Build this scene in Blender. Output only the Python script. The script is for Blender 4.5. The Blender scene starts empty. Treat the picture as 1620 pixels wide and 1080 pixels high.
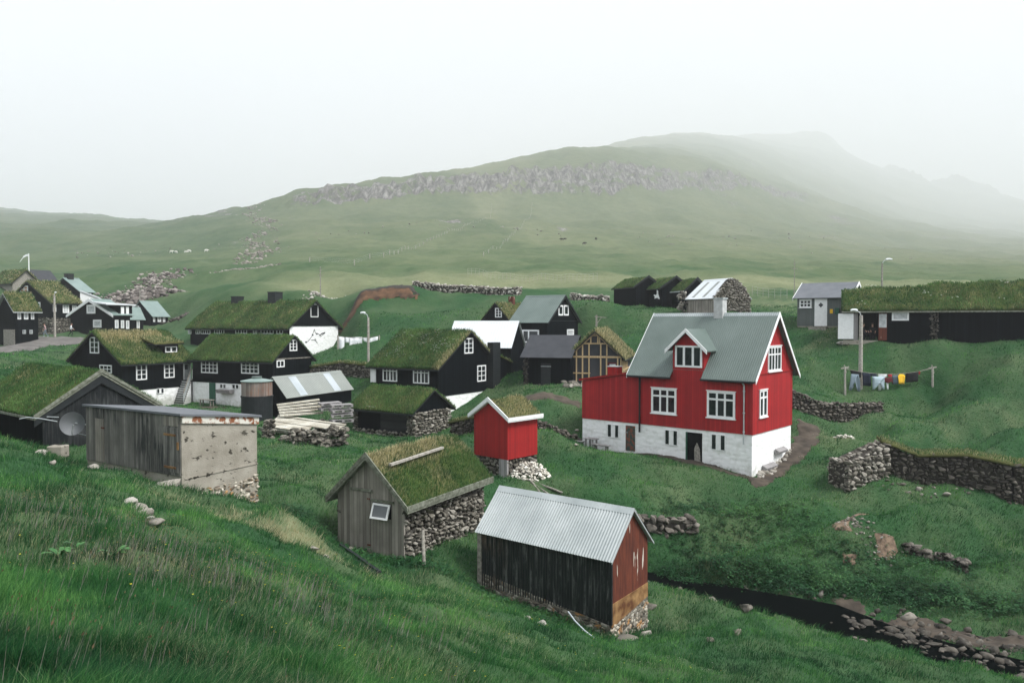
import bpy, bmesh, math, random
import numpy as np
from mathutils import Vector, Matrix, noise as mnoise

# ------------------------------------------------------------------ camera, light, exposure
S = bpy.context.scene
F = 1200.0                     # focal length in photograph pixels (1620 wide)
PITCH = math.radians(1.43)
CP, SP = math.cos(PITCH), math.sin(PITCH)
ZC = 10.0                      # camera height in world metres
cam_d = bpy.data.cameras.new('camera')
cam = bpy.data.objects.new('camera', cam_d)
S.collection.objects.link(cam)
cam.location = (0, 0, ZC)
cam.rotation_euler = (math.pi / 2 - PITCH, 0, 0)
cam_d.sensor_width = 36.0
cam_d.lens = 36.0 * F / 1620.0
cam_d.clip_start = 0.1
cam_d.clip_end = 45000
S.camera = cam

SUN_EL, SUN_AZ = math.radians(52), math.radians(62)   # azimuth: turned from straight behind the camera to the right
w = bpy.data.worlds.new('World')
S.world = w
w.use_nodes = True
nt = w.node_tree
nt.nodes.clear()
out = nt.nodes.new('ShaderNodeOutputWorld')
bg = nt.nodes.new('ShaderNodeBackground')
sky = nt.nodes.new('ShaderNodeTexSky')
sky.sky_type = 'NISHITA'
sky.sun_disc = False
sky.sun_elevation = SUN_EL
sky.sun_rotation = math.radians(180) - SUN_AZ
sky.air_density = 2.0
sky.dust_density = 6.0
tc = nt.nodes.new('ShaderNodeTexCoord')
nz = nt.nodes.new('ShaderNodeTexNoise')
nz.inputs['Scale'].default_value = 1.3
nz.inputs['Detail'].default_value = 3
rp = nt.nodes.new('ShaderNodeValToRGB')      # the cloud layer: pale, a little uneven
rp.color_ramp.elements[0].position = 0.3
rp.color_ramp.elements[0].color = (6.9, 7.25, 7.75, 1)
rp.color_ramp.elements[1].position = 0.7
rp.color_ramp.elements[1].color = (7.9, 8.15, 8.5, 1)
mx = nt.nodes.new('ShaderNodeMixRGB')
mx.inputs['Fac'].default_value = 0.94
nt.links.new(tc.outputs['Generated'], nz.inputs['Vector'])
nt.links.new(nz.outputs['Fac'], rp.inputs['Fac'])
nt.links.new(sky.outputs['Color'], mx.inputs['Color1'])
nt.links.new(rp.outputs['Color'], mx.inputs['Color2'])
nt.links.new(mx.outputs['Color'], bg.inputs['Color'])
bg.inputs['Strength'].default_value = 0.1
nt.links.new(bg.outputs['Background'], out.inputs['Surface'])

sun_d = bpy.data.lights.new('sun', 'SUN')
sun_d.energy = 3.0
sun_d.angle = math.radians(20)
sun_d.color = (1.0, 0.985, 0.96)
sun = bpy.data.objects.new('sun', sun_d)
S.collection.objects.link(sun)
sd = Vector((math.sin(SUN_AZ) * math.cos(SUN_EL), -math.cos(SUN_AZ) * math.cos(SUN_EL), math.sin(SUN_EL)))
sun.rotation_euler = sd.to_track_quat('Z', 'Y').to_euler()
sun.location = (20, -20, 60)

S.view_settings.view_transform = 'Standard'
S.view_settings.look = 'None'
S.view_settings.gamma = 1
S.view_settings.exposure = 0.55
S.cycles.volume_bounces = 4
S.cycles.max_bounces = 6
S.cycles.diffuse_bounces = 3
S.cycles.transparent_max_bounces = 4

rng = np.random.default_rng(7)
random.seed(7)
R = math.radians

# ------------------------------------------------------------------ measuring helpers
FAR0, FARP = 155.0, 2.3       # measured distances beyond FAR0 are stretched: the mountain stands well behind the village
def wy(n): return np.where(np.asarray(n) > FAR0, FAR0 * (np.maximum(n, FAR0) / FAR0) ** FARP, n)
def ny(y): return np.where(np.asarray(y) > FAR0, FAR0 * (np.maximum(y, FAR0) / FAR0) ** (1 / FARP), y)
def P(px, py, Y):
    """world point seen at photograph pixel (px, py) at forward distance Y"""
    Y = float(wy(Y))
    xc, yc = (px - 810) / F, (540 - py) / F
    dy = CP + yc * SP
    return np.array([xc / dy * Y, Y, (-SP + yc * CP) / dy * Y + ZC])

def PZ(px, py, z):
    xc, yc = (px - 810) / F, (540 - py) / F
    dy, dz = CP + yc * SP, -SP + yc * CP
    k = (z - ZC) / dz
    return np.array([xc * k, dy * k, z])

def proj(p):
    X, Y, Z = p[0], p[1], p[2] - ZC
    d = Y * CP - Z * SP
    return 810 + F * X / d, 540 - F * (Y * SP + Z * CP) / d

# ------------------------------------------------------------------ noise
_perm = np.random.default_rng(3).permutation(4096)
_g2 = np.random.default_rng(4).normal(size=(4096, 2))
_g2 /= np.linalg.norm(_g2, axis=1)[:, None]
def pnoise(x, y):
    x = np.asarray(x, float); y = np.asarray(y, float)
    xi = np.floor(x).astype(int); yi = np.floor(y).astype(int)
    xf = x - xi; yf = y - yi
    u = xf * xf * xf * (xf * (xf * 6 - 15) + 10); v = yf * yf * yf * (yf * (yf * 6 - 15) + 10)
    def gr(i, j, a, b):
        h = _perm[(_perm[i & 4095] + j) & 4095]
        g = _g2[h]
        return g[..., 0] * a + g[..., 1] * b
    n00 = gr(xi, yi, xf, yf); n10 = gr(xi + 1, yi, xf - 1, yf)
    n01 = gr(xi, yi + 1, xf, yf - 1); n11 = gr(xi + 1, yi + 1, xf - 1, yf - 1)
    return (n00 * (1 - u) + n10 * u) * (1 - v) + (n01 * (1 - u) + n11 * u) * v * 1.0
def fbm(x, y, o=4, g=0.5):
    a, s, t = 1.0, 0.0, 0.0
    for k in range(o):
        s = s + a * pnoise(x * 2 ** k + 17.3 * k, y * 2 ** k - 9.1 * k); a *= g
    return s
def sstep(a, b, x):
    t = np.clip((x - a) / (b - a), 0, 1)
    return t * t * (3 - 2 * t)

# ------------------------------------------------------------------ mesh helpers
COL = S.collection
def tag(o, label=None, cat=None, group=None, kind=None):
    if label: o['label'] = label
    if cat: o['category'] = cat
    if group: o['group'] = group
    if kind: o['kind'] = kind
    return o

def arrays_obj(name, V, faces, m, parent=None, attr=None, smooth=False, matidx=None):
    """faces: (n,3) or (n,4) int array, or a list of such arrays"""
    if not isinstance(faces, (list, tuple)): faces = [faces]
    faces = [np.asarray(f, np.int32) for f in faces if len(f)]
    me = bpy.data.meshes.new(name)
    V = np.asarray(V, np.float32)
    me.vertices.add(len(V)); me.vertices.foreach_set('co', V.ravel())
    sizes = np.concatenate([np.full(len(f), f.shape[1], np.int32) for f in faces])
    loops = np.concatenate([f.ravel() for f in faces])
    me.loops.add(len(loops)); me.loops.foreach_set('vertex_index', loops)
    st = np.concatenate([[0], np.cumsum(sizes)[:-1]]).astype(np.int32)
    me.polygons.add(len(sizes)); me.polygons.foreach_set('loop_start', st)
    try: me.polygons.foreach_set('loop_total', sizes)
    except Exception: pass
    for mm in (m if isinstance(m, (list, tuple)) else [m]): me.materials.append(mm)
    if matidx is not None: me.polygons.foreach_set('material_index', np.asarray(matidx, np.int32))
    if smooth is True: me.polygons.foreach_set('use_smooth', np.ones(len(sizes), bool))
    elif smooth is not False: me.polygons.foreach_set('use_smooth', np.asarray(smooth, bool))
    for k, a in (attr or {}).items():
        at = me.attributes.new(k, 'FLOAT', 'POINT'); at.data.foreach_set('value', np.asarray(a, np.float32))
    me.update(); me.validate()
    o = bpy.data.objects.new(name, me)
    COL.objects.link(o)
    if parent: o.parent = parent
    return o

class MB:
    """collects simple solids for ONE mesh object"""
    def __init__(s): s.v = []; s.f = []; s.m = []
    def add(s, vs, fs, mi=0):
        n = len(s.v); s.v += [tuple(map(float, v)) for v in vs]; s.f += [tuple(i + n for i in f) for f in fs]; s.m += [mi] * len(fs)
    def box(s, a, b, mi=0, T=None):
        x0, y0, z0 = np.minimum(a, b); x1, y1, z1 = np.maximum(a, b)
        vs = [(x0, y0, z0), (x1, y0, z0), (x1, y1, z0), (x0, y1, z0), (x0, y0, z1), (x1, y0, z1), (x1, y1, z1), (x0, y1, z1)]
        if T: vs = [T(*v) for v in vs]
        s.add(vs, [(0, 3, 2, 1), (4, 5, 6, 7), (0, 1, 5, 4), (1, 2, 6, 5), (2, 3, 7, 6), (3, 0, 4, 7)], mi)
    def bar(s, p, q, w, h, up=(0, 0, 1), mi=0):
        p = np.array(p, float); q = np.array(q, float); d = q - p; d /= np.linalg.norm(d)
        up = np.array(up, float); sd_ = np.cross(d, up); n_ = np.linalg.norm(sd_)
        if n_ < 1e-4: sd_ = np.cross(d, (1, 0, 0)); n_ = np.linalg.norm(sd_)
        sd_ /= n_; u2 = np.cross(sd_, d)
        vs = []
        for c in (p, q):
            for (i, j) in ((-1, -1), (1, -1), (1, 1), (-1, 1)): vs.append(c + sd_ * i * w / 2 + u2 * j * h / 2)
        s.add(vs, [(0, 1, 2, 3), (7, 6, 5, 4), (0, 4, 5, 1), (1, 5, 6, 2), (2, 6, 7, 3), (3, 7, 4, 0)], mi)
    def tube(s, pts, r, n=8, mi=0, r1=None):
        pts = [np.array(p, float) for p in pts]
        rings = []
        for i, p in enumerate(pts):
            d = (pts[min(i + 1, len(pts) - 1)] - pts[max(i - 1, 0)]); d /= np.linalg.norm(d) + 1e-9
            a = np.cross(d, (0, 0, 1)); 
            if np.linalg.norm(a) < 1e-3: a = np.array((1.0, 0, 0))
            a /= np.linalg.norm(a); b = np.cross(d, a)
            rr = r if r1 is None else r + (r1 - r) * i / (len(pts) - 1)
            rings.append([p + rr * (math.cos(2 * math.pi * k / n) * a + math.sin(2 * math.pi * k / n) * b) for k in range(n)])
        vs = [v for rg in rings for v in rg]; fs = []
        for i in range(len(pts) - 1):
            for k in range(n):
                fs.append((i * n + k, i * n + (k + 1) % n, (i + 1) * n + (k + 1) % n, (i + 1) * n + k))
        fs.append(tuple(range(n - 1, -1, -1))); fs.append(tuple((len(pts) - 1) * n + k for k in range(n)))
        s.add(vs, fs, mi)
    def prism(s, poly, d0, d1, T, mi=0):
        """poly in (a,b) plane extruded over c from d0 to d1; T(a,b,c)->xyz"""
        n = len(poly)
        vs = [T(a, b, d0) for a, b in poly] + [T(a, b, d1) for a, b in poly]
        fs = [tuple(range(n)), tuple(range(2 * n - 1, n - 1, -1))] + [(i, i + n, (i + 1) % n + n, (i + 1) % n) for i in range(n)]
        s.add(vs, fs, mi)
    def build(s, name, m, parent=None, smooth=False, bevel=0):
        me = bpy.data.meshes.new(name); me.from_pydata(s.v, [], s.f)
        for mm in (m if isinstance(m, (list, tuple)) else [m]): me.materials.append(mm)
        me.polygons.foreach_set('material_index', s.m)
        bm = bmesh.new(); bm.from_mesh(me); bmesh.ops.recalc_face_normals(bm, faces=bm.faces)
        if bevel: bmesh.ops.bevel(bm, geom=bm.edges[:], offset=bevel, segments=1, affect='EDGES')
        bm.to_mesh(me); bm.free()
        if smooth: me.polygons.foreach_set('use_smooth', [True] * len(me.polygons))
        me.update()
        o = bpy.data.objects.new(name, me); COL.objects.link(o)
        if parent: o.parent = parent
        return o

def empty(name, loc, rz=0.0):
    o = bpy.data.objects.new(name, None); COL.objects.link(o); o.location = loc; o.rotation_euler = (0, 0, rz)
    o.empty_display_size = 0.3
    return o
def children(o): return [c for c in bpy.data.objects if c.parent == o]
def copy_tree(o, kids=None):
    c = o.copy(); COL.objects.link(c)
    for ch in children(o):
        d = ch.copy(); COL.objects.link(d); d.parent = c
        for g in children(ch):
            e = g.copy(); COL.objects.link(e); e.parent = d
    return c

# ------------------------------------------------------------------ materials
class N:
    def __init__(s, name):
        s.m = bpy.data.materials.new(name); s.m.use_nodes = True; s.t = s.m.node_tree; s.t.nodes.clear()
        s.out = s.n('ShaderNodeOutputMaterial'); s.b = s.n('ShaderNodeBsdfPrincipled')
        s.l(s.b.outputs[0], s.out.inputs['Surface'])
        s.tc = s.n('ShaderNodeTexCoord')
    def n(s, k, **kw):
        x = s.t.nodes.new(k)
        for a, b in kw.items(): setattr(x, a, b)
        return x
    def l(s, a, b): s.t.links.new(a, b)
    def noise(s, scale, detail=4, vec=None, rough=0.55, st=None):
        v = vec or s.tc.outputs['Object']
        if st:
            mp = s.n('ShaderNodeMapping'); mp.inputs['Scale'].default_value = st; s.l(v, mp.inputs['Vector']); v = mp.outputs['Vector']
        x = s.n('ShaderNodeTexNoise'); x.inputs['Scale'].default_value = scale; x.inputs['Detail'].default_value = detail; x.inputs['Roughness'].default_value = rough
        s.l(v, x.inputs['Vector']); return x.outputs['Fac']
    def ramp(s, fac, stops, interp='LINEAR'):
        x = s.n('ShaderNodeValToRGB'); cr = x.color_ramp; cr.interpolation = interp
        while len(cr.elements) < len(stops): cr.elements.new(0.5)
        for e, (p, c) in zip(cr.elements, stops):
            e.position = p; e.color = (c, c, c, 1) if isinstance(c, (int, float)) else (*c, 1)
        s.l(fac, x.inputs['Fac']); return x.outputs['Color']
    def mix(s, f, a, b, mode='MIX'):
        x = s.n('ShaderNodeMixRGB'); x.blend_type = mode
        for i, v in ((0, f), (1, a), (2, b)):
            if isinstance(v, (int, float)): x.inputs[i].default_value = v if i == 0 else (v, v, v, 1)
            elif isinstance(v, tuple): x.inputs[i].default_value = (*v, 1)
            else: s.l(v, x.inputs[i])
        return x.outputs[0]
    def math(s, op, a, b=0.0, clamp=False):
        x = s.n('ShaderNodeMath'); x.operation = op; x.use_clamp = clamp
        for i, v in enumerate((a, b)):
            if isinstance(v, (int, float)): x.inputs[i].default_value = v
            else: s.l(v, x.inputs[i])
        return x.outputs[0]
    def attr(s, name):
        x = s.n('ShaderNodeAttribute'); x.attribute_name = name; return x.outputs['Fac']
    def xy(s):
        """x + y of the object's own space: runs along either wall of a house"""
        sp = s.n('ShaderNodeSeparateXYZ'); s.l(s.tc.outputs['Object'], sp.inputs[0])
        return s.math('ADD', sp.outputs[0], sp.outputs[1]), sp.outputs[2]
    def bump(s, h, strength=0.3, dist=0.02):
        x = s.n('ShaderNodeBump'); x.inputs['Strength'].default_value = strength; x.inputs['Distance'].default_value = dist
        s.l(h, x.inputs['Height']); s.l(x.outputs[0], s.b.inputs['Normal'])
    def fin(s, col, rough=0.85, spec=0.3, metal=0.0):
        if isinstance(col, tuple): s.b.inputs['Base Color'].default_value = (*col, 1)
        else: s.l(col, s.b.inputs['Base Color'])
        if isinstance(rough, (int, float)): s.b.inputs['Roughness'].default_value = rough
        else: s.l(rough, s.b.inputs['Roughness'])
        s.b.inputs['Specular IOR Level'].default_value = spec; s.b.inputs['Metallic'].default_value = metal
        return s.m

def mk_planks(name, c0, c1, width=0.13, streak=0.5, rough=0.8, horiz=False, worn=None, bump=0.5, spec=0.25):
    n = N(name); t, z = n.xy()
    if horiz: t, z = z, t
    u = n.math('DIVIDE', t, width); fl = n.math('FLOOR', u); fr = n.math('FRACT', u)
    wn = n.n('ShaderNodeTexWhiteNoise'); wn.noise_dimensions = '1D'; n.l(fl, wn.inputs['W'])
    cv = n.n('ShaderNodeCombineXYZ'); n.l(n.math('MULTIPLY', t, 9.0), cv.inputs[0]); n.l(n.math('MULTIPLY', z, 0.7), cv.inputs[1]); n.l(wn.outputs[0], cv.inputs[2])
    st = n.noise(1.6, 5, cv.outputs[0], 0.65)
    f = n.math('ADD', n.math('MULTIPLY', st, streak), n.math('MULTIPLY', wn.outputs[0], 1 - streak))
    col = n.ramp(f, [(0.25, c0), (0.75, c1)])
    if worn:
        big = n.noise(0.8, 5, st=(1, 1, 0.6)); col = n.mix(n.ramp(n.math('MULTIPLY', big, st), [(0.22, 0.0), (0.36, 1.0)]), col, worn)
    col = n.mix(n.math('MULTIPLY', n.ramp(n.noise(0.9, 7, rough=.65), [(0.38, 0.0), (0.68, 1.0)]), 0.45), col, tuple(x * 0.62 for x in c0))
    gap = n.ramp(fr, [(0.0, 0.0), (0.06, 1.0), (0.94, 1.0), (1.0, 0.0)])
    col = n.mix(gap, tuple(x * 0.35 for x in c0), col)
    n.bump(n.math('ADD', gap, n.math('MULTIPLY', st, 0.3)), bump, 0.012)
    return n.fin(col, rough, spec)

M = {}
M['tar'] = mk_planks('tarred_boards', (0.0012, 0.0026, 0.0040), (0.0050, 0.0078, 0.0100), 0.14, 0.5, 0.9, spec=0.03)
M['tar_worn'] = mk_planks('worn_tarred_boards', (0.003, 0.005, 0.0065), (0.010, 0.013, 0.015), 0.16, 0.6, 0.8, worn=(0.05, 0.054, 0.055))
M['tar_h'] = mk_planks('tarred_logs', (0.006, 0.008, 0.009), (0.03, 0.032, 0.033), 0.2, 0.6, 0.8, horiz=True, bump=0.8)
M['greywood'] = mk_planks('weathered_boards', (0.15, 0.138, 0.118), (0.37, 0.345, 0.305), 0.13, 0.6, 0.9, bump=0.5)
M['greywood_dark'] = mk_planks('stained_weathered_boards', (0.09, 0.088, 0.08), (0.30, 0.29, 0.265), 0.12, 0.6, 0.9, worn=(0.022, 0.026, 0.028), bump=0.6)
M['red'] = mk_planks('red_painted_boards', (0.28, 0.012, 0.016), (0.42, 0.019, 0.021), 0.13, 0.45, 0.6, bump=0.35)
M['redshed'] = mk_planks('red_shed_boards', (0.25, 0.010, 0.011), (0.36, 0.016, 0.016), 0.12, 0.5, 0.7, bump=0.6)
M['greyhouse'] = mk_planks('grey_painted_boards', (0.095, 0.11, 0.105), (0.12, 0.135, 0.13), 0.12, 0.4, 0.7)
M['palewood'] = mk_planks('new_timber', (0.50, 0.36, 0.19), (0.66, 0.50, 0.30), 0.09, 0.6, 0.7)
M['deckwood'] = mk_planks('bleached_planks', (0.42, 0.40, 0.33), (0.74, 0.72, 0.64), 0.15, 0.6, 0.8, worn=(0.30, 0.26, 0.19))
M['pallet'] = mk_planks('grey_pallet_wood', (0.22, 0.21, 0.21), (0.38, 0.37, 0.37), 0.1, 0.6, 0.9)

def simple(name, c0, c1=None, scale=6, rough=0.7, spec=0.3, metal=0.0, bump=0.0, detail=4, lo=0.35, hi=0.65):
    n = N(name); c1 = c1 or tuple(min(1, x * 1.2) for x in c0)
    f = n.noise(scale, detail); col = n.ramp(f, [(lo, c0), (hi, c1)])
    if bump: n.bump(n.noise(scale * 3, 5), bump, 0.03)
    return n.fin(col, rough, spec, metal)
M['white'] = simple('white_paint', (0.74, 0.75, 0.75), (0.82, 0.83, 0.83), 5, 0.55)
M['plaster'] = simple('whitewashed_stone', (0.68, 0.69, 0.68), (0.84, 0.85, 0.85), 2.4, 0.85, bump=0.55, detail=6)
def mk_plaster():
    n = N('rough_whitewash')
    v = n.n('ShaderNodeTexVoronoi'); v.feature = 'SMOOTH_F1'; v.inputs['Scale'].default_value = 2.6
    mp = n.n('ShaderNodeMapping'); mp.inputs['Scale'].default_value = (1, 1, 1.9); n.l(n.tc.outputs['Object'], mp.inputs[0]); n.l(mp.outputs[0], v.inputs['Vector'])
    f = n.noise(3, 5); col = n.ramp(f, [(0.3, (0.72, 0.73, 0.71)), (0.5, (0.86, 0.87, 0.87))])
    sp = n.n('ShaderNodeSeparateXYZ'); n.l(n.tc.outputs['Object'], sp.inputs[0])
    low = n.math('SUBTRACT', 1.0, n.math('DIVIDE', n.math('ADD', sp.outputs[2], n.math('MULTIPLY', n.math('SUBTRACT', n.noise(2.5, 6, rough=.7), .5), 1.6)), 0.55), True)
    col = n.mix(n.math('MULTIPLY', low, 0.55), col, (0.20, 0.21, 0.15))
    col = n.mix(n.ramp(n.noise(1.4, 8, rough=.7, st=(1, 1, .35)), [(0.62, 0.0), (0.80, 0.3)]), col, (0.42, 0.42, 0.38))
    n.bump(n.math('ADD', v.outputs['Distance'], n.math('MULTIPLY', f, 0.5)), 0.6, 0.06)
    return n.fin(col, 0.85)
M['plaster'] = mk_plaster()
M['chimneywhite'] = simple('greyed_white_render', (0.38, 0.39, 0.385), (0.52, 0.53, 0.525), 4, 0.8)
M['glass'] = simple('window_glass', (0.008, 0.012, 0.014), (0.02, 0.026, 0.03), 2, 0.12, 0.5)
M['curtain'] = simple('curtained_glass', (0.30, 0.32, 0.33), (0.55, 0.57, 0.58), 3, 0.3, 0.5)
M['warm'] = simple('curtain_orange', (0.28, 0.12, 0.06), (0.4, 0.2, 0.1), 3, 0.4)
M['black'] = simple('black_paint', (0.008, 0.011, 0.013), (0.014, 0.018, 0.02), 4, 0.6)
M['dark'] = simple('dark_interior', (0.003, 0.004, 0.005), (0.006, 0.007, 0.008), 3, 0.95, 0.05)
M['greendoor'] = simple('green_paint', (0.012, 0.075, 0.045), (0.018, 0.095, 0.058), 5, 0.5)
M['doorworn'] = simple('flaking_door_paint', (0.03, 0.06, 0.05), (0.20, 0.06, 0.035), 5, 0.8, detail=6, lo=0.42, hi=0.6)
M['trim_grey'] = simple('grey_trim', (0.30, 0.33, 0.33), (0.42, 0.45, 0.45), 5, 0.6)
M['steel'] = simple('galvanised_steel', (0.42, 0.45, 0.47), (0.55, 0.58, 0.6), 4, 0.45, 0.5, 0.4)
M['dish'] = simple('grey_dish', (0.13, 0.14, 0.15), (0.16, 0.17, 0.18), 2, 0.6)
M['lampglass'] = simple('lamp_head', (0.7, 0.73, 0.74), (0.8, 0.82, 0.83), 4, 0.4)
M['pole'] = simple('pole_wood', (0.25, 0.23, 0.20), (0.42, 0.40, 0.36), 8, 0.85)
M['oldwood'] = simple('old_grey_wood', (0.16, 0.15, 0.13), (0.34, 0.32, 0.28), 9, 0.9, bump=0.3)
M['mossboard'] = simple('mossy_board', (0.09, 0.10, 0.07), (0.22, 0.23, 0.19), 7, 0.9, bump=0.3)
M['felt'] = simple('grey_roof_felt', (0.105, 0.115, 0.13), (0.14, 0.15, 0.165), 1.2, 0.75, detail=6)
M['darkfelt'] = simple('dark_roof_felt', (0.03, 0.033, 0.04), (0.045, 0.048, 0.055), 1.5, 0.8, detail=6)
M['road'] = simple('worn_asphalt', (0.09, 0.085, 0.08), (0.15, 0.14, 0.13), 0.8, 0.9, detail=8, bump=0.4)
M['path'] = simple('trodden_earth', (0.035, 0.028, 0.022), (0.085, 0.068, 0.052), 1.6, 0.95, detail=9, bump=0.7)
M['soil'] = simple('bare_red_soil', (0.030, 0.017, 0.010), (0.125, 0.066, 0.034), 0.9, 0.95, detail=9, bump=0.8)
M['gravel'] = simple('stony_scree', (0.06, 0.042, 0.030), (0.21, 0.15, 0.105), 3.5, 0.95, detail=9, bump=0.9)
M['orange'] = simple('orange_lichen', (0.4, 0.16, 0.03), (0.55, 0.3, 0.08), 6, 0.9)

def mk_metal(name, c0, c1, dirt, rough=0.45, metal=0.0):
    n = N(name)
    f = n.noise(0.9, 6); g = n.noise(14, 5, rough=0.7)
    col = n.ramp(f, [(0.3, c0), (0.7, c1)])
    col = n.mix(n.ramp(g, [(0.56, 0.0), (0.74, 0.7)]), col, dirt)
    return n.fin(col, rough, 0.4, metal)
M['roofgreen'] = mk_metal('grey_green_roof_paint', (0.085, 0.118, 0.106), (0.118, 0.155, 0.141), (0.075, 0.10, 0.085))
M['roofgreen2'] = mk_metal('pale_green_roof_paint', (0.16, 0.22, 0.205), (0.21, 0.28, 0.262), (0.11, 0.14, 0.12))
M['rooflight'] = mk_metal('galvanised_roof_sheet', (0.27, 0.305, 0.31), (0.40, 0.435, 0.44), (0.15, 0.165, 0.15), 0.5)
M['roofwhite'] = mk_metal('white_roof_sheet', (0.54, 0.58, 0.60), (0.64, 0.67, 0.69), (0.4, 0.43, 0.45))
M['roofgrey'] = mk_metal('olive_grey_roof_sheet', (0.20, 0.22, 0.205), (0.25, 0.27, 0.25), (0.15, 0.16, 0.14))
M['skylight'] = mk_metal('plastic_roof_light', (0.34, 0.385, 0.41), (0.44, 0.48, 0.51), (0.3, 0.33, 0.35))

def mk_corrwall():
    n = N('black_corrugated_iron')
    t, z = n.xy()
    cv = n.n('ShaderNodeCombineXYZ'); n.l(n.math('MULTIPLY', t, 7.0), cv.inputs[0]); n.l(n.math('MULTIPLY', z, 0.45), cv.inputs[1])
    st = n.noise(1.3, 7, cv.outputs[0], 0.7)
    big = n.noise(0.55, 4)
    col = n.ramp(st, [(0.35, (0.006, 0.009, 0.010)), (0.52, (0.014, 0.018, 0.019)), (0.64, (0.13, 0.135, 0.13))])
    # rusty stains towards the far end of the long wall
    far = n.ramp(n.math('DIVIDE', t, 5.0), [(0.76, 0.0), (0.92, 1.0)])
    rust = n.math('MULTIPLY', n.ramp(st, [(0.45, 0.0), (0.62, 1.0)]), far)
    col = n.mix(n.math('MULTIPLY', rust, n.ramp(big, [(0.4, 0.0), (0.6, 1.0)])), col, (0.16, 0.07, 0.025))
    return n.fin(col, 0.55, 0.35)
M['corrblack'] = mk_corrwall()
def mk_rust():
    n = N('rust_red_sheet')
    t, z = n.xy()
    cv = n.n('ShaderNodeCombineXYZ'); n.l(n.math('MULTIPLY', t, 6.0), cv.inputs[0]); n.l(n.math('MULTIPLY', z, 0.7), cv.inputs[1])
    st = n.noise(1.5, 7, cv.outputs[0], 0.65); f = n.noise(2.5, 5)
    col = n.ramp(st, [(0.3, (0.055, 0.015, 0.010)), (0.62, (0.135, 0.034, 0.018)), (0.8, (0.20, 0.07, 0.03))])
    sc = n.noise(1.1, 3, cv.outputs[0], 0.5)
    col = n.mix(n.ramp(sc, [(0.655, 0.0), (0.67, 1.0)]), col, (0.55, 0.52, 0.46))
    fr = n.math('FRACT', n.math('DIVIDE', t, 0.62)); seam = n.ramp(fr, [(0.0, 0.0), (0.03, 1.0)])
    col = n.mix(seam, (0.02, 0.01, 0.008), col)
    n.bump(n.math('ADD', seam, f), 0.3, 0.02)
    return n.fin(col, 0.8)
M['rust'] = mk_rust()
M['rustpale'] = simple('ochre_rusted_sheet', (0.10, 0.038, 0.014), (0.32, 0.19, 0.08), 2.2, 0.85, detail=8, lo=0.38, hi=0.62)

def mk_concrete():
    n = N('pitted_concrete')
    f = n.noise(1.3, 8, rough=0.6); g = n.noise(2.3, 6, rough=0.55, st=(1, 1, 2.1)); h = n.noise(20, 4); k = n.noise(4.5, 3, rough=0.5)
    col = n.ramp(f, [(0.25, (0.20, 0.18, 0.145)), (0.75, (0.38, 0.355, 0.305))])
    sp = n.n('ShaderNodeSeparateXYZ'); n.l(n.tc.outputs['Object'], sp.inputs[0])
    pit = n.math('MULTIPLY', n.ramp(g, [(0.58, 0.0), (0.605, 1.0)]), n.ramp(k, [(0.45, 0.0), (0.55, 1.0)]))
    col = n.mix(pit, col, (0.05, 0.045, 0.035))
    line = n.ramp(sp.outputs[2], [(0.0, 0.0), (1.0, 1.0)])
    n.bump(n.math('SUBTRACT', n.math('ADD', h, f), pit), 0.6, 0.03)
    return n.fin(col, 0.9)
M['concrete'] = mk_concrete()
M['whiterust'] = simple('flaking_white_paint', (0.22, 0.08, 0.035), (0.60, 0.58, 0.52), 5.0, 0.8, detail=8, lo=0.42, hi=0.52)
M['tankwood'] = mk_planks('rust_streaked_staves', (0.13, 0.11, 0.10), (0.32, 0.28, 0.25), 0.1, 0.6, 0.9, worn=(0.24, 0.09, 0.04))

def mk_stone(name, c0, c1, c2, lichen=None):
    n = N(name); a = n.attr('rnd'); f = n.noise(9, 6)
    col = n.ramp(n.math('ADD', n.math('MULTIPLY', a, 0.75), n.math('MULTIPLY', f, 0.3)), [(0.15, c0), (0.55, c1), (0.92, c2)])
    if lichen:
        col = n.mix(n.ramp(n.noise(3.2, 6), [(0.54, 0.0), (0.66, 0.85)]), col, lichen)
    n.bump(n.noise(14, 6), 0.6, 0.03)
    return n.fin(col, 0.92)
M['stone'] = mk_stone('field_stone', (0.045, 0.042, 0.036), (0.14, 0.128, 0.105), (0.36, 0.34, 0.30), (0.25, 0.235, 0.20))
M['stonedark'] = mk_stone('dark_field_stone', (0.025, 0.023, 0.020), (0.072, 0.064, 0.053), (0.19, 0.172, 0.148), (0.12, 0.11, 0.095))
M['stonelight'] = mk_stone('pale_field_stone', (0.14, 0.125, 0.105), (0.29, 0.27, 0.235), (0.50, 0.48, 0.44))
M['stonelichen'] = mk_stone('lichen_covered_stone', (0.10, 0.08, 0.06), (0.33, 0.29, 0.23), (0.58, 0.54, 0.46), (0.38, 0.19, 0.06))
M['scree'] = mk_stone('pinkish_scree', (0.05, 0.042, 0.038), (0.15, 0.13, 0.118), (0.36, 0.33, 0.30))
M['stonewhite'] = mk_stone('white_rubble', (0.45, 0.42, 0.36), (0.64, 0.61, 0.54), (0.80, 0.78, 0.72))
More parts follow.
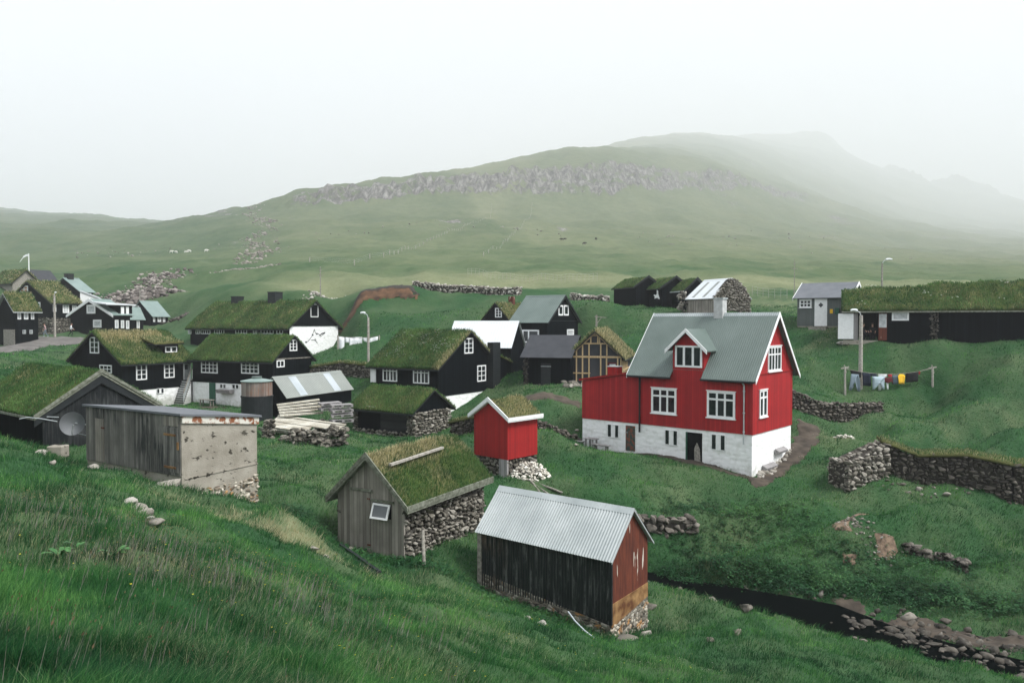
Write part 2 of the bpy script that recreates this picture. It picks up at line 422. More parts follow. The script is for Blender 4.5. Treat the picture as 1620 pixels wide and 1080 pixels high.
def mk_masonry():
    n = N('mortared_rubble'); v = n.n('ShaderNodeTexVoronoi'); v.inputs['Scale'].default_value = 5.5; v2 = n.n('ShaderNodeTexVoronoi'); v2.feature = 'DISTANCE_TO_EDGE'; v2.inputs['Scale'].default_value = 5.5
    mp = n.n('ShaderNodeMapping'); mp.inputs['Scale'].default_value = (1, 1, 1.5); n.l(n.tc.outputs['Object'], mp.inputs[0]); n.l(mp.outputs[0], v.inputs['Vector']); n.l(mp.outputs[0], v2.inputs['Vector'])
    f = n.noise(7, 6, rough=.65); sp = n.n('ShaderNodeSeparateColor'); n.l(v.outputs['Color'], sp.inputs[0])
    col = n.ramp(n.math('ADD', n.math('MULTIPLY', sp.outputs[0], .6), n.math('MULTIPLY', f, .5)), [(.2, (.07, .06, .048)), (.55, (.20, .175, .14)), (.9, (.46, .43, .37))])
    col = n.mix(n.ramp(v2.outputs['Distance'], [(0.0, 1.0), (.09, 0.0)]), col, (.16, .15, .125)); col = n.mix(n.ramp(n.noise(3.1, 6), [(.58, 0.0), (.66, .8)]), col, (.35, .17, .05)); col = n.mix(n.ramp(n.noise(4.3, 6), [(.60, 0.0), (.66, .9)]), col, (.03, .028, .024))
    n.bump(n.math('ADD', n.math('MULTIPLY', v2.outputs['Distance'], 2.0), f), .9, .05); return n.fin(col, .92)
M['masonry'] = mk_masonry()
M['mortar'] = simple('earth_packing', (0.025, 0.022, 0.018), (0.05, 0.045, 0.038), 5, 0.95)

def mk_cliff():
    n = N('basalt'); a = n.noise(0.14, 8, st=(1, 1, 0.4)); b = n.noise(0.8, 5)
    col = n.ramp(a, [(0.3, (0.10, 0.085, 0.08)), (0.6, (0.26, 0.235, 0.225)), (0.8, (0.42, 0.40, 0.38))])
    return n
def grass_cols(n, dry, rnd=None):
    """green to straw by the dry attribute and two scales of patchiness"""
    P1 = n.noise(0.55, 6, rough=0.6); P2 = n.noise(2.6, 5, rough=0.6)
    g = n.mix(P1, (0.008, 0.044, 0.018), (0.040, 0.108, 0.034))
    g = n.mix(n.math('MULTIPLY', P2, 0.6), g, (0.010, 0.036, 0.015))
    P0 = n.ramp(n.noise(0.035, 9, rough=0.65, st=(.5, 1, 1)), [(0.35, 0.0), (0.65, 1.0)]); g = n.mix(n.math('MULTIPLY', P0, 0.35), g, (0.046, 0.095, 0.042))
    s = n.mix(P2, (0.125, 0.150, 0.072), (0.235, 0.240, 0.145))
    return g, s, P1, P2
def mk_ground():
    n = N('grassy_ground')
    dry, rock = n.attr('dry'), n.attr('rock')
    g, s, P1, P2 = grass_cols(n, dry)
    fine = n.noise(0.16, 9, rough=0.68, st=(1, 0.55, 1)); vf = n.noise(9, 5)
    f = n.math('ADD', dry, n.math('MULTIPLY', n.math('SUBTRACT', fine, 0.5), 0.9), True)
    col = n.mix(f, g, s)
    rk = n.ramp(n.noise(0.30, 8, rough=0.75, st=(1, .25, 0.10)), [(0.36, (0.045, 0.043, 0.040)), (0.50, (0.135, 0.128, 0.118)), (0.64, (0.33, 0.315, 0.295))])
    rf = n.ramp(n.math('ADD', rock, n.math('MULTIPLY', n.math('SUBTRACT', n.noise(0.045, 9, rough=0.72), 0.5), 1.6)), [(0.47, 0.0), (0.53, 1.0)])
    col = n.mix(rf, col, rk)
    n.bump(n.math('ADD', n.math('MULTIPLY', P2, 0.7), n.math('ADD', n.math('MULTIPLY', vf, 0.35), n.math('MULTIPLY', fine, 2.0))), 0.85, 0.16)
    return n.fin(col, 0.95, 0.1)
M['ground'] = mk_ground()
def mk_blade(name, greens, straw, drymul=1.0):
    n = N(name); a = n.attr('rnd'); dry = n.attr('dry')
    P1 = n.noise(0.45, 6, rough=0.6)
    g = n.ramp(n.math('ADD', n.math('MULTIPLY', a, 0.42), n.math('MULTIPLY', n.math('SUBTRACT', n.ramp(P1, [(0.32, 0.0), (0.68, 1.0)]), 0.08), 0.64)), [(0.12, greens[0]), (0.50, greens[1]), (0.90, greens[2])])
    s = n.ramp(a, [(0.0, straw[0]), (1.0, straw[1])])
    sel = n.ramp(n.math('ADD', n.math('MULTIPLY', dry, drymul), n.math('MULTIPLY', n.math('SUBTRACT', a, 0.5), 0.7)), [(0.35, 0.0), (0.65, 1.0)])
    col = n.mix(sel, g, s)
    n.fin(col, 0.7, 0.25)
    tr = n.n('ShaderNodeBsdfTranslucent'); n.l(col, tr.inputs['Color'])
    mxs = n.n('ShaderNodeMixShader'); mxs.inputs[0].default_value = 0.3
    n.l(n.b.outputs[0], mxs.inputs[1]); n.l(tr.outputs[0], mxs.inputs[2]); n.l(mxs.outputs[0], n.out.inputs['Surface'])
    return n.m
M['blade'] = mk_blade('meadow_blades', [(0.007, 0.043, 0.017), (0.030, 0.130, 0.036), (0.165, 0.38, 0.095)], [(0.26, 0.24, 0.11), (0.50, 0.46, 0.30)])
M['weed'] = mk_blade('weed_leaves', [(0.008, 0.042, 0.016), (0.020, 0.085, 0.028), (0.075, 0.18, 0.055)], [(0.05, 0.1, 0.04), (0.1, 0.15, 0.06)])
M['turfblade'] = mk_blade('turf_blades', [(0.011, 0.044, 0.014), (0.040, 0.110, 0.028), (0.13, 0.235, 0.065)], [(0.22, 0.20, 0.08), (0.50, 0.44, 0.26)])
def mk_turf():
    n = N('turf'); f = n.noise(1.1, 7, rough=0.6); d = n.attr('dry')
    g = n.ramp(f, [(0.3, (0.018, 0.036, 0.010)), (0.7, (0.060, 0.085, 0.022))])
    col = n.mix(d, g, (0.17, 0.14, 0.065)); n.bump(n.noise(8, 6), 0.8, 0.08)
    return n.fin(col, 0.95, 0.1)
M['turf'] = mk_turf()
def mk_water():
    n = N('dark_stream_water'); n.bump(n.noise(5, 3), 0.15, 0.03)
    return n.fin((0.002, 0.003, 0.003), 0.10, 0.0)
M['water'] = mk_water()
M['yellow'] = simple('yellow_petal', (0.75, 0.65, 0.05), (0.85, 0.75, 0.12), 3, 0.6)
M['petal'] = simple('white_petal', (0.75, 0.76, 0.70), (0.82, 0.82, 0.78), 3, 0.6)
M['dockleaf'] = simple('dock_leaf', (0.03, 0.105, 0.03), (0.06, 0.165, 0.045), 6, 0.6)
M['seed'] = simple('rusty_seed_head', (0.13, 0.09, 0.05), (0.24, 0.18, 0.11), 9, 0.9)
M['strawhead'] = simple('straw_head', (0.22, 0.19, 0.09), (0.36, 0.31, 0.17), 9, 0.9)
M['sheepwool'] = simple('sheep_wool', (0.60, 0.58, 0.52), (0.72, 0.70, 0.65), 5, 0.95, bump=0.5)
M['sheepblack'] = simple('dark_wool', (0.02, 0.017, 0.015), (0.035, 0.03, 0.026), 5, 0.95, bump=0.5)
def cloth(name, c): 
    M[name] = simple('cloth_' + name, tuple(x * 0.9 for x in c), c, 5, 0.9)
for nm_, c_ in dict(linen=(0.82, 0.84, 0.86), navy=(0.012, 0.018, 0.035), blackc=(0.010, 0.011, 0.013), paleblue=(0.40, 0.50, 0.56), jeans=(0.16, 0.21, 0.25),
                    redc=(0.42, 0.03, 0.05), maroon=(0.10, 0.015, 0.02), slate=(0.10, 0.14, 0.17), yellowc=(0.85, 0.50, 0.03), whitec=(0.62, 0.66, 0.66),
                    skin=(0.50, 0.30, 0.22), hairb=(0.05, 0.03, 0.02), pinkc=(0.45, 0.30, 0.30)).items(): cloth(nm_, c_)

# ------------------------------------------------------------------ layout: where every building stands (measured from the photograph, with its distance)
class Lay:
    """near corner of a building: wall A runs left-and-back (local +Y), wall B right-and-back (local +X)"""
    def __init__(s, x0, yb, D, ang, xA, xB, ye, ridge, apex, yaw_only=False):
        s.O = P(x0, yb, D); s.ang = R(ang)
        s.a = np.array([-math.sin(s.ang), math.cos(s.ang)]); s.b = np.array([math.cos(s.ang), math.sin(s.ang)])
        s.LA = float(xA[1:]) if isinstance(xA, str) else s.solve(s.a, xA)
        s.LB = float(xB[1:]) if isinstance(xB, str) else s.solve(s.b, xB)
        s.h = s.zat(0, 0, ye)
        s.ridge = ridge
        s.W, s.L = (s.LB, s.LA) if ridge == 'A' else (s.LA, s.LB)
        s.hr = s.zat(s.LB / 2, 0, apex) if ridge == 'A' else s.zat(0, s.LA / 2, apex)
    def solve(s, d, px):
        X, Y, Z = s.O[0], s.O[1], s.O[2] - ZC; k = (px - 810) / F
        return (k * (CP * Y - SP * Z) - X) / (d[0] - k * CP * d[1])
    def world(s, x, y, z):
        q = s.O[:2] + s.b * x + s.a * y
        return np.array([q[0], q[1], s.O[2] + z])
    def zat(s, x, y, py):
        Y = s.world(x, y, 0)[1]; yc = (540 - py) / F
        z = (yc * Y * CP - Y * SP) / (CP + yc * SP)
        return z + ZC - s.O[2]
    def px(s, wall, px, py):
        """pixel on wall A or B -> (distance along wall, height)"""
        d = s.a if wall == 'A' else s.b
        t = s.solve(d, px)
        for _ in range(2):
            z = s.zat(*((0, t) if wall == 'A' else (t, 0)), py)
            X, Y, Z = s.O[0], s.O[1], s.O[2] + z - ZC; k = (px - 810) / F
            t = (k * (CP * Y - SP * Z) - X) / (d[0] - k * CP * d[1])
        return t, z
    def corners(s, m=0.0):
        return [s.world(x, y, 0)[:2] for x, y in ((-m, -m), (s.LB + m, -m), (s.LB + m, s.LA + m), (-m, s.LA + m))]
    def inside(s, x, y, m=0.0):
        dx, dy = x - s.O[0], y - s.O[1]
        u = dx * s.b[0] + dy * s.b[1]; v = dx * s.a[0] + dy * s.a[1]
        return (u > -m) & (u < s.LB + m) & (v > -m) & (v < s.LA + m)

L = {}
L['redhouse'] = Lay(1190, 757, 38, 49, 1003, 1252.5, 592, 'A', 497)
L['iron'] = Lay(967, 1008, 22, 52, 762, 1024, 878, 'A', 806)
L['turfshed'] = Lay(640, 886, 25, 61.5, 534, 765, 792, 'B', 722)
L['concrete'] = Lay(288, 786, 24, 57.5, 139, 407, 658, 'B', 648)
L['barn'] = Lay(68, 712, 30, 51, '=8', 243, 652, 'A', 590)
L['redshed'] = Lay(803, 752, 36, 47, 750, 850, 660, 'B', 633)
L['stonebarn'] = Lay(655, 692, 46, 55, 558, 713, 650, 'A', 617)
L['greyshed'] = Lay(453, 662, 49, 66, 413, 556, 627, 'B', 597)
L['houseK'] = Lay(694, 664, 54, 58, 588, 784, 580, 'A', 525)
L['houseA'] = Lay(193, 640, 60, 60, 112, 303, 573, 'B', 526)
L['houseB'] = Lay(433, 648, 60, 62.5, 305, 493, 568, 'A', 531)
L['houseC'] = Lay(458, 580, 80, 60, 302, 535, 516, 'A', 477)
L['houseL'] = Lay(866, 602, 67, 58, 810, 914, 507, 'A', 468)
L['houseM'] = Lay(902, 612, 57, 72, 828, 925, 563, 'A', 531)
L['houseN'] = Lay(984, 612, 57, 75, 900, '=6', 564, 'B', 524)
L['houseW'] = Lay(808, 590, 62, 75, 708, '=4.4', 546, 'A', 509)
L['houseS'] = Lay(808, 545, 72, 62, 762, '=5', 508, 'B', 479)
L['boat1'] = Lay(1006, 484, 80, 20, 971, 1044, 452, 'A', 438)
L['boat2'] = Lay(1047, 487, 78, 20, 1004, 1090, 454, 'A', 438.5)
L['boat3'] = Lay(1085, 491, 76, 20, 1047, 1119, 457, 'A', 441)
L['boatS'] = Lay(1129, 496, 70, 27, 1086, 1187, 470, 'A', 441)
L['greyhouse'] = Lay(1342, 518, 64, 56, 1261, 1362, 469, 'A', 447)
L['longA'] = Lay(1740, 541, 53, 67, 1389, '=5.2', 487, 'A', 455)
L['houseD'] = Lay(82, 532, 105, 62, 13, 126, 478, 'B', 446)
L['houseE'] = Lay(25, 547, 84, 50, '=6', 61, 490, 'B', 464)
L['houseF'] = Lay(128, 500, 122, 66, 78, 148, 461, 'B', 440)
L['houseG'] = Lay(179, 532, 98, 64, 112, 206, 497, 'B', 474)
L['houseG2'] = Lay(206, 530, 102, 62, 192, 227, 503, 'B', 487)
L['houseH'] = Lay(241, 520, 110, 63, 205, 266, 499, 'B', 477)
L['houseI'] = Lay(20, 462, 132, 55, '=9', 62, 446, 'A', 428)
L['houseJ'] = Lay(59, 452, 150, 62, 34, '=4', 443, 'B', 427)

# ------------------------------------------------------------------ terrain: one height field
C_ = []          # (u, ln y, slope to the eye)
def cp(px, py, Y):
    p = P(px, py, Y); C_.append((p[0] / p[1], math.log(Y), (p[2] - ZC) / p[1]))
def cw(x, y, z): C_.append((x / y, math.log(y), (z - ZC) / y))       # y in measured distance
for k, l in L.items():
    if k in ('barn',): l_c = [(0, 0), (0, l.LA * .6), (l.LB, 0)]
    else: l_c = [(0, 0), (l.LB, 0), (0, l.LA)]
    for i, (x, y) in enumerate(l_c):
        if k in ('houseK', 'houseB', 'redhouse', 'concrete', 'iron', 'turfshed', 'houseA', 'houseC', 'houseE', 'houseI', 'houseW', 'houseG2') and i > 0: continue
        q = l.world(x, y, 0); cw(q[0], q[1], q[2])
# corners of buildings whose ground falls or rises along the wall
for px, py, Y in [(922, 712, 44.5), (1003, 716, 43), (1252, 704, 42.5), (139, 738, 28.0), (407, 800, 26.8), (762, 930, 25.0), (860, 966, 23.5), (905, 984, 22.8), (1024, 985, 24.2),
                  (534, 850, 27.0), (765, 862, 28.0), (112, 600, 63.5), (303, 636, 65), (535, 566, 83), (0, 548, 86), (61, 535, 88), (590, 613, 57.4), (784, 624, 58), (305, 637, 64), (492, 602, 62)]: cp(px, py, Y)
# near slope
for px, py, Y in [
    (-400, 1300, 3.2), (-300, 1000, 5.0), (0, 1080, 4.3), (0, 960, 6.6), (0, 880, 9.2), (0, 800, 14), (0, 740, 21), (0, 700, 28), (-200, 760, 16), (-300, 650, 32), (60, 730, 24), (120, 760, 21.5),
    (200, 1080, 5.0), (200, 960, 7.6), (200, 860, 11.5), (190, 800, 16), (250, 850, 14), (180, 755, 21), (240, 785, 20), (300, 810, 20), (400, 810, 23.5), (330, 880, 13.5),
    (400, 1080, 6.4), (400, 980, 9.0), (400, 900, 13.5), (420, 850, 18.5), (470, 830, 22), (500, 900, 18), (560, 900, 22.3), (600, 925, 20.5),
    (600, 1080, 8.6), (600, 1000, 12), (650, 950, 18), (690, 905, 24), (750, 900, 25.5), (810, 1080, 11.2), (800, 1000, 17), (870, 1000, 20.3), (740, 970, 18.6),
    (1000, 1080, 14.6), (1000, 1030, 19.2), (1100, 1080, 16.3), (1100, 1010, 21.2), (1300, 1080, 18.4), (1450, 1090, 19.6), (1700, 1200, 17.5), (1900, 1250, 17),
    (1060, 937, 26.6), (1120, 964, 24.8), (1200, 998, 23.0), (1290, 1020, 22.0), (1400, 1054, 20.7), (1520, 1085, 19.7),
    # far side of the stream
    (1060, 905, 32.0), (1150, 915, 31.2), (1300, 945, 30.0), (1450, 975, 28.2), (1600, 1000, 27.0), (1750, 1000, 26.0),
    (1050, 860, 33.0), (1200, 880, 32.4), (1350, 900, 31.2), (1500, 925, 30), (1620, 930, 29.4),
    (1050, 815, 34.4), (1150, 830, 34.0), (1250, 840, 33.6), (1350, 850, 33.0), (1480, 870, 31.8), (1600, 880, 31.3), (1750, 880, 31),
    (900, 770, 35.5), (1000, 785, 35.0), (1100, 790, 35.6), (1200, 775, 37.0), (1300, 790, 36.0), (1400, 800, 35.6), (1550, 815, 34.8), (1700, 830, 34),
    (1320, 768, 37.2), (1385, 755, 38.0), (1450, 770, 37.4), (1560, 790, 36.0), (1620, 797, 35.7),
    (1230, 735, 40.3), (1300, 725, 40.6), (1400, 705, 43.5), (1500, 715, 43), (1620, 715, 42.5), (1750, 720, 42),
    (1300, 690, 45), (1330, 668, 47.5), (1400, 660, 48.0), (1500, 650, 49), (1620, 640, 47.5), (1800, 640, 46),
    (1260, 668, 46), (1262, 640, 50.5), (1337, 625, 54), (1475, 631, 53.6), (1600, 600, 49.5), (1750, 600, 48), (1400, 590, 55.3), (1280, 590, 56), (1360, 560, 58), (1480, 562, 55), (1450, 539, 58.4), (1520, 540, 56.6), (1580, 541, 55.2), (1600, 564, 52), (1700, 562, 50.5),
    (1345, 540, 60), (1400, 538, 59), (1620, 538, 55), (1262, 520, 66), (1255, 560, 60), (1230, 540, 65), (1200, 500, 74), (1240, 500, 74), (1100, 510, 70), (1000, 505, 73), (960, 480, 82),
    (940, 540, 66), (1000, 530, 68), (1100, 560, 62), (925, 500, 74),
    # middle of the village
    (870, 625, 50), (900, 640, 49), (830, 640, 49), (860, 690, 41), (900, 700, 42.5), (860, 740, 37.5), (800, 760, 36), (880, 720, 39), (740, 690, 42), (770, 755, 35.6), (730, 740, 37),
    (735, 660, 48.5), (700, 700, 44), (560, 705, 40.5), (640, 720, 37), (720, 730, 35.5), (480, 735, 33), (430, 720, 35.5), (430, 690, 40), (450, 770, 29.5), (500, 800, 27.3), (440, 800, 26.5), (515, 760, 31),
    (420, 672, 47), (480, 668, 46), (540, 690, 42.5), (350, 648, 55), (300, 650, 54), (400, 655, 52), (250, 650, 52), (200, 650, 50), (150, 620, 52),
    (560, 640, 52), (510, 590, 66), (560, 612, 59), (575, 575, 70), (500, 600, 63),
    (0, 585, 53), (60, 575, 58), (110, 575, 61), (0, 620, 38), (90, 600, 46), (-150, 600, 42),
    (0, 557, 74), (50, 553, 79), (100, 547, 84), (140, 547, 82), (85, 534, 98), (110, 534, 97), (-150, 560, 76),
    (190, 532, 96), (270, 521, 104), (290, 505, 108), (250, 480, 122), (200, 478, 130), (160, 482, 132), (300, 470, 118), (240, 440, 145),
    (350, 455, 128), (330, 480, 106), (420, 465, 100), (480, 462, 98), (540, 472, 101), (548, 505, 90), (570, 500, 84), (600, 495, 85), (600, 478, 88.5), (600, 463, 90.6), (600, 458, 98), (570, 480, 88), (568, 466, 90), (640, 481, 88.5), (645, 462, 91), (700, 490, 86), (700, 465, 94),
    (560, 455, 101), (640, 458, 99), (800, 470, 88), (820, 461, 95), (750, 505, 80), (760, 460, 97), (660, 510, 79), (620, 530, 76), (560, 540, 75), (890, 472, 88), (950, 478, 84), (990, 490, 79),
    (-60, 440, 150), (70, 450, 145), (100, 448, 148), (150, 440, 155), (60, 420, 180), (0, 415, 185), (-300, 500, 100), (-300, 430, 150),
    # pasture and foot of the mountain
    (0, 395, 235), (100, 405, 215), (200, 410, 195), (300, 415, 178), (400, 420, 160), (450, 440, 118), (550, 442, 113), (700, 445, 109), (900, 450, 104), (960, 458, 97), (1100, 440, 116), (1200, 455, 105), (1240, 460, 100),
    (1300, 440, 128), (1400, 445, 130), (1500, 440, 140), (1620, 440, 145), (1550, 455, 100), (1800, 440, 150),
    (400, 400, 190), (500, 415, 155), (600, 418, 150), (800, 420, 148), (1000, 420, 150), (1200, 420, 160), (1400, 425, 175), (1600, 425, 190), (1800, 425, 195),
    (0, 380, 250), (150, 385, 240), (300, 385, 235), (420, 385, 215),
    (0, 346, 620), (60, 352, 610), (120, 360, 600), (190, 367, 570), (220, 360, 490), (260, 353, 440), (330, 354, 400), (400, 354, 350), (-200, 325, 620), (-400, 310, 620),
    (450, 370, 230), (550, 380, 205), (700, 390, 190), (850, 395, 185), (1000, 398, 190), (1150, 400, 200), (1300, 402, 225), (1450, 402, 270), (1600, 405, 310), (1800, 405, 330),
    (480, 345, 262), (600, 350, 255), (750, 350, 260), (900, 352, 270), (1050, 355, 285), (1200, 358, 320), (1350, 360, 380), (1500, 370, 430), (1620, 375, 470), (1800, 380, 500),
    (480, 325, 285), (560, 322, 290), (650, 320, 296), (750, 314, 303), (850, 310, 312), (960, 312, 322), (1050, 305, 345), (1150, 303, 380), (1220, 300, 430), (1300, 310, 520), (1400, 320, 600), (1500, 335, 650),
    (490, 311, 293), (560, 296, 303), (650, 287, 312), (740, 281, 320), (830, 268, 330), (960, 266, 345), (1050, 268, 368), (1150, 278, 400), (1220, 280, 480), (1300, 280, 600),
    (740, 277, 332), (835, 250, 370), (900, 240, 420), (1000, 222, 580), (1080, 212, 680), (1180, 219, 750), (1260, 218, 790), (1310, 215, 815), (1334, 240, 815), (1380, 260, 800), (1440, 283, 790), (1480, 294, 785), (1560, 304, 790), (1620, 318, 810), (1750, 335, 830), (1950, 350, 900),
    ]: cp(px, py, Y)
# in and around the eye's own ground, and beyond the crests
for px, dz, Y in [(0, -1.45, 1.5), (810, -1.65, 1.5), (1620, -1.9, 1.5), (0, -1.75, 3.0), (810, -2.7, 4), (1620, -3.4, 4), (1200, -4.2, 7), (1620, -5.4, 9), (2200, -8, 15), (-700, -1.2, 3), (2400, -4, 5), (3000, -10, 30), (-1000, 0, 30)]:
    cw((px - 810) / F * Y, Y, ZC + dz)
for px, dz, Y in [(-300, 55, 1080), (0, 40, 1080), (200, 34, 1080), (400, 40, 1080), (480, 44, 500), (600, 50, 600), (480, 50, 1080), (740, 55, 1080), (835, 70, 1080), (1000, 125, 1080), (1080, 150, 1085), (1300, 130, 1095), (1450, 110, 1095), (1620, 90, 1095), (2000, 90, 1095), (2500, 60, 600), (2500, 10, 150), (-800, 40, 500)]:
    cw((px - 810) / F * Y, Y, ZC + dz)
C_ = np.array(C_)
def _K(r2): return np.where(r2 > 1e-12, 0.5 * r2 * np.log(np.maximum(r2, 1e-12)), 0.0)
_n = len(C_)
_A = np.zeros((_n + 3, _n + 3)); _d = ((C_[:, None, :2] - C_[None, :, :2]) ** 2).sum(2)
_A[:_n, :_n] = _K(_d) + np.eye(_n) * 6e-5; _A[:_n, _n] = 1; _A[:_n, _n + 1:] = C_[:, :2]; _A[_n:, :_n] = _A[:_n, _n:].T
_w = np.linalg.solve(_A, np.concatenate([C_[:, 2], [0, 0, 0]]))

STREAM = [PZ(px, py, ZC - 10.7) for px, py in [(880, 893), (960, 905), (1040, 925), (1120, 942), (1200, 962), (1290, 980), (1370, 992), (1450, 1018), (1540, 1045), (1640, 1070), (1800, 1110), (2200, 1200)]]
STREAM = np.array(STREAM)
SW = np.array([0.5, .6, .8, 1.05, 1.3, 1.4, 1.15, .6, .5, .5, .6, .7])
def dist_poly(x, y, pts, wid=None):
    best = np.full(np.shape(x), 1e9); bw = np.ones(np.shape(x))
    for i in range(len(pts) - 1):
        ax, ay = pts[i][:2]; bx, by = pts[i + 1][:2]; dx, dy = bx - ax, by - ay
        t = np.clip(((x - ax) * dx + (y - ay) * dy) / (dx * dx + dy * dy), 0, 1)
        d = np.hypot(x - ax - t * dx, y - ay - t * dy)
        if wid is not None: bw = np.where(d < best, wid[i] + (wid[i + 1] - wid[i]) * t, bw)
        best = np.minimum(best, d)
    return (best, bw) if wid is not None else best
def inpoly(x, y, poly):
    c = np.zeros(np.shape(x), bool); n = len(poly)
    for i in range(n):
        x0, y0 = poly[i][:2]; x1, y1 = poly[(i + 1) % n][:2]
        if y0 == y1: continue
        c ^= ((y0 > y) != (y1 > y)) & (x < (x1 - x0) * (y - y0) / (y1 - y0) + x0)
    return c
PADS = ['redhouse', 'concrete', 'iron', 'turfshed', 'redshed', 'stonebarn', 'houseK', 'houseB', 'houseA', 'greyshed', 'houseN', 'longA', 'greyhouse']
def ground(x, y, detail=True):
    x = np.atleast_1d(np.asarray(x, float)); y = np.atleast_1d(np.asarray(y, float)); sh = x.shape
    x = x.ravel(); y = np.maximum(y.ravel(), 0.8)
    yw = y; y = ny(yw); sc = yw / y; x = x / sc; u, v = x / y, np.log(y)
    z = np.empty_like(u)
    for i in range(0, len(u), 20000):
        s_ = slice(i, i + 20000)
        r2 = (u[s_, None] - C_[None, :, 0]) ** 2 + (v[s_, None] - C_[None, :, 1]) ** 2
        z[s_] = _K(r2) @ _w[:_n] + _w[_n] + _w[_n + 1] * u[s_] + _w[_n + 2] * v[s_]
    z = z * y + 0.0          # relative to the eye, still at measured scale
    if detail:
        am = sstep(3, 12, y)
        hum = fbm(x / 4.2, y / 4.2, 3, .5) * 0.34 + (1 - np.abs(pnoise(x / 2.3 + 5, y / 2.3)) * 2) * 0.11
        hum = hum + fbm(x / 0.9, y / 0.9, 2, .5) * 0.14 + sstep(.05, .35, pnoise(x / 1.5 + 40, y / 1.2)) * .10
        rough = sstep(60, 90, y)
        hum = hum * (1 - 0.2 * rough) + rough * fbm(x / 14, y / 14, 4, .5) * 1.35 * sstep(60, 120, y)
        hum = hum + sstep(200, 300, y) * fbm(x / 45, y / 45, 4, .5) * 3.0
        ed = np.full(x.shape, 1e9)
        for k in PADS:
            l = L[k]; dx, dy = x - l.O[0], y - l.O[1]
            a_ = dx * l.b[0] + dy * l.b[1]; b_ = dx * l.a[0] + dy * l.a[1]
            ed = np.minimum(ed, np.maximum(np.maximum(-a_, a_ - l.LB), np.maximum(-b_, b_ - l.LA)))
        z = z + am * hum * (0.25 + 0.75 * sstep(0.0, 3.0, ed))
        # terraced banks on the far side of the stream
        z = z + sstep(30, 33, y) * (1 - sstep(56, 60, y)) * sstep(3, 9, x) * 0.55 * np.tanh(3.5 * pnoise((x + y) / 6.0, (y - 0.3 * x) / 2.1)) * sstep(0.5, 4, ed) * (1 - sstep(46, 50, y)) * (1 - .7 * sstep(34, 36, y) * (1 - sstep(40, 42, y)) * sstep(13, 16, x))
        # mountain crags
        d, wd = dist_poly(x, y, STREAM, SW)
        zs = - 11.25
        z = np.where(d < wd + 1.6, np.minimum(z, zs + (z - zs) * sstep(wd * 0.8, wd + 1.6, d) + 0.0), z)
        # the outcrops on the right-hand skyline
        for cx, cy, rr, hh in ((710 / F * 785, 785, 12, 8), (690 / F * 785, 785, 17, 8), (738 / F * 790, 790, 15, 7), (622 / F * 790, 790, 20, 8), (-668 / F * 590, 590, 6, 4)):
            q = np.hypot(x - cx, (y - cy) * 0.6); z = z + hh * np.maximum(0, 1 - (q / rr) ** 2) ** .7 * (1 + 0.9 * fbm(x / 4, y / 6, 3))
    return (z * sc + ZC).reshape(sh)
def gz(x, y): return float(ground(x, y)[0])

uu = np.concatenate([np.arange(-1.7, -0.8, 0.03), np.arange(-0.8, 0.8, 0.0034), np.arange(0.8, 1.7, 0.03)])
vv = np.concatenate([np.arange(0.0, 1.2, 0.03), np.arange(1.2, 5.5, 0.0085), np.arange(5.5, 6.75, 0.0042), np.arange(6.75, 7.0, 0.008)])
U, V_ = np.meshgrid(uu, vv)
Ng = np.exp(V_); Yg = wy(Ng); Xg = U * Yg
Zg = ground(Xg, Yg)
Xn = U * Ng; SCg = Yg / Ng
def to_px(x, y, z):
    d = y * CP - (z - ZC) * SP
    return 810 + F * x / d, 540 - F * (y * SP + (z - ZC) * CP) / d
PXg, PYg = to_px(Xg, Yg, Zg)
# crags: where the mountain carries its cliff band (a place on the ground, given by bearing and distance)
band_u = (np.array([470, 560, 650, 740, 830, 960, 1050, 1150, 1220, 1300, 1330]) - 810) / F
band_lo = np.interp(U, band_u, [284, 292, 298, 304, 313, 323, 346, 381, 411, 452, 470])
band_hi = np.interp(U, band_u, [296, 304, 313, 322, 332, 348, 371, 402, 432, 480, 480])
inb = sstep(-0.012, 0.004, (Ng - band_lo) / band_lo) * (1 - sstep(-0.004, 0.012, (Ng - band_hi) / band_hi)) * sstep(-0.33, -0.26, U) * (1 - sstep(0.36, 0.44, U))
crag = np.abs(fbm(Xn / 7, Ng / 14, 5, .6))
Zg = Zg + inb * (np.tanh(crag * 1.6) * 4.6 - 1.0) * SCg
rockm = inb * 0.58
rn = fbm(Xn / 30, Ng / 30, 4, .55)
rockm = np.maximum(rockm, sstep(0.28, 0.6, rn) * sstep(150, 220, Ng) * 0.42)
for px, py, Y, r in [(705, 357, 252, 7), (1330, 330, 400, 14), (1345, 345, 395, 12), (1520, 300, 785, 36), (1432, 290, 790, 30), (1370, 290, 760, 40), (350, 362, 300, 16), (300, 362, 310, 16)]:
    p = ((px - 810) / F * Y, Y); rockm = np.maximum(rockm, 0.50 * np.exp(-(((Xn - p[0]) / r) ** 2 + ((Ng - p[1]) / (r * 1.6)) ** 2)))
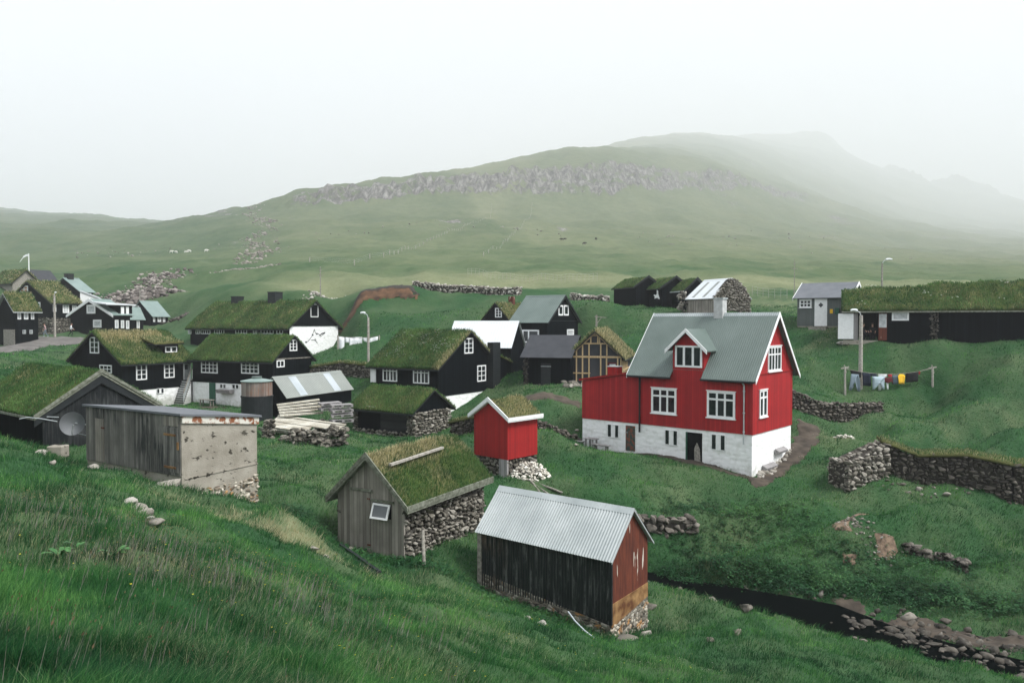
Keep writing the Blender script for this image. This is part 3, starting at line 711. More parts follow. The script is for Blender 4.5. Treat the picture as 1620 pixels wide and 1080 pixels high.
# straw-coloured ground: pasture above the village, worn strips on the near slope
def gauss(px, py, Y, rx, ry, X=None, Yq=None):
    p = ((px - 810) / F * Y, Y); X = Xn if X is None else X; Yq = Ng if Yq is None else Yq
    return np.exp(-(((X - p[0]) / rx) ** 2 + ((Yq - p[1]) / ry) ** 2))
FENCE_LINE = [PZ_ for PZ_ in ()]
def dryness(x, y):
    u = x / y; y = ny(y); x = u * y
    mott = .55 + 1.1 * fbm(x / 1.3, y / 1.3, 3, .6)
    d = 0.08 + 0.24 * fbm(x / 3.5, y / 3.5, 4, .55) * (y < 70)
    wob = pnoise(x / 9, y / 9) * 3
    past = sstep(96, 102, y + wob) * (1 - sstep(112, 132, y + wob * 3)) * sstep(-0.36, -0.28, u + wob * 0.01)
    past = past * 0.45 + sstep(96, 103, y + wob) * sstep(-0.36, -0.24, u + wob * 0.01) * 0.15
    e1 = sstep(190, 196, y - 40 * np.maximum(u, 0)) * sstep(-0.01, 0.02, u + (y - 200) * 0.0006) * 0.30
    e2 = sstep(170, 200, y + wob * 3) * (1 - sstep(-0.10, -0.07, u - (y - 200) * 0.0008)) * sstep(-0.40, -0.25, u) * 0.22
    hill = e1 + e2
    d = d + np.maximum(past, hill) + 0.22 * fbm(x / 25, y / 25, 4, .6) * sstep(70, 110, y) + 0.10 * sstep(90, 110, y) + 0.13 * sstep(130, 200, y)
    for px, py, Y, rx, ry, a in [(400, 835, 20, 2.8, 1.3, .62), (340, 815, 20, 1.6, .9, .5), (480, 850, 21, 1.8, 1.0, .55), (520, 875, 21, 1.4, .7, .45), (150, 850, 11.5, 2.2, .9, .35), (250, 915, 10, 1.6, .8, .3), (330, 970, 9, 1.6, .8, .28),
                                 (60, 705, 27, 2.5, 1.0, .3), (450, 950, 11.5, 2.0, 1.0, .3), (30, 800, 14, 1.5, 1, .3), (690, 1010, 13, 2, 1.2, .25), (50, 572, 51, 5, 1.5, .5), (100, 570, 56, 4, 1.2, .5), (1150, 640, 50, 1, 1, 0),
                                 (1360, 705, 43.5, 5, .8, .28), (1500, 690, 46, 7, 1.2, .22), (1400, 640, 52, 6, 1, .15), (1230, 480, 85, 8, 5, .3), (860, 627, 50, 3, 1.2, .3), (1345, 543, 59, 3, 1, .3), (1290, 528, 61, 2, .6, .45), (1215, 474, 92, 5, 7, .45), (950, 460, 96, 5, 3, .3)]:
        d = d + a * (.85 if Y > 18 else .5) * mott * gauss(px, py, Y, rx, ry, x, y)
    return np.clip(d, 0, 1)
dryg = dryness(Xg, Yg)
nv, nu = Xg.shape
idx = np.arange(nv * nu).reshape(nv, nu)
quads = np.stack([idx[:-1, :-1], idx[:-1, 1:], idx[1:, 1:], idx[1:, :-1]], -1).reshape(-1, 4)
terrain = arrays_obj('ground', np.stack([Xg, Yg, Zg], -1).reshape(-1, 3), quads, M['ground'], smooth=True, attr={'dry': dryg.ravel(), 'rock': rockm.ravel()})
tag(terrain, kind='structure')

# ------------------------------------------------------------------ stones
def _rocklib(k=14):
    lib = []
    for i in range(k):
        bm = bmesh.new(); bmesh.ops.create_icosphere(bm, subdivisions=2, radius=1.0)
        v = np.array([x.co[:] for x in bm.verts]); f = np.array([[q.index for q in p.verts] for p in bm.faces]); bm.free()
        for _ in range(8):
            n_ = rng.normal(size=3); n_ /= np.linalg.norm(n_); d = rng.uniform(.25, .65)
            e = v @ n_ - d; v = v - np.outer(np.maximum(e, 0) * 1.0, n_)
        v += rng.normal(scale=.02, size=v.shape)
        lib.append(v / np.abs(v).max(0)); F0 = f
    return lib, F0
ROCKS, ROCKF = _rocklib()
class Stones:
    def __init__(s): s.v = []; s.r = []
    def put(s, c, sz, axes=None, yaw=None, r=None):
        v = ROCKS[rng.integers(len(ROCKS))] * np.asarray(sz)
        if axes is not None:
            v = v @ np.asarray(axes)
        else:
            y = rng.uniform(0, 6.28) if yaw is None else yaw
            t = rng.uniform(-.2, .2); v = v @ np.array([[1, 0, 0], [0, math.cos(t), math.sin(t)], [0, -math.sin(t), math.cos(t)]])
            v = v @ np.array([[math.cos(y), math.sin(y), 0], [-math.sin(y), math.cos(y), 0], [0, 0, 1]])
        s.v.append(v + np.asarray(c)); s.r.append(rng.uniform(0, 1) if r is None else r)
    def build(s, name, m, parent=None):
        V = np.concatenate(s.v); k = len(ROCKS[0]); n_ = len(s.v)
        f = (ROCKF[None] + (np.arange(n_) * k)[:, None, None]).reshape(-1, 3)
        return arrays_obj(name, V, f, m, parent, {'rnd': np.repeat(s.r, k)})
def stone_face(st, T, t0, t1, zb, zt, size=0.2, depth=0.13, d=0.0, bright=(0, 1)):
    """courses of irregular stones on a wall face; T(t, z, outward)->xyz; zb, zt may depend on t"""
    fb = zb if callable(zb) else (lambda t: zb); ft = zt if callable(zt) else (lambda t: zt)
    o = np.array(T(0, 0, 0)); ax = np.array([np.array(T(1, 0, 0)) - o, np.array(T(0, 0, 1)) - o, np.array(T(0, 1, 0)) - o])
    z = min(fb(t0), fb(t1)) + size * .3; zmax = max(ft(t) for t in np.linspace(t0, t1, 9))
    while z < zmax:
        hh = size * rng.uniform(.45, 1.15); t = t0 + rng.uniform(-.1, .05)
        while t < t1:
            wv = size * rng.uniform(.5, 2.0) * (1.35 if rng.random() < .15 else 1); tc_ = t + wv / 2
            if tc_ + 0.02 < t1 + size * .4 and fb(tc_) - .1 < z + hh / 2 < ft(tc_) + size * .12:
                a = rng.uniform(-.25, .25); ca, sa = math.cos(a), math.sin(a)
                A = np.array([ax[0] * ca + ax[2] * sa, ax[1], -ax[0] * sa + ax[2] * ca])
                st.put(T(min(tc_, t1 - size * .25), z + hh / 2 + rng.uniform(-.035, .035), d + rng.uniform(-.05, .035)), (wv * .5, depth, hh * rng.uniform(.5, .72)), axes=A, r=rng.uniform(*bright))
            t += wv
        z += hh * .93

# ------------------------------------------------------------------ grass blades
def blades(p, nrm, hgt, wid, dry, lean=(0.35, -0.1), leanamt=0.45):
    """p (n,3) roots -> one bent tapering blade each: 5 vertices, a quad and a triangle"""
    n = len(p); az = rng.uniform(0, 2 * np.pi, n); sdv = np.stack([np.cos(az), np.sin(az), np.zeros(n)], -1) * wid[:, None] / 2
    ld = np.array([lean[0], lean[1], 0])[None] * leanamt * rng.uniform(.0, 1.9, n)[:, None] + rng.normal(scale=.30, size=(n, 3)) * [1, 1, 0]
    up = nrm * 0.4 + np.array([0, 0, .6]); mid = p + (up * 0.55 + ld * 0.25) * hgt[:, None]; tip = p + (up * 0.95 + ld * 0.95) * hgt[:, None]
    V = np.stack([p - sdv, p + sdv, mid - sdv * .75, mid + sdv * .75, tip], 1).reshape(-1, 3)
    b = np.arange(n)[:, None] * 5
    return V, b + np.array([[0, 1, 3, 2]]), b + np.array([[2, 3, 4]]), np.repeat(rng.uniform(0, 1, n), 5), np.repeat(dry, 5)

# ------------------------------------------------------------------ houses
class House:
    def __init__(s, name, label, cat, lay, group=None):
        s.l = lay; s.root = empty(name, tuple(lay.O), -0.0)
        s.root.rotation_euler = (0, 0, math.atan2(lay.b[1], lay.b[0]))
        tag(s.root, label, cat, group)
        s.ridge = lay.ridge
    # section coordinates: q across the gable, r along the ridge
    def Q(s, q, z, r):
        return (q, r, z) if s.ridge == 'A' else (r, q, z)
    def T(s, wall):
        return (lambda t, z, d=0.0: (-d, t, z)) if wall == 'A' else (lambda t, z, d=0.0: (t, -d, z))
    def prof(s, z0, grow=0.0, h=None, hr=None):
        W = s.l.W; h = s.l.h if h is None else h; hr = s.l.hr if hr is None else hr
        return [(-grow, z0), (W + grow, z0), (W + grow, h), (W / 2, hr + grow * (hr - h) / (W / 2)), (-grow, h)]
    def body(s, m, z0=-1.2, name='wall', r0=0.0, r1=None, grow=0.0):
        b = MB(); b.prism(s.prof(z0, grow), r0 - grow, (s.l.L if r1 is None else r1) + grow, s.Q); return b.build(name, m, s.root)
    def plinth(s, m, z0, z1, name='plinth', grow=-0.03, bevel=0):
        l = s.l; b = MB(); b.box((-grow, -grow, z0), (l.LB + grow, l.LA + grow, z1)); return b.build(name, m, s.root)
    def box(s, wall, t0, t1, z0, z1, d0, d1, m, name, parent=None):
        T = s.T(wall); b = MB(); b.box((t0, z0, d0), (t1, z1, d1), T=lambda a, c, e: T(a, c, e)); return b.build(name, m, parent or s.root)
    def window(s, wall, px, cols=2, rows=3, bw=0.09, mb=0.045, frame='white', pane='glass', d=0.0, z=None, sill=False, name='window'):
        """px: photograph rectangle (x0, y0, x1, y1) on that wall; cols/rows: a count or the fractions of the glazing bars"""
        x0, y0, x1, y1 = px; l = s.l
        ta, za = l.px(wall, x0, y0); tb, zb = l.px(wall, x1, y0); _, zc = l.px(wall, x0, y1); _, zd = l.px(wall, x1, y1)
        t0, t1 = sorted((ta, tb)); z1 = (za + zb) / 2; z0 = (zc + zd) / 2
        if t1 - t0 > 3.2 or z1 - z0 < .15: print('window?', s.root.name, t0, t1, z0, z1)
        return s.window_m(wall, t0, t1, z0, z1, cols, rows, bw, mb, frame, pane, d, sill, name)
    def window_m(s, wall, t0, t1, z0, z1, cols=2, rows=3, bw=0.09, mb=0.045, frame='white', pane='glass', d=0.0, sill=False, name='window'):
        T = s.T(wall); b = MB(); P_ = d + 0.055
        B = lambda a, c, e, f, d0=d - .01, d1=P_: b.box((a, e, d0), (c, f, d1), T=T)
        bw = min(bw, (t1 - t0) * .2, (z1 - z0) * .2)
        B(t0, t1, z1 - bw, z1); B(t0, t1, z0, z0 + bw); B(t0, t0 + bw, z0 + bw, z1 - bw); B(t1 - bw, t1, z0 + bw, z1 - bw)
        cs = [i / cols for i in range(1, cols)] if isinstance(cols, int) else cols
        rs = [i / rows for i in range(1, rows)] if isinstance(rows, int) else rows
        for c in cs:
            m_ = mb * (1.6 if (len(cs) % 2 == 1 and abs(c - .5) < .01) else 1.0); x = t0 + bw + (t1 - t0 - 2 * bw) * c
            b.box((x - m_ / 2, z0 + bw, d - .01), (x + m_ / 2, z1 - bw, d + .045), T=T)
        for c in rs:
            z = z1 - bw - (z1 - z0 - 2 * bw) * c
            b.box((t0 + bw, z - mb / 2, d - .01), (t1 - bw, z + mb / 2, d + .04), T=T)
        f = b.build(name, M[frame], s.root)
        g = MB(); g.box((t0 + bw * .8, z0 + bw * .8, d - .03), (t1 - bw * .8, z1 - bw * .8, d + .018), T=T); g.build('pane', M[pane], f)
        if sill:
            q = MB(); q.box((t0 - .05, z0 - .05, d - .01), (t1 + .05, z0 - .002, d + .10), T=T); q.build('sill', M[frame], f); q = MB(); q.box((t0 - .04, z1 + .002, d - .01), (t1 + .04, z1 + .045, d + .085), T=T); q.build('head_board', M[frame], f)
        return f
    def sheet_roof(s, m, eo=0.25, go=0.2, t=0.05, corr=None, amp=0.012, cap=True, name='roof', r0=None, r1=None, capm=None, sides=(0, 1), notch=None):
        """two sheet-metal slopes; corr = wavelength of real corrugation"""
        l = s.l; W, Ln = l.W, l.L; sl = (l.hr - l.h) / (W / 2); r0 = -go if r0 is None else r0; r1 = Ln + go if r1 is None else r1
        n_ = int((r1 - r0) / corr * 6) if corr else 2
        rr = np.linspace(r0, r1, n_); V = []; Fq = []
        nn = np.array([-sl, 1.0]); nn /= np.linalg.norm(nn)
        for side in sides:
            qs = np.array([W / 2, -eo]); base = len(V)
            zz = l.h + sl * qs
            for k_, (q, z) in enumerate(zip(qs, zz)):
                for r in rr:
                    if notch and side == 0 and k_ == 1: q = .03 if notch[0] < r < notch[1] else -eo; z = l.h + sl * q
                    a = amp * math.sin(2 * math.pi * (r - r0) / corr) if corr else 0.0
                    for th in (t + a, 0.012 + (a if corr else 0)):
                        qq, z2 = q + nn[0] * th, z + nn[1] * th
                        if k_ == 0: qq = q; z2 = z + th / nn[1]
                        V.append(s.Q(qq if side == 0 else W - qq, z2, r))
            def id_(k_, i, w_): return base + (k_ * n_ + i) * 2 + w_
            for i in range(n_ - 1):
                Fq += [(id_(0, i, 0), id_(0, i + 1, 0), id_(1, i + 1, 0), id_(1, i, 0)), (id_(0, i, 1), id_(1, i, 1), id_(1, i + 1, 1), id_(0, i + 1, 1)),
                       (id_(1, i, 0), id_(1, i + 1, 0), id_(1, i + 1, 1), id_(1, i, 1))]
            for i in (0, n_ - 1): Fq.append((id_(0, i, 0), id_(1, i, 0), id_(1, i, 1), id_(0, i, 1)))
        b = MB(); b.add(V, Fq); o = b.build(name, m, s.root)
        if cap:
            c = MB()
            for sg in (-1, 1):
                pts = [(W / 2, l.hr + t * 1.6 + .01), (W / 2 + sg * .16, l.hr + t * 1.6 + .01 - .16 * sl)]
                c.prism([pts[0], pts[1], (pts[1][0], pts[1][1] - .03), (pts[0][0], pts[0][1] - .03)], r0 - .01, r1 + .01, lambda a, b_, c_: s.Q(a, b_, c_))
            c.build('ridge_cap', capm or m, o)
        return o
    def barge(s, m, r, w=0.16, th=0.035, eo=0.25, t=0.05, side=(0, 1), name='bargeboard', drop=0.0):
        l = s.l; W = l.W; sl = (l.hr - l.h) / (W / 2)
        for sg in side:
            q1 = -eo - .02; z1 = l.h + sl * q1 + t * 1.3 - drop; q0 = W / 2; z0 = l.hr + t * 1.6 - drop
            poly = [(q0, z0), (q1, z1), (q1, z1 - w), (q0, z0 - w * 1.25)]
            if sg: poly = [(W - a, c) for a, c in poly]
            b = MB(); b.prism(poly, r - th / 2, r + th / 2, lambda a, c, e: s.Q(a, c, e)); b.build(name, m, s.root)
    def gutter(s, m, side=0, eo=0.25, r0=0.0, r1=None, r=0.055):
        l = s.l; sl = (l.hr - l.h) / (l.W / 2); q = -eo - r * .8; z = l.h - sl * eo - .02
        if side: q = l.W - q
        b = MB(); b.tube([s.Q(q, z, r0), s.Q(q, z, l.L if r1 is None else r1)], r, 8); return b.build('gutter', m, s.root)
    def turf(s, eo=0.3, go=0.2, th=0.22, dry=0.2, dens=1.0, blade=(0.10, 0.2), r0=None, r1=None, board='black', sag=0.0, drypatch=None, bumpy=0.05, flowers=0, hump=0.0, rise=None):
        """turf laid over both slopes as one rounded quilt, with its grass"""
        l = s.l; W, Ln = l.W, l.L; sl = (l.hr - l.h) / (W / 2); r0 = -go if r0 is None else r0; r1 = Ln + go if r1 is None else r1
        nq, nr = 34, max(8, int((r1 - r0) / 0.22))
        q = np.linspace(-eo, W + eo, nq); r = np.linspace(r0, r1, nr); Q_, R_ = np.meshgrid(q, r)
        def top(Q_, R_):
            a = np.abs(Q_ - W / 2); rl = l.hr - sl * np.sqrt(a * a + .06 ** 2 * W)
            ed = np.minimum(np.minimum(Q_ + eo, W + eo - Q_), np.minimum(R_ - r0, r1 - R_) * 1.3)
            wx = l.O[0] + Q_ * 1.3 + R_; wy = l.O[1] + R_ - Q_ * .4
            z = rl + th * (0.55 + 0.45 * sstep(0, .3, ed)) + bumpy * 1.6 * fbm(wx / .8, wy / .8, 3) * sstep(0, .25, ed) + bumpy * 2 * pnoise(wx / 2.5, wy / 2.5)
            z = z - sag * np.sin(np.pi * np.clip((R_ - r0) / (r1 - r0), 0, 1)) + hump * np.sin(np.pi * np.clip((R_ - r0) / (r1 - r0), 0, 1) * 1.0) 
            if rise is not None: z = z + rise(R_) * np.clip(1.15 - a / (W / 2 + eo), 0, 1)
            return z
        Z_ = top(Q_, R_); Zb = l.hr - sl * np.abs(Q_ - W / 2) + .02
        def pk(Q_, R_, Z_): return np.stack([Q_, R_, Z_], -1).reshape(-1, 3) if s.ridge == 'A' else np.stack([R_, Q_, Z_], -1).reshape(-1, 3)
        V = np.concatenate([pk(Q_, R_, Z_), pk(Q_, R_, Zb)]); n1 = nq * nr; I = np.arange(n1).reshape(nr, nq)
        fl = lambda a: a if s.ridge == 'A' else a[:, ::-1]
        topf = np.stack([I[:-1, :-1], I[:-1, 1:], I[1:, 1:], I[1:, :-1]], -1).reshape(-1, 4)
        botf = topf[:, ::-1] + n1
        ring = np.concatenate([I[0, :], I[1:, -1], I[-1, -2::-1], I[-2:0:-1, 0]]); nx_ = np.roll(ring, -1)
        sidef = np.stack([ring, ring + n1, nx_ + n1, nx_], -1)
        F4 = [fl(topf), fl(botf), fl(sidef)]
        def dryf(Q_, R_):
            wx = l.O[0] * 3 + Q_ * 1.1 + R_ * .3; wy = l.O[1] + R_
            d = dry - .03 + 0.32 * fbm(wx / 1.4, wy / 1.4, 4, .6)
            if drypatch is not None: d = d + drypatch(Q_, R_)
            return np.clip(d, 0, 1)
        da = dryf(Q_, R_).ravel(); da = np.concatenate([da, da])
        # grass
        Yd = float(np.hypot(*l.world(0, 0, 0)[:2])); area = (r1 - r0) * (W + 2 * eo) * math.sqrt(1 + sl * sl)
        nb = int(min(70000, area * 520000 / Yd ** 2 * dens))
        qb = rng.uniform(-eo - .02, W + eo + .02, nb); rb = rng.uniform(r0 - .02, r1 + .02, nb)
        ne = nb // 7                       # thicker fringe along eaves and verges
        k = rng.integers(0, 4, ne); qb[:ne] = np.where(k == 0, -eo, np.where(k == 1, W + eo, qb[:ne])); rb[:ne] = np.where(k == 2, r0, np.where(k == 3, r1, rb[:ne]))
        zb = top(np.clip(qb, -eo, W + eo), np.clip(rb, r0, r1)) - .01; zb[:ne] -= rng.uniform(0, .12, ne)
        nv_ = np.stack([np.sign(qb - W / 2) * sl * .5, np.zeros(nb), np.ones(nb)], -1)
        if s.ridge == 'A': pb = np.stack([qb, rb, zb], -1); nb_ = nv_
        else: pb = np.stack([rb, qb, zb], -1); nb_ = nv_[:, [1, 0, 2]]
        db = dryf(qb, rb); hb = .72 * rng.uniform(blade[0], blade[1], nb) * (1 + .5 * db) * (.6 + .8 * rng.random(nb)); wb = np.full(nb, max(.007, .00065 * Yd)) * rng.uniform(.7, 1.3, nb)
        Vb, Fb4, Fb3, ra, dd = blades(pb, nb_, hb, wb, db, lean=(.5, .1), leanamt=.4)
        nV = len(V); Vall = np.concatenate([V, Vb]); nf = sum(len(x) for x in F4)
        mi = np.concatenate([np.zeros(nf), np.ones(len(Fb4) + len(Fb3))]); sm = np.concatenate([np.ones(nf), np.zeros(len(Fb4) + len(Fb3))])
        o = arrays_obj('turf_roof', Vall, F4 + [Fb4 + nV, Fb3 + nV], [M['turf'], M['turfblade']], s.root,
                       {'dry': np.concatenate([da, dd]), 'rnd': np.concatenate([np.zeros(nV), ra])}, smooth=sm, matidx=mi)
        # boards under the turf
        b = MB()
        for sg in (0, 1):
            poly = [(W / 2, l.hr + .015), (-eo - .03, l.h - sl * (eo + .03) + .015), (-eo - .03, l.h - sl * (eo + .03) - .07), (W / 2, l.hr - .07)]
            if sg: poly = [(W - a, c) for a, c in poly]
            b.prism(poly, r0 - .03, r1 + .03, lambda a, c, e: s.Q(a, c, e))
        b.build('roof_boards', M[board], s.root)
        if flowers:
            fl_ = MB()
            for _ in range(flowers):
                cx, cr = rng.uniform(.1, W / 2 - .2), rng.uniform(r0 + .3, r1 - .3)
                for _ in range(rng.integers(2, 9)):
                    a_, c_ = cx + rng.normal() * .14, cr + rng.normal() * .22; z_ = float(top(np.array(a_), np.array(c_))) + .2; e = .045
                    fl_.add([s.Q(a_ - e, z_, c_ - e), s.Q(a_ + e, z_ + e, c_ - e), s.Q(a_ + e, z_, c_ + e), s.Q(a_ - e, z_ + e, c_ + e)], [(0, 1, 2, 3)])
            f_ = fl_.build('flowers', M['petal'], o); f_['kind'] = 'stuff'
        return o
    def boards(s, m, wall, t0, t1, z0, z1, **k): return s.box(wall, t0, t1, z0, z1, *k.get('d', (0, .03)), m, k.get('name', 'board'))
    def chimney(s, m, q, r, w, z0, z1, cap=None, name='chimney', d=None):
        b = MB(); d = d or w; x, y, _ = s.Q(q, 0, r); b.box((x - w / 2, y - d / 2, z0), (x + w / 2, y + d / 2, z1)); o = b.build(name, m, s.root)
        c = MB(); c.box((x - w / 2 - .05, y - d / 2 - .05, z1 + .002), (x + w / 2 + .05, y + d / 2 + .05, z1 + .08)); c.build('chimney_cap', cap or m, o); return o

def lid(root, name, m, pts, th):
    b = MB(); n = len(pts); b.add([tuple(p) for p in pts] + [(p[0], p[1], p[2] + th) for p in pts], [tuple(range(n)), tuple(range(2 * n - 1, n - 1, -1))] + [(i, (i + 1) % n, (i + 1) % n + n, i + n) for i in range(n)])
    return b.build(name, m, root)

# ---- the red house
H = House('red_house', 'big red house with grey-green roof, white stone basement and a dormer', 'house', L['redhouse']); l = H.l
_, zb = l.px('A', 1188, 688)
ANN, _ = l.px('A', 921, 600)        # far end of the annex along the front
zb2 = zb
m = MB(); m.prism([(0, zb2), (l.LB, zb2), (l.LB, l.h), (l.LB / 2, l.hr), (0, l.h)], 0, l.LA, H.Q); H_wall = m.build('wall', M['red'], H.root)
b = MB(); b.box((.05, .05, -1.5), (l.LB - .05, ANN, zb2 - .002)); base = b.build('basement', M['plaster'], H.root)
# annex: lean-to against the left end, flush with the front
hL = l.px('A', 921, 602)[1]; hR = l.px('A', 1000, 590)[1]
b = MB(); b.add([(0, l.LA, zb2), (0, ANN, zb2), (0, ANN, hL), (0, l.LA, hR), (l.LB - .6, l.LA, zb2), (l.LB - .6, ANN, zb2), (l.LB - .6, ANN, hL), (l.LB - .6, l.LA, hR)],
               [(0, 1, 2, 3), (4, 7, 6, 5), (1, 5, 6, 2), (2, 6, 7, 3), (0, 4, 5, 1), (0, 3, 7, 4)]); ann = b.build('annex', M['red'], H.root)
lid(H.root, 'annex_roof', M['redshed'], [(-.12, l.LA + .01, hR + .01), (-.12, ANN + .15, hL + .0), (l.LB - .5, ANN + .15, hL + .0), (l.LB - .5, l.LA + .01, hR + .01)], .11)
b = MB(); x, _ = l.px('A', 944, 590); b.box((1.6, x - .32, hL - .3), (2.2, x + .32, hL + .78)); ch = b.build('red_chimney', M['redshed'], H.root)
b = MB(); b.box((1.55, x - .37, hL + .782), (2.25, x + .37, hL + .84)); b.build('chimney_cap', M['trim_grey'], ch)
nch = sorted((l.px('A', 1113.5, 590)[0], l.px('A', 1064.5, 590)[0]))
roof = H.sheet_roof(M['roofgreen'], eo=.32, go=.28, t=.06, corr=.12, amp=.012, capm=M['rooflight'], notch=nch)
for r in (-.30, l.LA + .30): H.barge(M['white'], r, w=.2, eo=.32, t=.08)
gx = [l.px('A', p, 592)[0] for p in (1188, 1112, 1066, 1001)]
H.gutter(M['black'], 0, .32, r0=-.25, r1=gx[1] - .02); H.gutter(M['black'], 0, .32, r0=gx[2] + .02, r1=l.LA + .25)
# drain pipes
b = MB(); t, _ = l.px('A', 1178, 600); b.tube([(-.36, t, l.h - .35), (-.06, t, l.h - .6), (-.06, t, zb2 - .5)], .045, 8)
for z in (l.h - .9, l.h - 2.0, zb2 + .1): b.tube([(-.06, t, z), (-.06, t, z + .06)], .06, 8)
b.build('drain_pipe', M['steel'], H.root)
b = MB(); t, _ = l.px('A', 1013, 600); b.tube([(-.30, t, l.h - .3), (-.07, t, l.h - .5), (-.07, t, zb2 - .45)], .06, 8); b.build('drain_pipe', M['black'], H.root)
FR = [1 / 3, 2 / 3]
H.window('A', (1119, 619, 1163.5, 661), FR, [.27], bw=.11, mb=.10, sill=True)
H.window('A', (1031, 614, 1070.5, 654), FR, [.27], bw=.11, mb=.10, sill=True)
H.window('B', (1214.5, 547.5, 1235, 586.5), [.25, .5, .75], [.3], bw=.09, mb=.07, sill=True)
H.window('B', (1201, 616.5, 1213, 659), [.5], [.25], bw=.09, mb=.09, sill=True)
for r_ in ((1125, 687, 1147.5, 712), (1051.5, 680, 1072, 704), (960.5, 671, 979, 692)): H.window('A', r_, [.5], [], bw=.035, mb=.17, d=-.045)
t0, z0 = l.px('A', 1004, 714); t1, z1 = l.px('A', 989.5, 672.5)
dd = H.box('A', t0, t1, z0, z1, -.08, -.02, M['doorworn'], 'door')
b = MB(); T = H.T('A'); b.box((t1 - .12, z0 + 1, -.03), (t1 - .08, z0 + 1.06, .02), T=T); b.build('handle', M['steel'], dd)
# open doorway: dark recess standing proud as a framed niche with a leaf leaning inside
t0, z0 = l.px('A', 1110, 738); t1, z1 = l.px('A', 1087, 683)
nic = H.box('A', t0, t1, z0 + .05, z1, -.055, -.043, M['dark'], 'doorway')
b = MB(); b.box((t1, z0, -.06), (t1 + .07, z1, .03), T=T); b.build('door_frame', M['greendoor'], nic)
b = MB(); b.add([T(t0 + .08, z0 + .12, -.035), T(t0 + .42, z0 + .12, -.035), T(t0 + .45, z0 + .9, -.035), T(t0 + .3, z0 + 1.25, -.035), T(t0 + .12, z0 + .9, -.035)] + [T(t0 + .08, z0 + .12, -.02), T(t0 + .42, z0 + .12, -.02), T(t0 + .45, z0 + .9, -.02), T(t0 + .3, z0 + 1.25, -.02), T(t0 + .12, z0 + .9, -.02)],
               [(0, 1, 2, 3, 4), (9, 8, 7, 6, 5)] + [(i, (i + 1) % 5, (i + 1) % 5 + 5, i + 5) for i in range(5)]); b.build('leaning_board', M['oldwood'], nic)
b = MB(); b.box((t0 - .15, z0 - .35, .0), (t1 + .1, z0 + .04, .55), T=T); b.build('doorstep', M['concrete'], H.root, bevel=.02)
# gable ledge
zl = l.px('B', 1195, 592)[1] ; b = MB(); b.box((0.0, l.h - .06, 0), (l.LB, l.h - .0, .05), T=H.T('B')); b.build('gable_ledge', M['redshed'], H.root)
for pa, pb, py in ((1206, 1224, 722), (1226, 1240, 697)):
    t0, _ = l.px('B', pa, py); t1, _ = l.px('B', pb, py); _, zt = l.px('B', (pa + pb) / 2, py)
    b = MB(); b.prism([(0, zt - .62), (.22, zt - .62), (.26, zt - .50), (0, zt - .36)], t0, t1, lambda a, c, e: H.T('B')(e, c, a)); b.build('cellar_hatch', M['pallet'], H.root)
# white chimney on the ridge
t, _ = l.px('A', 1139, 500); q = .5
pr = [l.world(l.LB / 2, tt, l.hr) for tt in np.linspace(0, l.LA, 60)]; tt = np.linspace(0, l.LA, 60)[int(np.argmin([abs(proj(p)[0] - 1139) for p in pr]))]
H.chimney(M['chimneywhite'], l.LB / 2, tt, .52, l.hr - .5, l.hr + .85, cap=M['trim_grey'])
# dormer
qd = -.006; sl = (l.hr - l.h) / (l.LB / 2)
def pxd(px, py):    # pixel on the dormer's front plane x = qd
    l2 = type('o', (), {})(); o = l.world(qd, 0, 0); X, Y, Z = o[0], o[1], l.O[2] - ZC; k = (px - 810) / F; z = l.h
    for _ in range(3):
        t_ = (k * (CP * Y - SP * (z + Z)) - X) / (l.a[0] - k * CP * l.a[1]); Yp = l.world(qd, t_, 0)[1]; yc = (540 - py) / F; z = (yc * Yp * CP - Yp * SP) / (CP + yc * SP) + ZC - l.O[2]
    return t_, z
d0, d1 = nch; _, de = pxd(1112, 549); dm = (d0 + d1) / 2; _, dr = pxd(1090, 523)
back = lambda z: (z - l.h) / sl
b = MB(); zb3 = l.h - .02
b.prism([(d0, zb3), (d1, zb3), (d1, de), (dm, dr), (d0, de)], qd, back(dr) + .02, lambda a, c, e: (e, a, c)); dor = b.build('dormer', M['red'], H.root)
ov = .3; ds = (dr - de) / ((d1 - d0) / 2)
b = MB()
for sg in (-1, 1):
    e0 = dm + sg * ((d1 - d0) / 2 + ov); ze = de - ds * ov
    b.prism([(dm, dr + .10), (e0, ze + .10), (e0, ze + .04), (dm, dr + .04)], qd - .3, back(dr) + .15, lambda a, c, e: (e, a, c))
b.build('dormer_roof', M['roofgreen'], dor)
for sg in (-1, 1):
    b = MB(); e0 = dm + sg * ((d1 - d0) / 2 + ov + .02); ze = de - ds * ov
    b.prism([(dm, dr + .13), (e0, ze + .12), (e0, ze - .08), (dm, dr - .09)], qd - .34, qd - .302, lambda a, c, e: (e, a, c)); b.build('bargeboard', M['white'], dor)
a0, w1 = pxd(1111, 547); a1, w0 = pxd(1068.5, 580)
T2 = lambda t_, z_, d_: (qd - d_, t_, z_)
b = MB(); bw = .1
for (x0, x1, z_0, z_1) in [(a0, a1, w1 - bw, w1), (a0, a1, w0, w0 + bw), (a0, a0 + bw, w0 + bw, w1 - bw), (a1 - bw, a1, w0 + bw, w1 - bw)]: b.box((x0, z_0, -.01), (x1, z_1, .055), T=T2)
for c in FR:
    x = a0 + (a1 - a0) * c; b.box((x - .06, w0 + bw, -.01), (x + .06, w1 - bw, .05), T=T2)
wd = b.build('dormer_window', M['white'], dor)
wd.parent = dor
b = MB(); b.box((a0 + .06, w0 + .06, -.02), (a1 - .06, w1 - .06, .018), T=T2)
# glass behind the bars is part of the dormer window (sub-part level already used)
gl = b.build('pane', M['glass'], dor)
RED = H

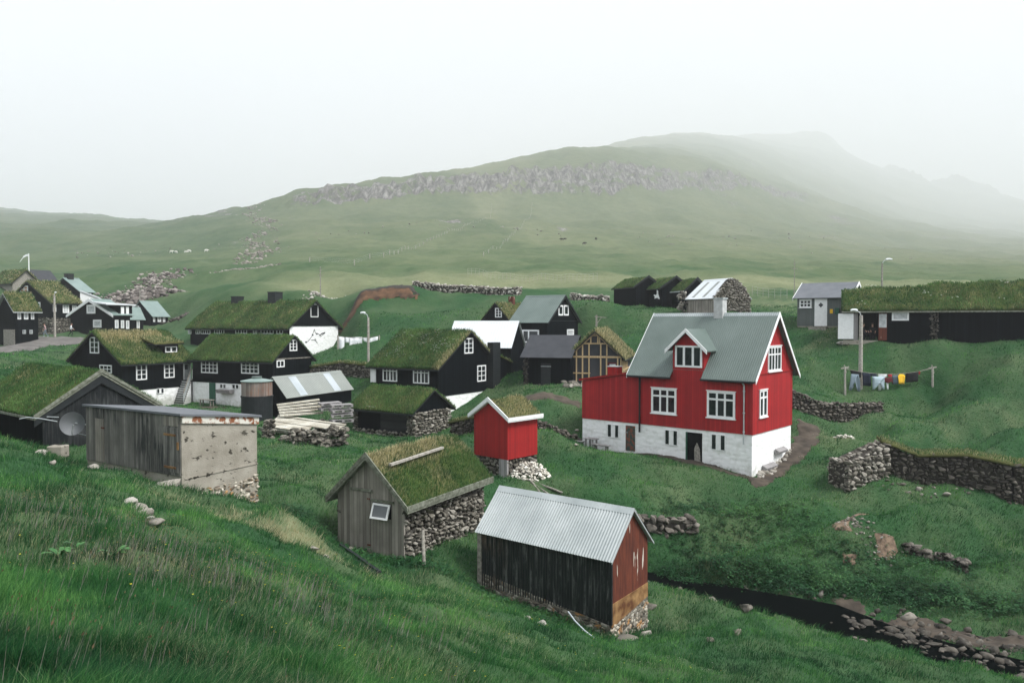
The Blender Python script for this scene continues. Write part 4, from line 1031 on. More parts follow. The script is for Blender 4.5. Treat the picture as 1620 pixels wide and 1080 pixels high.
# ---- corrugated iron shed in front
H = House('corrugated_iron_shed', 'black corrugated shed with pale ridged metal roof and rusty red gable', 'shed', L['iron']); l = H.l
# long wall with true corrugation
def corr_wall(H, wall, t0, t1, z0f, z1f, m, name, wl=.1, amp=.012, d=0.0, n6=6):
    T = H.T(wall); n_ = int((t1 - t0) / wl * n6); V = []
    for i in range(n_ + 1):
        t_ = t0 + (t1 - t0) * i / n_; a = d + amp * math.sin(2 * math.pi * (t_ - t0) / wl)
        V += [T(t_, z0f(t_), a), T(t_, z1f(t_), a), T(t_, z0f(t_), a - .05), T(t_, z1f(t_), a - .05)]
    Fq = []
    for i in range(n_): k = i * 4; Fq += [(k, k + 4, k + 5, k + 1), (k + 2, k + 3, k + 7, k + 6), (k + 1, k + 5, k + 7, k + 3), (k, k + 2, k + 6, k + 4)]
    Fq += [(0, 1, 3, 2), (4 * n_, 4 * n_ + 2, 4 * n_ + 3, 4 * n_ + 1)]
    b = MB(); b.add(V, Fq); return b.build(name, m, H.root)
zf = l.px('A', 964, 982)[1]; zf2 = l.px('A', 762, 925)[1]; fz = lambda t_: zf + (zf2 - zf) * t_ / l.LA
corr_wall(H, 'A', .02, l.LA, fz, lambda t_: l.h, M['corrblack'], 'long_wall')
b = MB(); b.prism([(.05, .3), (l.LB - .02, .3), (l.LB - .02, l.h), (l.LB / 2, l.hr), (.05, l.h)], .04, l.LA - .02, H.Q); b.build('wall', M['corrblack'], H.root)
zg = l.px('B', 972, 955)[1]; zg2 = l.px('B', 1024, 922)[1]
b = MB(); b.add([(0, 0, zg), (l.LB, 0, zg2), (l.LB, 0, l.h), (l.LB / 2, 0, l.hr), (0, 0, l.h), (0, .035, zg), (l.LB, .035, zg2), (l.LB, .035, l.h), (l.LB / 2, .035, l.hr), (0, .035, l.h)],
               [(0, 1, 2, 3, 4), (9, 8, 7, 6, 5)] + [(i, (i + 1) % 5, (i + 1) % 5 + 5, i + 5) for i in range(5)]); tag(b.build('gable', M['rust'], H.root), 'rust-red gable with a white paint scar')
zh = l.px('B', 972, 990)[1]; zh2 = l.px('B', 1024, 942)[1]
b = MB(); b.add([(0, -.02, zh), (l.LB, -.02, zh2), (l.LB, -.02, zg2 + .03), (0, -.02, zg + .03), (0, .02, zh), (l.LB, .02, zh2), (l.LB, .02, zg2 + .03), (0, .02, zg + .03)], [(0, 1, 2, 3), (7, 6, 5, 4), (0, 4, 5, 1), (1, 5, 6, 2), (2, 6, 7, 3), (3, 7, 4, 0)]); tag(b.build('lower_sheet', M['rustpale'], H.root), 'ochre rusted sheet below the red gable')
b = MB(); b.add([(.0, .0, -.8), (l.LB + .03, .0, -.8), (l.LB + .03, l.LA, -.8), (.0, l.LA, -.8), (.0, .0, zh + .03), (l.LB + .03, .0, zh2 + .03), (l.LB + .03, l.LA, zh2 + .03), (.0, l.LA, .9)], [(0, 3, 2, 1), (4, 5, 6, 7), (0, 1, 5, 4), (1, 2, 6, 5), (2, 3, 7, 6), (3, 0, 4, 7)]); core = b.build('foundation', M['masonry'], H.root)
st = Stones(); stone_face(st, H.T('A'), 0, l.LA, -.5, lambda t_: fz(t_) - .16, .12, .06, -.04, (.0, .3)); st.build('foundation_stones', M['stonedark'], H.root)
st = Stones(); stone_face(st, H.T('B'), 0, l.LB, -.5, lambda t_: zh + (zh2 - zh) * t_ / l.LB - .03, .15, .05, -.022, (.1, 1)); st.build('gable_foundation_stones', M['stonelichen'], H.root)
H.box('A', l.LA - .02, l.LA + .14, fz(l.LA) - .1, l.h, -.08, .06, M['oldwood'], 'corner_post')
H.box('A', -.03, .05, fz(0) - .1, l.h, -.03, .035, M['black'], 'corner_board')
H.sheet_roof(M['rooflight'], eo=.17, go=.13, t=.04, corr=.10, amp=.017, capm=M['rooflight'])
for r in (-.12,): H.barge(M['steel'], r, w=.05, th=.03, eo=.17, t=.03)
IRON = H

# ---- grey wooden shed with turf roof and stone side
H = House('turf_roofed_shed', 'weathered grey plank shed with turf roof, stone side wall and a propped-open window', 'shed', L['turfshed']); l = H.l
b = MB(); b.prism([(.02, -.6), (l.LA - .02, -.6), (l.LA - .02, l.h), (l.LA / 2, l.hr), (.02, l.h)], 0, .08, H.Q); b.build('front_wall', M['greywood'], H.root)
b = MB(); b.prism([(.10, -1), (l.LA - .1, -1), (l.LA - .1, l.h), (l.LA / 2, l.hr - .03), (.10, l.h)], .085, l.LB - .1, H.Q); b.build('wall_core', M['mortar'], H.root)
st = Stones(); stone_face(st, H.T('B'), .02, l.LB, -.9, l.h - .12, .17, .13, -.03, (0, .95)); T = H.T('B')
st.build('stone_wall', M['stone'], H.root); st = Stones()
stone_face(st, lambda t_, z, d=0.: (l.LB + d, t_, z), 0, l.LA, -.6, l.h, .2, .13, -.08, (0, .8)); st.build('stone_wall', M['stone'], H.root); st = Stones()
stone_face(st, lambda t_, z, d=0.: (t_, l.LA + d, z), .05, 1.2, -.6, l.h - .5, .2, .13, -.05, (0, .8)); st.build('stone_wall', M['stone'], H.root)
H.box('B', .1, l.LB, l.h - .22, l.h - .02, -.12, .03, M['oldwood'], 'wall_plate')
t0, z0 = l.px('A', 586, 862); t1, z1 = l.px('A', 557, 777)
t0, t1 = sorted((t0, t1)); z1 = l.px('A', 570, 776)[1]
dd = H.box('A', t0, t1, -.35, z1, .0, .035, M['greywood'], 'door')
for z in (z1 - .25, .3): b = MB(); b.box((t0 - .04, z, .03), (t0 + .10, z + .05, .05), T=H.T('A')); b.build('hinge', M['rust'], dd)
H.box('A', t0 - .1, t1 + .08, z1 + .02, z1 + .1, 0, .07, M['mossboard'], 'lintel')
# top-hung window, propped open
t0, z0 = l.px('A', 619, 822); t1, z1 = l.px('A', 592, 795.5)
T = H.T('A'); t0, t1 = sorted((t0, t1)); z1 = l.px('A', 605, 796)[1]; z0 = l.px('A', 605, 820)[1]
H.box('A', t0 - .12, t1 + .1, z1 + .05, z1 + .12, 0, .07, M['mossboard'], 'lintel')
H.box('A', t0, t1, z0 + .02, z1, -.02, .012, M['dark'], 'window_opening')
def Tt(t_, z, d): return T(t_, z1 + (z - z1) * .93, .03 + d + (z1 - z) * .35)
b = MB(); bw = .06
for (x0, x1, c0, c1) in [(t0, t1, z1 - bw, z1), (t0, t1, z0, z0 + bw), (t0, t0 + bw, z0 + bw, z1 - bw), (t1 - bw, t1, z0 + bw, z1 - bw)]: b.box((x0, c0, 0), (x1, c1, .05), T=Tt)
wf = b.build('window', M['white'], H.root); b = MB(); b.box((t0 + .04, z0 + .04, .01), (t1 - .04, z1 - .04, .03), T=Tt); b.build('pane', M['dish'], wf)
H.turf(eo=.28, go=.22, th=.17, dry=.28, blade=(.10, .2), board='mossboard', drypatch=lambda q, r: .42 * np.exp(-((q - l.W * .5) / .62) ** 2) * (r < 3.7) - .15 * (q < l.W * .25))
H.barge(M['mossboard'], -.24, w=.13, th=.05, eo=.30, t=.12)
b = MB(); W = l.W; sl = (l.hr - l.h) / (W / 2); b.bar(H.Q(-.31, l.h - sl * .3 + .09, -.22), H.Q(-.31, l.h - sl * .3 + .09, l.LB + .22), .05, .16); b.build('eaves_board', M['mossboard'], H.root)
zz = lambda q: l.h + sl * q + .36
b = MB(); b.bar(H.Q(.78, zz(.78), .25), H.Q(.88, zz(.88), 3.6), .1, .08); b.build('roof_batten', M['pole'], H.root)
TS = H

# ---- concrete shed
H = House('concrete_shed', 'flat-roofed shed with weathered plank front and pitted concrete end wall', 'shed', L['concrete']); l = H.l
hA0 = l.px('A', 287, 657)[1]; hA1 = l.px('A', 139, 642)[1]; hB1 = l.px('B', 404, 660)[1]
bz0 = l.px('A', 288, 753.5)[1]; bz1 = l.px('A', 141, 727)[1]
b = MB(); LA, LB = l.LA, l.LB
b.add([(0, .0, -1), (LB, 0, -1.6), (LB, LA, -1), (0, LA, -1), (0, 0, hA0), (LB, 0, hB1), (LB, LA, hB1 + hA1 - hA0), (0, LA, hA1)], [(0, 3, 2, 1), (4, 5, 6, 7), (0, 1, 5, 4), (1, 2, 6, 5), (2, 3, 7, 6), (3, 0, 4, 7)]); b.build('concrete_wall', M['concrete'], H.root)
b = MB(); b.add([(-.04, .03, bz0), (-.04, LA - .0, bz1), (-.04, LA, hA1 - .02), (-.04, .03, hA0 - .02), (-.004, .03, bz0), (-.004, LA, bz1), (-.004, LA, hA1 - .02), (-.004, .03, hA0 - .02)], [(0, 1, 2, 3), (7, 6, 5, 4), (0, 4, 5, 1), (1, 5, 6, 2), (2, 6, 7, 3), (3, 7, 4, 0)]); b.build('plank_front', M['greywood_dark'], H.root)
t0, z0 = l.px('A', 167, 731); t1, z1 = l.px('A', 153, 661)
d1 = H.box('A', t0, t1, bz1 + .02, z1, .04, .065, M['greywood'], 'door'); H.box('A', t0, t1, z1 + .03, hA1 - .03, .04, .06, M['greywood_dark'], 'hatch')
b = MB(); b.box((min(t0, t1) - .05, bz1 + 1.2, .05), (min(t0, t1) + .12, bz1 + 1.25, .085), T=H.T('A')); b.build('hinge', M['rust'], d1)
t0, _ = l.px('A', 284, 740); t1, _ = l.px('A', 262, 740); _, za = l.px('A', 275, 676); 
d2 = H.box('A', t0, t1, bz0 + .1, za, .04, .06, M['greywood_dark'], 'door')
for py in (687, 738):
    _, z = l.px('A', 270, py); b = MB(); b.box((t0 + .1, z - .03, .055), (t1 - .02, z + .04, .075), T=H.T('A')); b.build('hinge', M['rustpale'], d2)
b = MB(); b.box((.08, 1.5, .045), (.16, 1.75, .07), T=H.T('A')); b.build('latch', M['rustpale'], d2)
H.box('A', t0, t1, za + .05, hA0 - .05, .04, .058, M['greywood'], 'hatch')
lid(H.root, 'roof', M['felt'], [(-.12, -.12, hA0 + .0), (LB + .12, -.12, hB1 + .0), (LB + .12, LA + .1, hB1 + hA1 - hA0), (-.12, LA + .1, hA1)], .07)
b = MB(); b.add([(.0, -.06, hA0 - .24), (LB + .05, -.06, hB1 - .24), (LB + .05, -.06, hB1 - .004), (.0, -.06, hA0 - .004), (.0, -.003, hA0 - .24), (LB + .05, -.003, hB1 - .24), (LB + .05, -.003, hB1 - .004), (0., -.003, hA0 - .004)], [(0, 1, 2, 3), (7, 6, 5, 4), (0, 4, 5, 1), (1, 5, 6, 2), (2, 6, 7, 3), (3, 7, 4, 0)]); b.build('fascia', M['whiterust'], H.root)
zl0 = l.px('B', 300, 756)[1]; zl1 = l.px('B', 404, 733)[1]
b = MB(); b.bar((0.1, -.012, zl0), (LB, -.012, zl1), .03, .04, up=(0, 0, 1)); b.build('cast_ridge', M['concrete'], H.root)
st = Stones(); top_ = lambda t_: l.px('B', 300, 781)[1] + (l.px('B', 407, 751)[1] - l.px('B', 300, 781)[1]) * (t_ / LB); stone_face(st, H.T('B'), .25, LB, -1.1, top_, .16, .07, .0, (0, 1))

stone_face(st, lambda t_, z, d=0.: (LB + d, t_, z), 0, 1.5, -1.1, .3, .2, .1, 0, (0, 1))
st.build('foundation_stones', M['stonelichen'], H.root)
CON = H

# ---- small red shed on stone feet
H = House('small_red_shed', 'small windowless red shed with turf roof on a stone foundation', 'shed', L['redshed']); l = H.l
zr = l.px('A', 801, 727)[1]
b = MB(); b.prism(H.prof(zr), 0, l.L, H.Q); b.build('wall', M['redshed'], H.root)
b = MB(); b.box((.12, .12, -.8), (l.LB - .1, l.LA - .1, zr)); b.build('foundation', M['mortar'], H.root)
st = Stones(); stone_face(st, H.T('A'), .55, l.LA, -.6, zr - .03, .2, .1, -.1, (.1, .7)); st.build('foundation_stones', M['stone'], H.root)
st = Stones(); stone_face(st, H.T('B'), .0, l.LB, -.6, zr - .03, .2, .1, -.1, (.2, .8)); st.build('foundation_stones', M['stone'], H.root)
H.box('A', .02, .55, -.5, zr - .02, -.1, .02, M['pallet'], 'board_panel')
H.turf(eo=.2, go=.16, th=.12, dry=.45, blade=(.08, .16), board='white')
H.barge(M['white'], -.19, w=.17, eo=.22, t=.11, th=.05)
b = MB(); sl = (l.hr - l.h) / (l.W / 2); b.bar(H.Q(-.23, l.h - sl * .2 + .05, -.19), H.Q(-.23, l.h - sl * .2 + .05, l.L + .19), .04, .16); b.build('eaves_board', M['white'], H.root)
RS = H

# ---- stone barn with turf roof and log front
H = House('stone_barn', 'low stone-ended barn with green turf roof and black slatted front', 'barn', L['stonebarn']); l = H.l
b = MB(); b.box((.12, .12, -.9), (l.LB - .12, l.LA - .12, l.h)); b.build('wall_core', M['mortar'], H.root)
b = MB(); b.prism([(.02, l.h - .12), (l.LB - .02, l.h - .12), (l.LB - .02, l.h), (l.LB / 2, l.hr), (.02, l.h)], .02, l.LA - .02, H.Q); b.build('gable', M['tar'], H.root)
ta = l.px('A', 644, 670)[0]; tb = l.px('A', 601, 670)[0]; tcn = l.px('A', 562, 660)[0]
st = Stones()
stone_face(st, H.T('B'), 0, l.LB, -.8, l.h - .1, .2, .14, -.03, (.2, 1)); stone_face(st, H.T('A'), 0, ta + .0, -.8, l.h - .1, .2, .14, -.03, (.1, .9)); stone_face(st, H.T('A'), l.LA - .45, l.LA, -.8, l.h - .1, .2, .14, -.03, (.1, .9)); stone_face(st, H.T('A'), ta, l.LA - .45, -.8, .12, .2, .12, -.0, (.3, .9))
st.build('stone_wall', M['stone'], H.root)
H.box('A', ta, tb + .0, .15, l.h - .2, -.13, -.05, M['tar_h'], 'log_front'); H.box('A', tb, l.LA - .45, .15, l.h - .2, -.14, -.06, M['tar'], 'door')
t0, z0 = l.px('A', 611, 645); t1, _ = l.px('A', 579, 643); H.box('A', t0, t1, z0 - .02, z0 + .03, .1, .14, M['white'], 'batten')
H.turf(eo=.3, go=.15, th=.2, dry=.1, blade=(.12, .22))

# ---- left turf barn
H = House('turf_barn', 'long black barn with big green turf roof and streaked tarred gable', 'barn', L['barn']); l = H.l
b = MB(); b.prism(H.prof(-1.2), 0, l.LA, H.Q); b.build('wall', M['tar_worn'], H.root)
b = MB(); b.box((-.02, .0, -1.2), (-.002, l.LA, l.h)); b.build('side_boards', M['tar'], H.root)
H.turf(eo=.3, go=.1, th=.2, dry=.08, blade=(.10, .18), board='mossboard')
H.barge(M['mossboard'], -.14, w=.12, eo=.34, t=.12, th=.05); H.barge(M['black'], -.07, w=.34, eo=.30, t=.0, th=.05, name='verge_board')
BARN = H

# ---- small grey-roofed black shed and tank
H = House('black_shed', 'black lean shed with grey sheet roof and two pale roof lights beside the tank', 'shed', L['greyshed']); l = H.l
H.body(M['tar'], -1.2)
rf = H.sheet_roof(M['roofgrey'], eo=.12, go=.12, t=.04, corr=.16, amp=.008)
W, sl = l.W, (l.hr - l.h) / (l.W / 2)
for k, (pa, pb) in enumerate((((462, 600), (480, 622)), ((516, 597), (535, 616)))):
    ts = [l.px('B', p, 625)[0] for p in (pa[0] + 12, pb[0] + 2)]
    b = MB(); r0_, r1_ = sorted(ts); r1_ = r0_ + .75
    for (qa, qb) in ((-.10, W / 2 - .1),):
        b.add([H.Q(qa, l.h + sl * qa + .075, r0_), H.Q(qb, l.h + sl * qb + .075, r0_), H.Q(qb, l.h + sl * qb + .075, r1_), H.Q(qa, l.h + sl * qa + .075, r1_), H.Q(qa, l.h + sl * qa + .05, r0_), H.Q(qb, l.h + sl * qb + .05, r0_), H.Q(qb, l.h + sl * qb + .05, r1_), H.Q(qa, l.h + sl * qa + .05, r1_)],
              [(0, 1, 2, 3), (7, 6, 5, 4), (0, 4, 5, 1), (1, 5, 6, 2), (2, 6, 7, 3), (3, 7, 4, 0)])
    b.build('roof_light', M['skylight'], rf)
# round tank
O = P(407, 672, 46.5); tk = empty('storage_tank', O); tag(tk, 'round tank with rusty plank band above a black lower part', 'tank')
rr = 24.0 / F * 46.5; ztop = P(407, 603, 46.5)[2] - O[2]; zm = P(407, 625, 46.5)[2] - O[2]
def cyl(m, name, parent, r, z0, z1, n=36, top=None, c=(0, 0)):
    b = MB(); vs = [(c[0] + r * math.cos(2 * math.pi * i / n), c[1] + r * math.sin(2 * math.pi * i / n), z) for z in (z0, z1) for i in range(n)]
    fs = [(i, (i + 1) % n, (i + 1) % n + n, i + n) for i in range(n)] + [tuple(range(n - 1, -1, -1))]
    if top is None: fs.append(tuple(range(n, 2 * n)))
    else: vs.append((c[0], c[1], top)); fs += [(i + n, (i + 1) % n + n, 2 * n) for i in range(n)]
    b.add(vs, fs); return b.build(name, m, parent)
cyl(M['black'], 'lower_band', tk, rr, -1.2, zm - .02); cyl(M['tankwood'], 'plank_band', tk, rr * .975, zm, ztop); cyl(M['black'], 'hoop', tk, rr * 1.03, zm - .1, zm)
cyl(M['roofgreen2'], 'lid', tk, rr * 1.04, ztop + .002, ztop + .05, top=ztop + .24); cyl(M['roofgreen'], 'hatch', tk, .3, ztop + .18, ztop + .3)

# ---- house K (centre)
H = House('black_house', 'black house with turf roof dotted with white flowers, white base and tall black chimney', 'house', L['houseK']); l = H.l
zb = l.px('B', 708, 626)[1]
H.plinth(M['plaster'], -1.3, zb - .002); H.body(M['tar'], zb)
for r_ in ((606, 578.5, 628.5, 603), (654, 581, 679, 606.5)): H.window('A', r_, [.25, .5, .75], [.3], bw=.08, mb=.06)
H.window('B', (734, 534.5, 747.8, 559)); H.window('B', (754.5, 577.5, 768, 603))
t0, z0 = l.px('A', 595, 604.5); t1, z1 = l.px('A', 586.5, 577.5); d = H.box('A', t0, t1, z0, z1, 0, .05, M['white'], 'door')
H.turf(eo=.35, go=.25, th=.25, dry=.05, dens=1.3, blade=(.15, .3), flowers=34, drypatch=lambda q, r: .5 * np.exp(-((r + .2) / .5) ** 2))
# chimney standing against the gable
b = MB(); t0, z0 = l.px('B', 771, 621); t1, z1 = l.px('B', 782.5, 541); b.box((t0, -.55, -.6), (t1, -.003, z1)); b.build('chimney', M['black'], H.root)
t0, _ = l.px('B', 756, 640); t1, _ = l.px('B', 761.5, 640); H.box('B', t0, t1, .1, zb - .2, .0, .035, M['dark'], 'door')
# lean-to on the right end
tl0 = l.px('B', 783, 600)[0]; zt_ = l.px('B', 784, 563)[1]; tl1 = l.px('B', 803, 600)[0]; ze_ = l.px('B', 803, 573)[1]
b = MB(); b.add([(tl0, -.3, -.5), (tl1, -.3, -.5), (tl1, -.3, ze_), (tl0, -.3, zt_), (tl0, 2.6, -.5), (tl1, 2.6, -.5), (tl1, 2.6, ze_), (tl0, 2.6, zt_)], [(0, 1, 2, 3), (7, 6, 5, 4), (0, 4, 5, 1), (1, 5, 6, 2), (2, 6, 7, 3), (3, 7, 4, 0)]); lt = b.build('lean_to', M['tar'], H.root)
def turf_patch(root, name, corners, th, nb, dry=.2, blade=(.1, .2), m=None):
    """a four-cornered slab of turf: corners in order, local coordinates"""
    c = [np.array(x, float) for x in corners]; n_ = 10; V = []
    for k in range(2):
        for i in range(n_):
            for j in range(n_):
                u_, v_ = i / (n_ - 1), j / (n_ - 1); p = (c[0] * (1 - u_) + c[1] * u_) * (1 - v_) + (c[3] * (1 - u_) + c[2] * u_) * v_
                V.append(p + [0, 0, (th * (.6 + .4 * (0 < i < n_ - 1 and 0 < j < n_ - 1)) + rng.uniform(-.03, .03)) if k == 0 else 0])
    I = np.arange(n_ * n_).reshape(n_, n_); tf = np.stack([I[:-1, :-1], I[1:, :-1], I[1:, 1:], I[:-1, 1:]], -1).reshape(-1, 4)
    ring = np.concatenate([I[0, :], I[1:, -1], I[-1, -2::-1], I[-2:0:-1, 0]]); nx_ = np.roll(ring, -1); sf = np.stack([ring, nx_, nx_ + n_ * n_, ring + n_ * n_], -1)
    u_, v_ = rng.random(nb), rng.random(nb); pb = ((c[0][None] * (1 - u_[:, None]) + c[1][None] * u_[:, None]) * (1 - v_[:, None]) + (c[3][None] * (1 - u_[:, None]) + c[2][None] * u_[:, None]) * v_[:, None]) + [0, 0, th * .8]
    Yd = root.location.y; Vb, f4, f3, ra, dd = blades(pb, np.tile([0, 0, 1.0], (nb, 1)), rng.uniform(*blade, nb), np.full(nb, max(.008, .0006 * Yd)), np.clip(dry + rng.normal(scale=.12, size=nb), 0, 1))
    nV = len(V); nf = len(tf) * 2 + len(sf)
    return arrays_obj(name, np.concatenate([V, Vb]), [tf, tf[:, ::-1] + n_ * n_, sf, f4 + nV, f3 + nV], [M['turf'], M['turfblade']], root, {'dry': np.concatenate([np.full(nV, dry), dd]), 'rnd': np.concatenate([np.zeros(nV), ra])}, matidx=np.concatenate([np.zeros(nf), np.ones(len(f4) + len(f3))]))
turf_patch(H.root, 'lean_to_turf', [(tl0, -.45, zt_ + .01), (tl1 + .15, -.45, ze_ - .03), (tl1 + .15, 2.7, ze_ - .03), (tl0, 2.7, zt_ + .01)], .14, 700)
H.box('B', tl0 + .05, tl1 - .2, -.55, .2, .31, .36, M['plaster'], 'lean_to_base')

# ---- house A with outside stairs
H = House('stair_house', 'black house with straw-coloured turf roof, turf dormer and an outside staircase', 'house', L['houseA']); l = H.l
zb0 = l.px('B', 232, 616)[1]; zb = zb0
H.plinth(M['plaster'], -1.6, zb - .002); H.body(M['tar'], zb)
H.window('A', (142.6, 533, 156.8, 558.7), 2, [.30, .65]); H.window('A', (157.9, 577, 177, 590), 3, 2)
H.window('B', (214.8, 576.4, 231.8, 600.8)); H.window('B', (259, 575, 275.4, 597.5)); H.window('B', (247.5, 614, 258.7, 622), [.5], [], bw=.03, mb=.12)
t0, z0 = l.px('B', 290, 602); t1, z1 = l.px('B', 301.5, 573.5)
d = H.box('B', t0 + .08, t1 - .08, z0, z1 - .05, .0, .03, M['trim_grey'], 'door'); b = MB(); T = H.T('B')
for x0, x1, c0, c1 in ((t0, t0 + .08, z0, z1), (t1 - .08, t1, z0, z1), (t0 - .05, t1 + .1, z1 + .002, z1 + .06)): b.box((x0, c0, -.01), (x1, c1, .07), T=T)
b.build('door_frame', M['white'], d); b = MB(); b.box((t0 + .14, z0 + .95, .025), (t1 - .3, z1 - .15, .036), T=T); b.build('pane', M['glass'], d)
dz0 = z0
H.turf(eo=.35, go=.25, th=.25, dry=.25, dens=1.2, blade=(.12, .26), drypatch=lambda q, r: .55 * np.exp(-((q - l.W * .42) / 1.0) ** 2) * (r < 5.5) * (r > .0) - .1)
# dormer
ta, za = l.px('B', 266, 552); tb, zb_ = l.px('B', 288, 541); sl = (l.hr - l.h) / (l.W / 2)
qd = .55; zd0 = l.h + .05; zd1 = l.h + sl * qd + .98
b = MB(); b.box((ta, qd, zd0), (tb, qd + 1.6, zd1)); dm = b.build('dormer', M['tar'], H.root)
td0, td1 = ta + .1, tb - .12
b = MB(); w0_, w1_ = zd1 - .72, zd1 - .22; bw = .08
for x0, x1, c0, c1 in ((td0, td1, w0_, w0_ + bw), (td0, td1, w1_ - bw, w1_), (td0, td0 + bw, w0_ + bw, w1_ - bw), (td1 - bw, td1, w0_ + bw, w1_ - bw), ((td0 + td1) / 2 - .07, (td0 + td1) / 2 + .07, w0_ + bw, w1_ - bw)): b.box((x0, qd - .05, c0), (x1, qd - .002, c1))
wd = b.build('window', M['white'], dm); b = MB(); b.box((td0 + .05, qd - .02, w0_ + .05), (td1 - .05, qd - .001, w1_ - .05)); b.build('pane', M['glass'], dm)
turf_patch(H.root, 'dormer_turf', [(ta - 1.1, qd - .35, zd1 - .05), (tb + .35, qd - .35, zd1 + .02), (tb + .35, qd + 2.0, zd1 + .4), (ta - .9, qd + 2.0, zd1 + .45)], .2, 900, dry=.35)
lid(dm, 'dormer_board', M['black'], [(ta - 1.1, qd - .38, zd1 - .10), (tb + .35, qd - .38, zd1 - .03), (tb + .35, qd + 1.6, zd1 + .0), (ta - .9, qd + 1.6, zd1 + .0)], .05)
HA = H
# stairs: landing at the door, steps down to the left along the wall
stz = l.px('B', 277, 640)[1]; st_t = l.px('B', 276, 640)[0]; lt0 = t0 - .1; lt1 = t1 + 1.0
stairs = MB(); nS = 11
T = H.T('B')
for i in range(nS):
    a0 = st_t + (lt0 - st_t) * i / nS; a1 = st_t + (lt0 - st_t) * (i + 1) / nS; zt = stz + (dz0 - stz) * (i + 1) / nS
    stairs.box((a0, -1.5, .02), (a1 - .002, zt, 1.15), T=T)
stairs.box((lt0, -1.5, .02), (lt1, dz0, 1.15), T=T); sr = stairs.build('staircase', M['plaster'], H.root)
b = MB()
for i in range(nS):
    a0 = st_t + (lt0 - st_t) * i / nS; a1 = st_t + (lt0 - st_t) * (i + 1) / nS; zt = stz + (dz0 - stz) * (i + 1) / nS; b.box((a0 - .04, zt + .002, .0), (a1, zt + .06, 1.2), T=T)
b.box((lt0 - .03, dz0 + .002, .0), (lt1 + .05, dz0 + .08, 1.2), T=T); b.build('treads', M['black'], sr)
for nm, pA_, pB_, n_ in (('stair_railing', (st_t, stz + .1), (lt0, dz0 + .1), 15), ('landing_railing', (lt0 + .02, dz0 + .1), (lt1, dz0 + .1), 8)):
    b = MB()
    b.bar(T(pA_[0], pA_[1] + .95, 1.17), T(pB_[0], pB_[1] + .95, 1.17), .07, .07); b.bar(T(pA_[0], pA_[1] + .1, 1.17), T(pB_[0], pB_[1] + .1, 1.17), .05, .05)
    ra_ = b.build(nm, M['oldwood'], H.root); b = MB()
    for i in range(n_):
        x = pA_[0] + (pB_[0] - pA_[0]) * (i + .5) / n_; z = pA_[1] + (pB_[1] - pA_[1]) * (i + .5) / n_; b.box((x - .03, z + .1, 1.15), (x + .03, z + .92, 1.18), T=T)
    b.build('balusters', M['white'] if 'landing' in nm else M['trim_grey'], ra_)
b = MB()
for x in (lt0, lt1 - .05): b.box((x, -1, 1.151), (x + .09, dz0, 1.22), T=T)
b.build('landing_posts', M['black'], H.root)

# ---- house B
H = House('low_turf_house', 'long black house with dark green turf roof, green cellar door and paired white casements', 'house', L['houseB']); l = H.l
zb = l.px('A', 345, 605.5)[1]
H.plinth(M['plaster'], -1.4, zb - .002); H.body(M['tar'], zb)
t_dark = l.px('A', 383, 640)[0]; H.box('A', 0, t_dark, -1.4, zb, .0, .02, M['tar'], 'lower_boards'); H.box('B', 0, l.LB, -1.4, zb, .0, .02, M['tar'], 'lower_boards')
H.window('A', (318.7, 569.4, 344.5, 590), 4, 3, bw=.09); H.window('A', (382, 570.5, 409.7, 591), 4, 3, bw=.09)
H.window('B', (437, 569.5, 449.5, 580.8), 2, 1); H.window('B', (457.6, 537, 469.4, 555), 2, 3)
for r_ in ((348, 607.4, 357.4, 613.8), (367.5, 608, 377.5, 614.4)): H.window('A', r_, [.5], [], bw=.02, mb=.06, d=-.02)
t0, z0 = l.px('A', 341, 628); t1, z1 = l.px('A', 331.5, 605.5); d = H.box('A', min(t0, t1), max(t0, t1), -.3, zb - .01, .0, .05, M['greendoor'], 'door')
H.box('B', -.15, l.LB + .1, l.h - .05, l.h + .02, 0, .06, M['oldwood'], 'gable_ledge')
H.turf(eo=.35, go=.22, th=.2, dry=.02, dens=1.3, blade=(.10, .22))
HB = H
# hanging wooden trough and bench
T = H.T('A'); t0, z0 = l.px('A', 370.5, 622); t1, z1 = l.px('A', 349, 616)
b = MB(); b.prism([(.05, 0), (.45, 0), (.55, .3), (.0, .3)], min(t0, t1), max(t0, t1), lambda a, c, e: tuple(Vector(T(e, z0 + c, a)))); tr = b.build('wooden_trough', M['pallet'], None)
tr.matrix_world = H.root.matrix_basis.copy(); tag(tr, 'grey wooden trough hung on the whitewashed wall below two small windows', 'trough')

# ---- house C with the painted bird
H = House('bird_mural_house', 'long turf-roofed house whose white lower gable carries a line drawing of a bird', 'house', L['houseC']); l = H.l
zb = l.px('B', 490, 515)[1] - .05
H.plinth(M['plaster'], -2.5, zb - .002, grow=.0); b = MB(); b.prism(H.prof(zb - .0, .05), -.05, l.L, H.Q); b.build('wall', M['tar'], H.root)
H.window('B', (490.8, 480.7, 503, 501.5), 2, [.3, .65])
for r_, c_ in (((298, 515, 303, 522), 1), ((310, 515, 316, 522), 2), ((318, 515, 333, 522), 4), ((339.6, 514.5, 355, 521), 4), ((373, 514, 391, 519), 4), ((401, 514, 407, 519), 2), ((413, 514, 433, 519), 4), ((438, 514, 448, 518.5), 2)):
    ta, za = l.px('A', r_[2], r_[1]); tb, zc = l.px('A', r_[0], r_[3]); zc = za - 1.0
    H.window_m('A', ta, tb, za - .95, za - .12, c_, 2, bw=.07, mb=.05, pane='curtain' if c_ == 1 else 'glass')
H.turf(eo=.5, go=.3, th=.3, dry=.10, dens=1.2, blade=(.15, .3), sag=-.0)
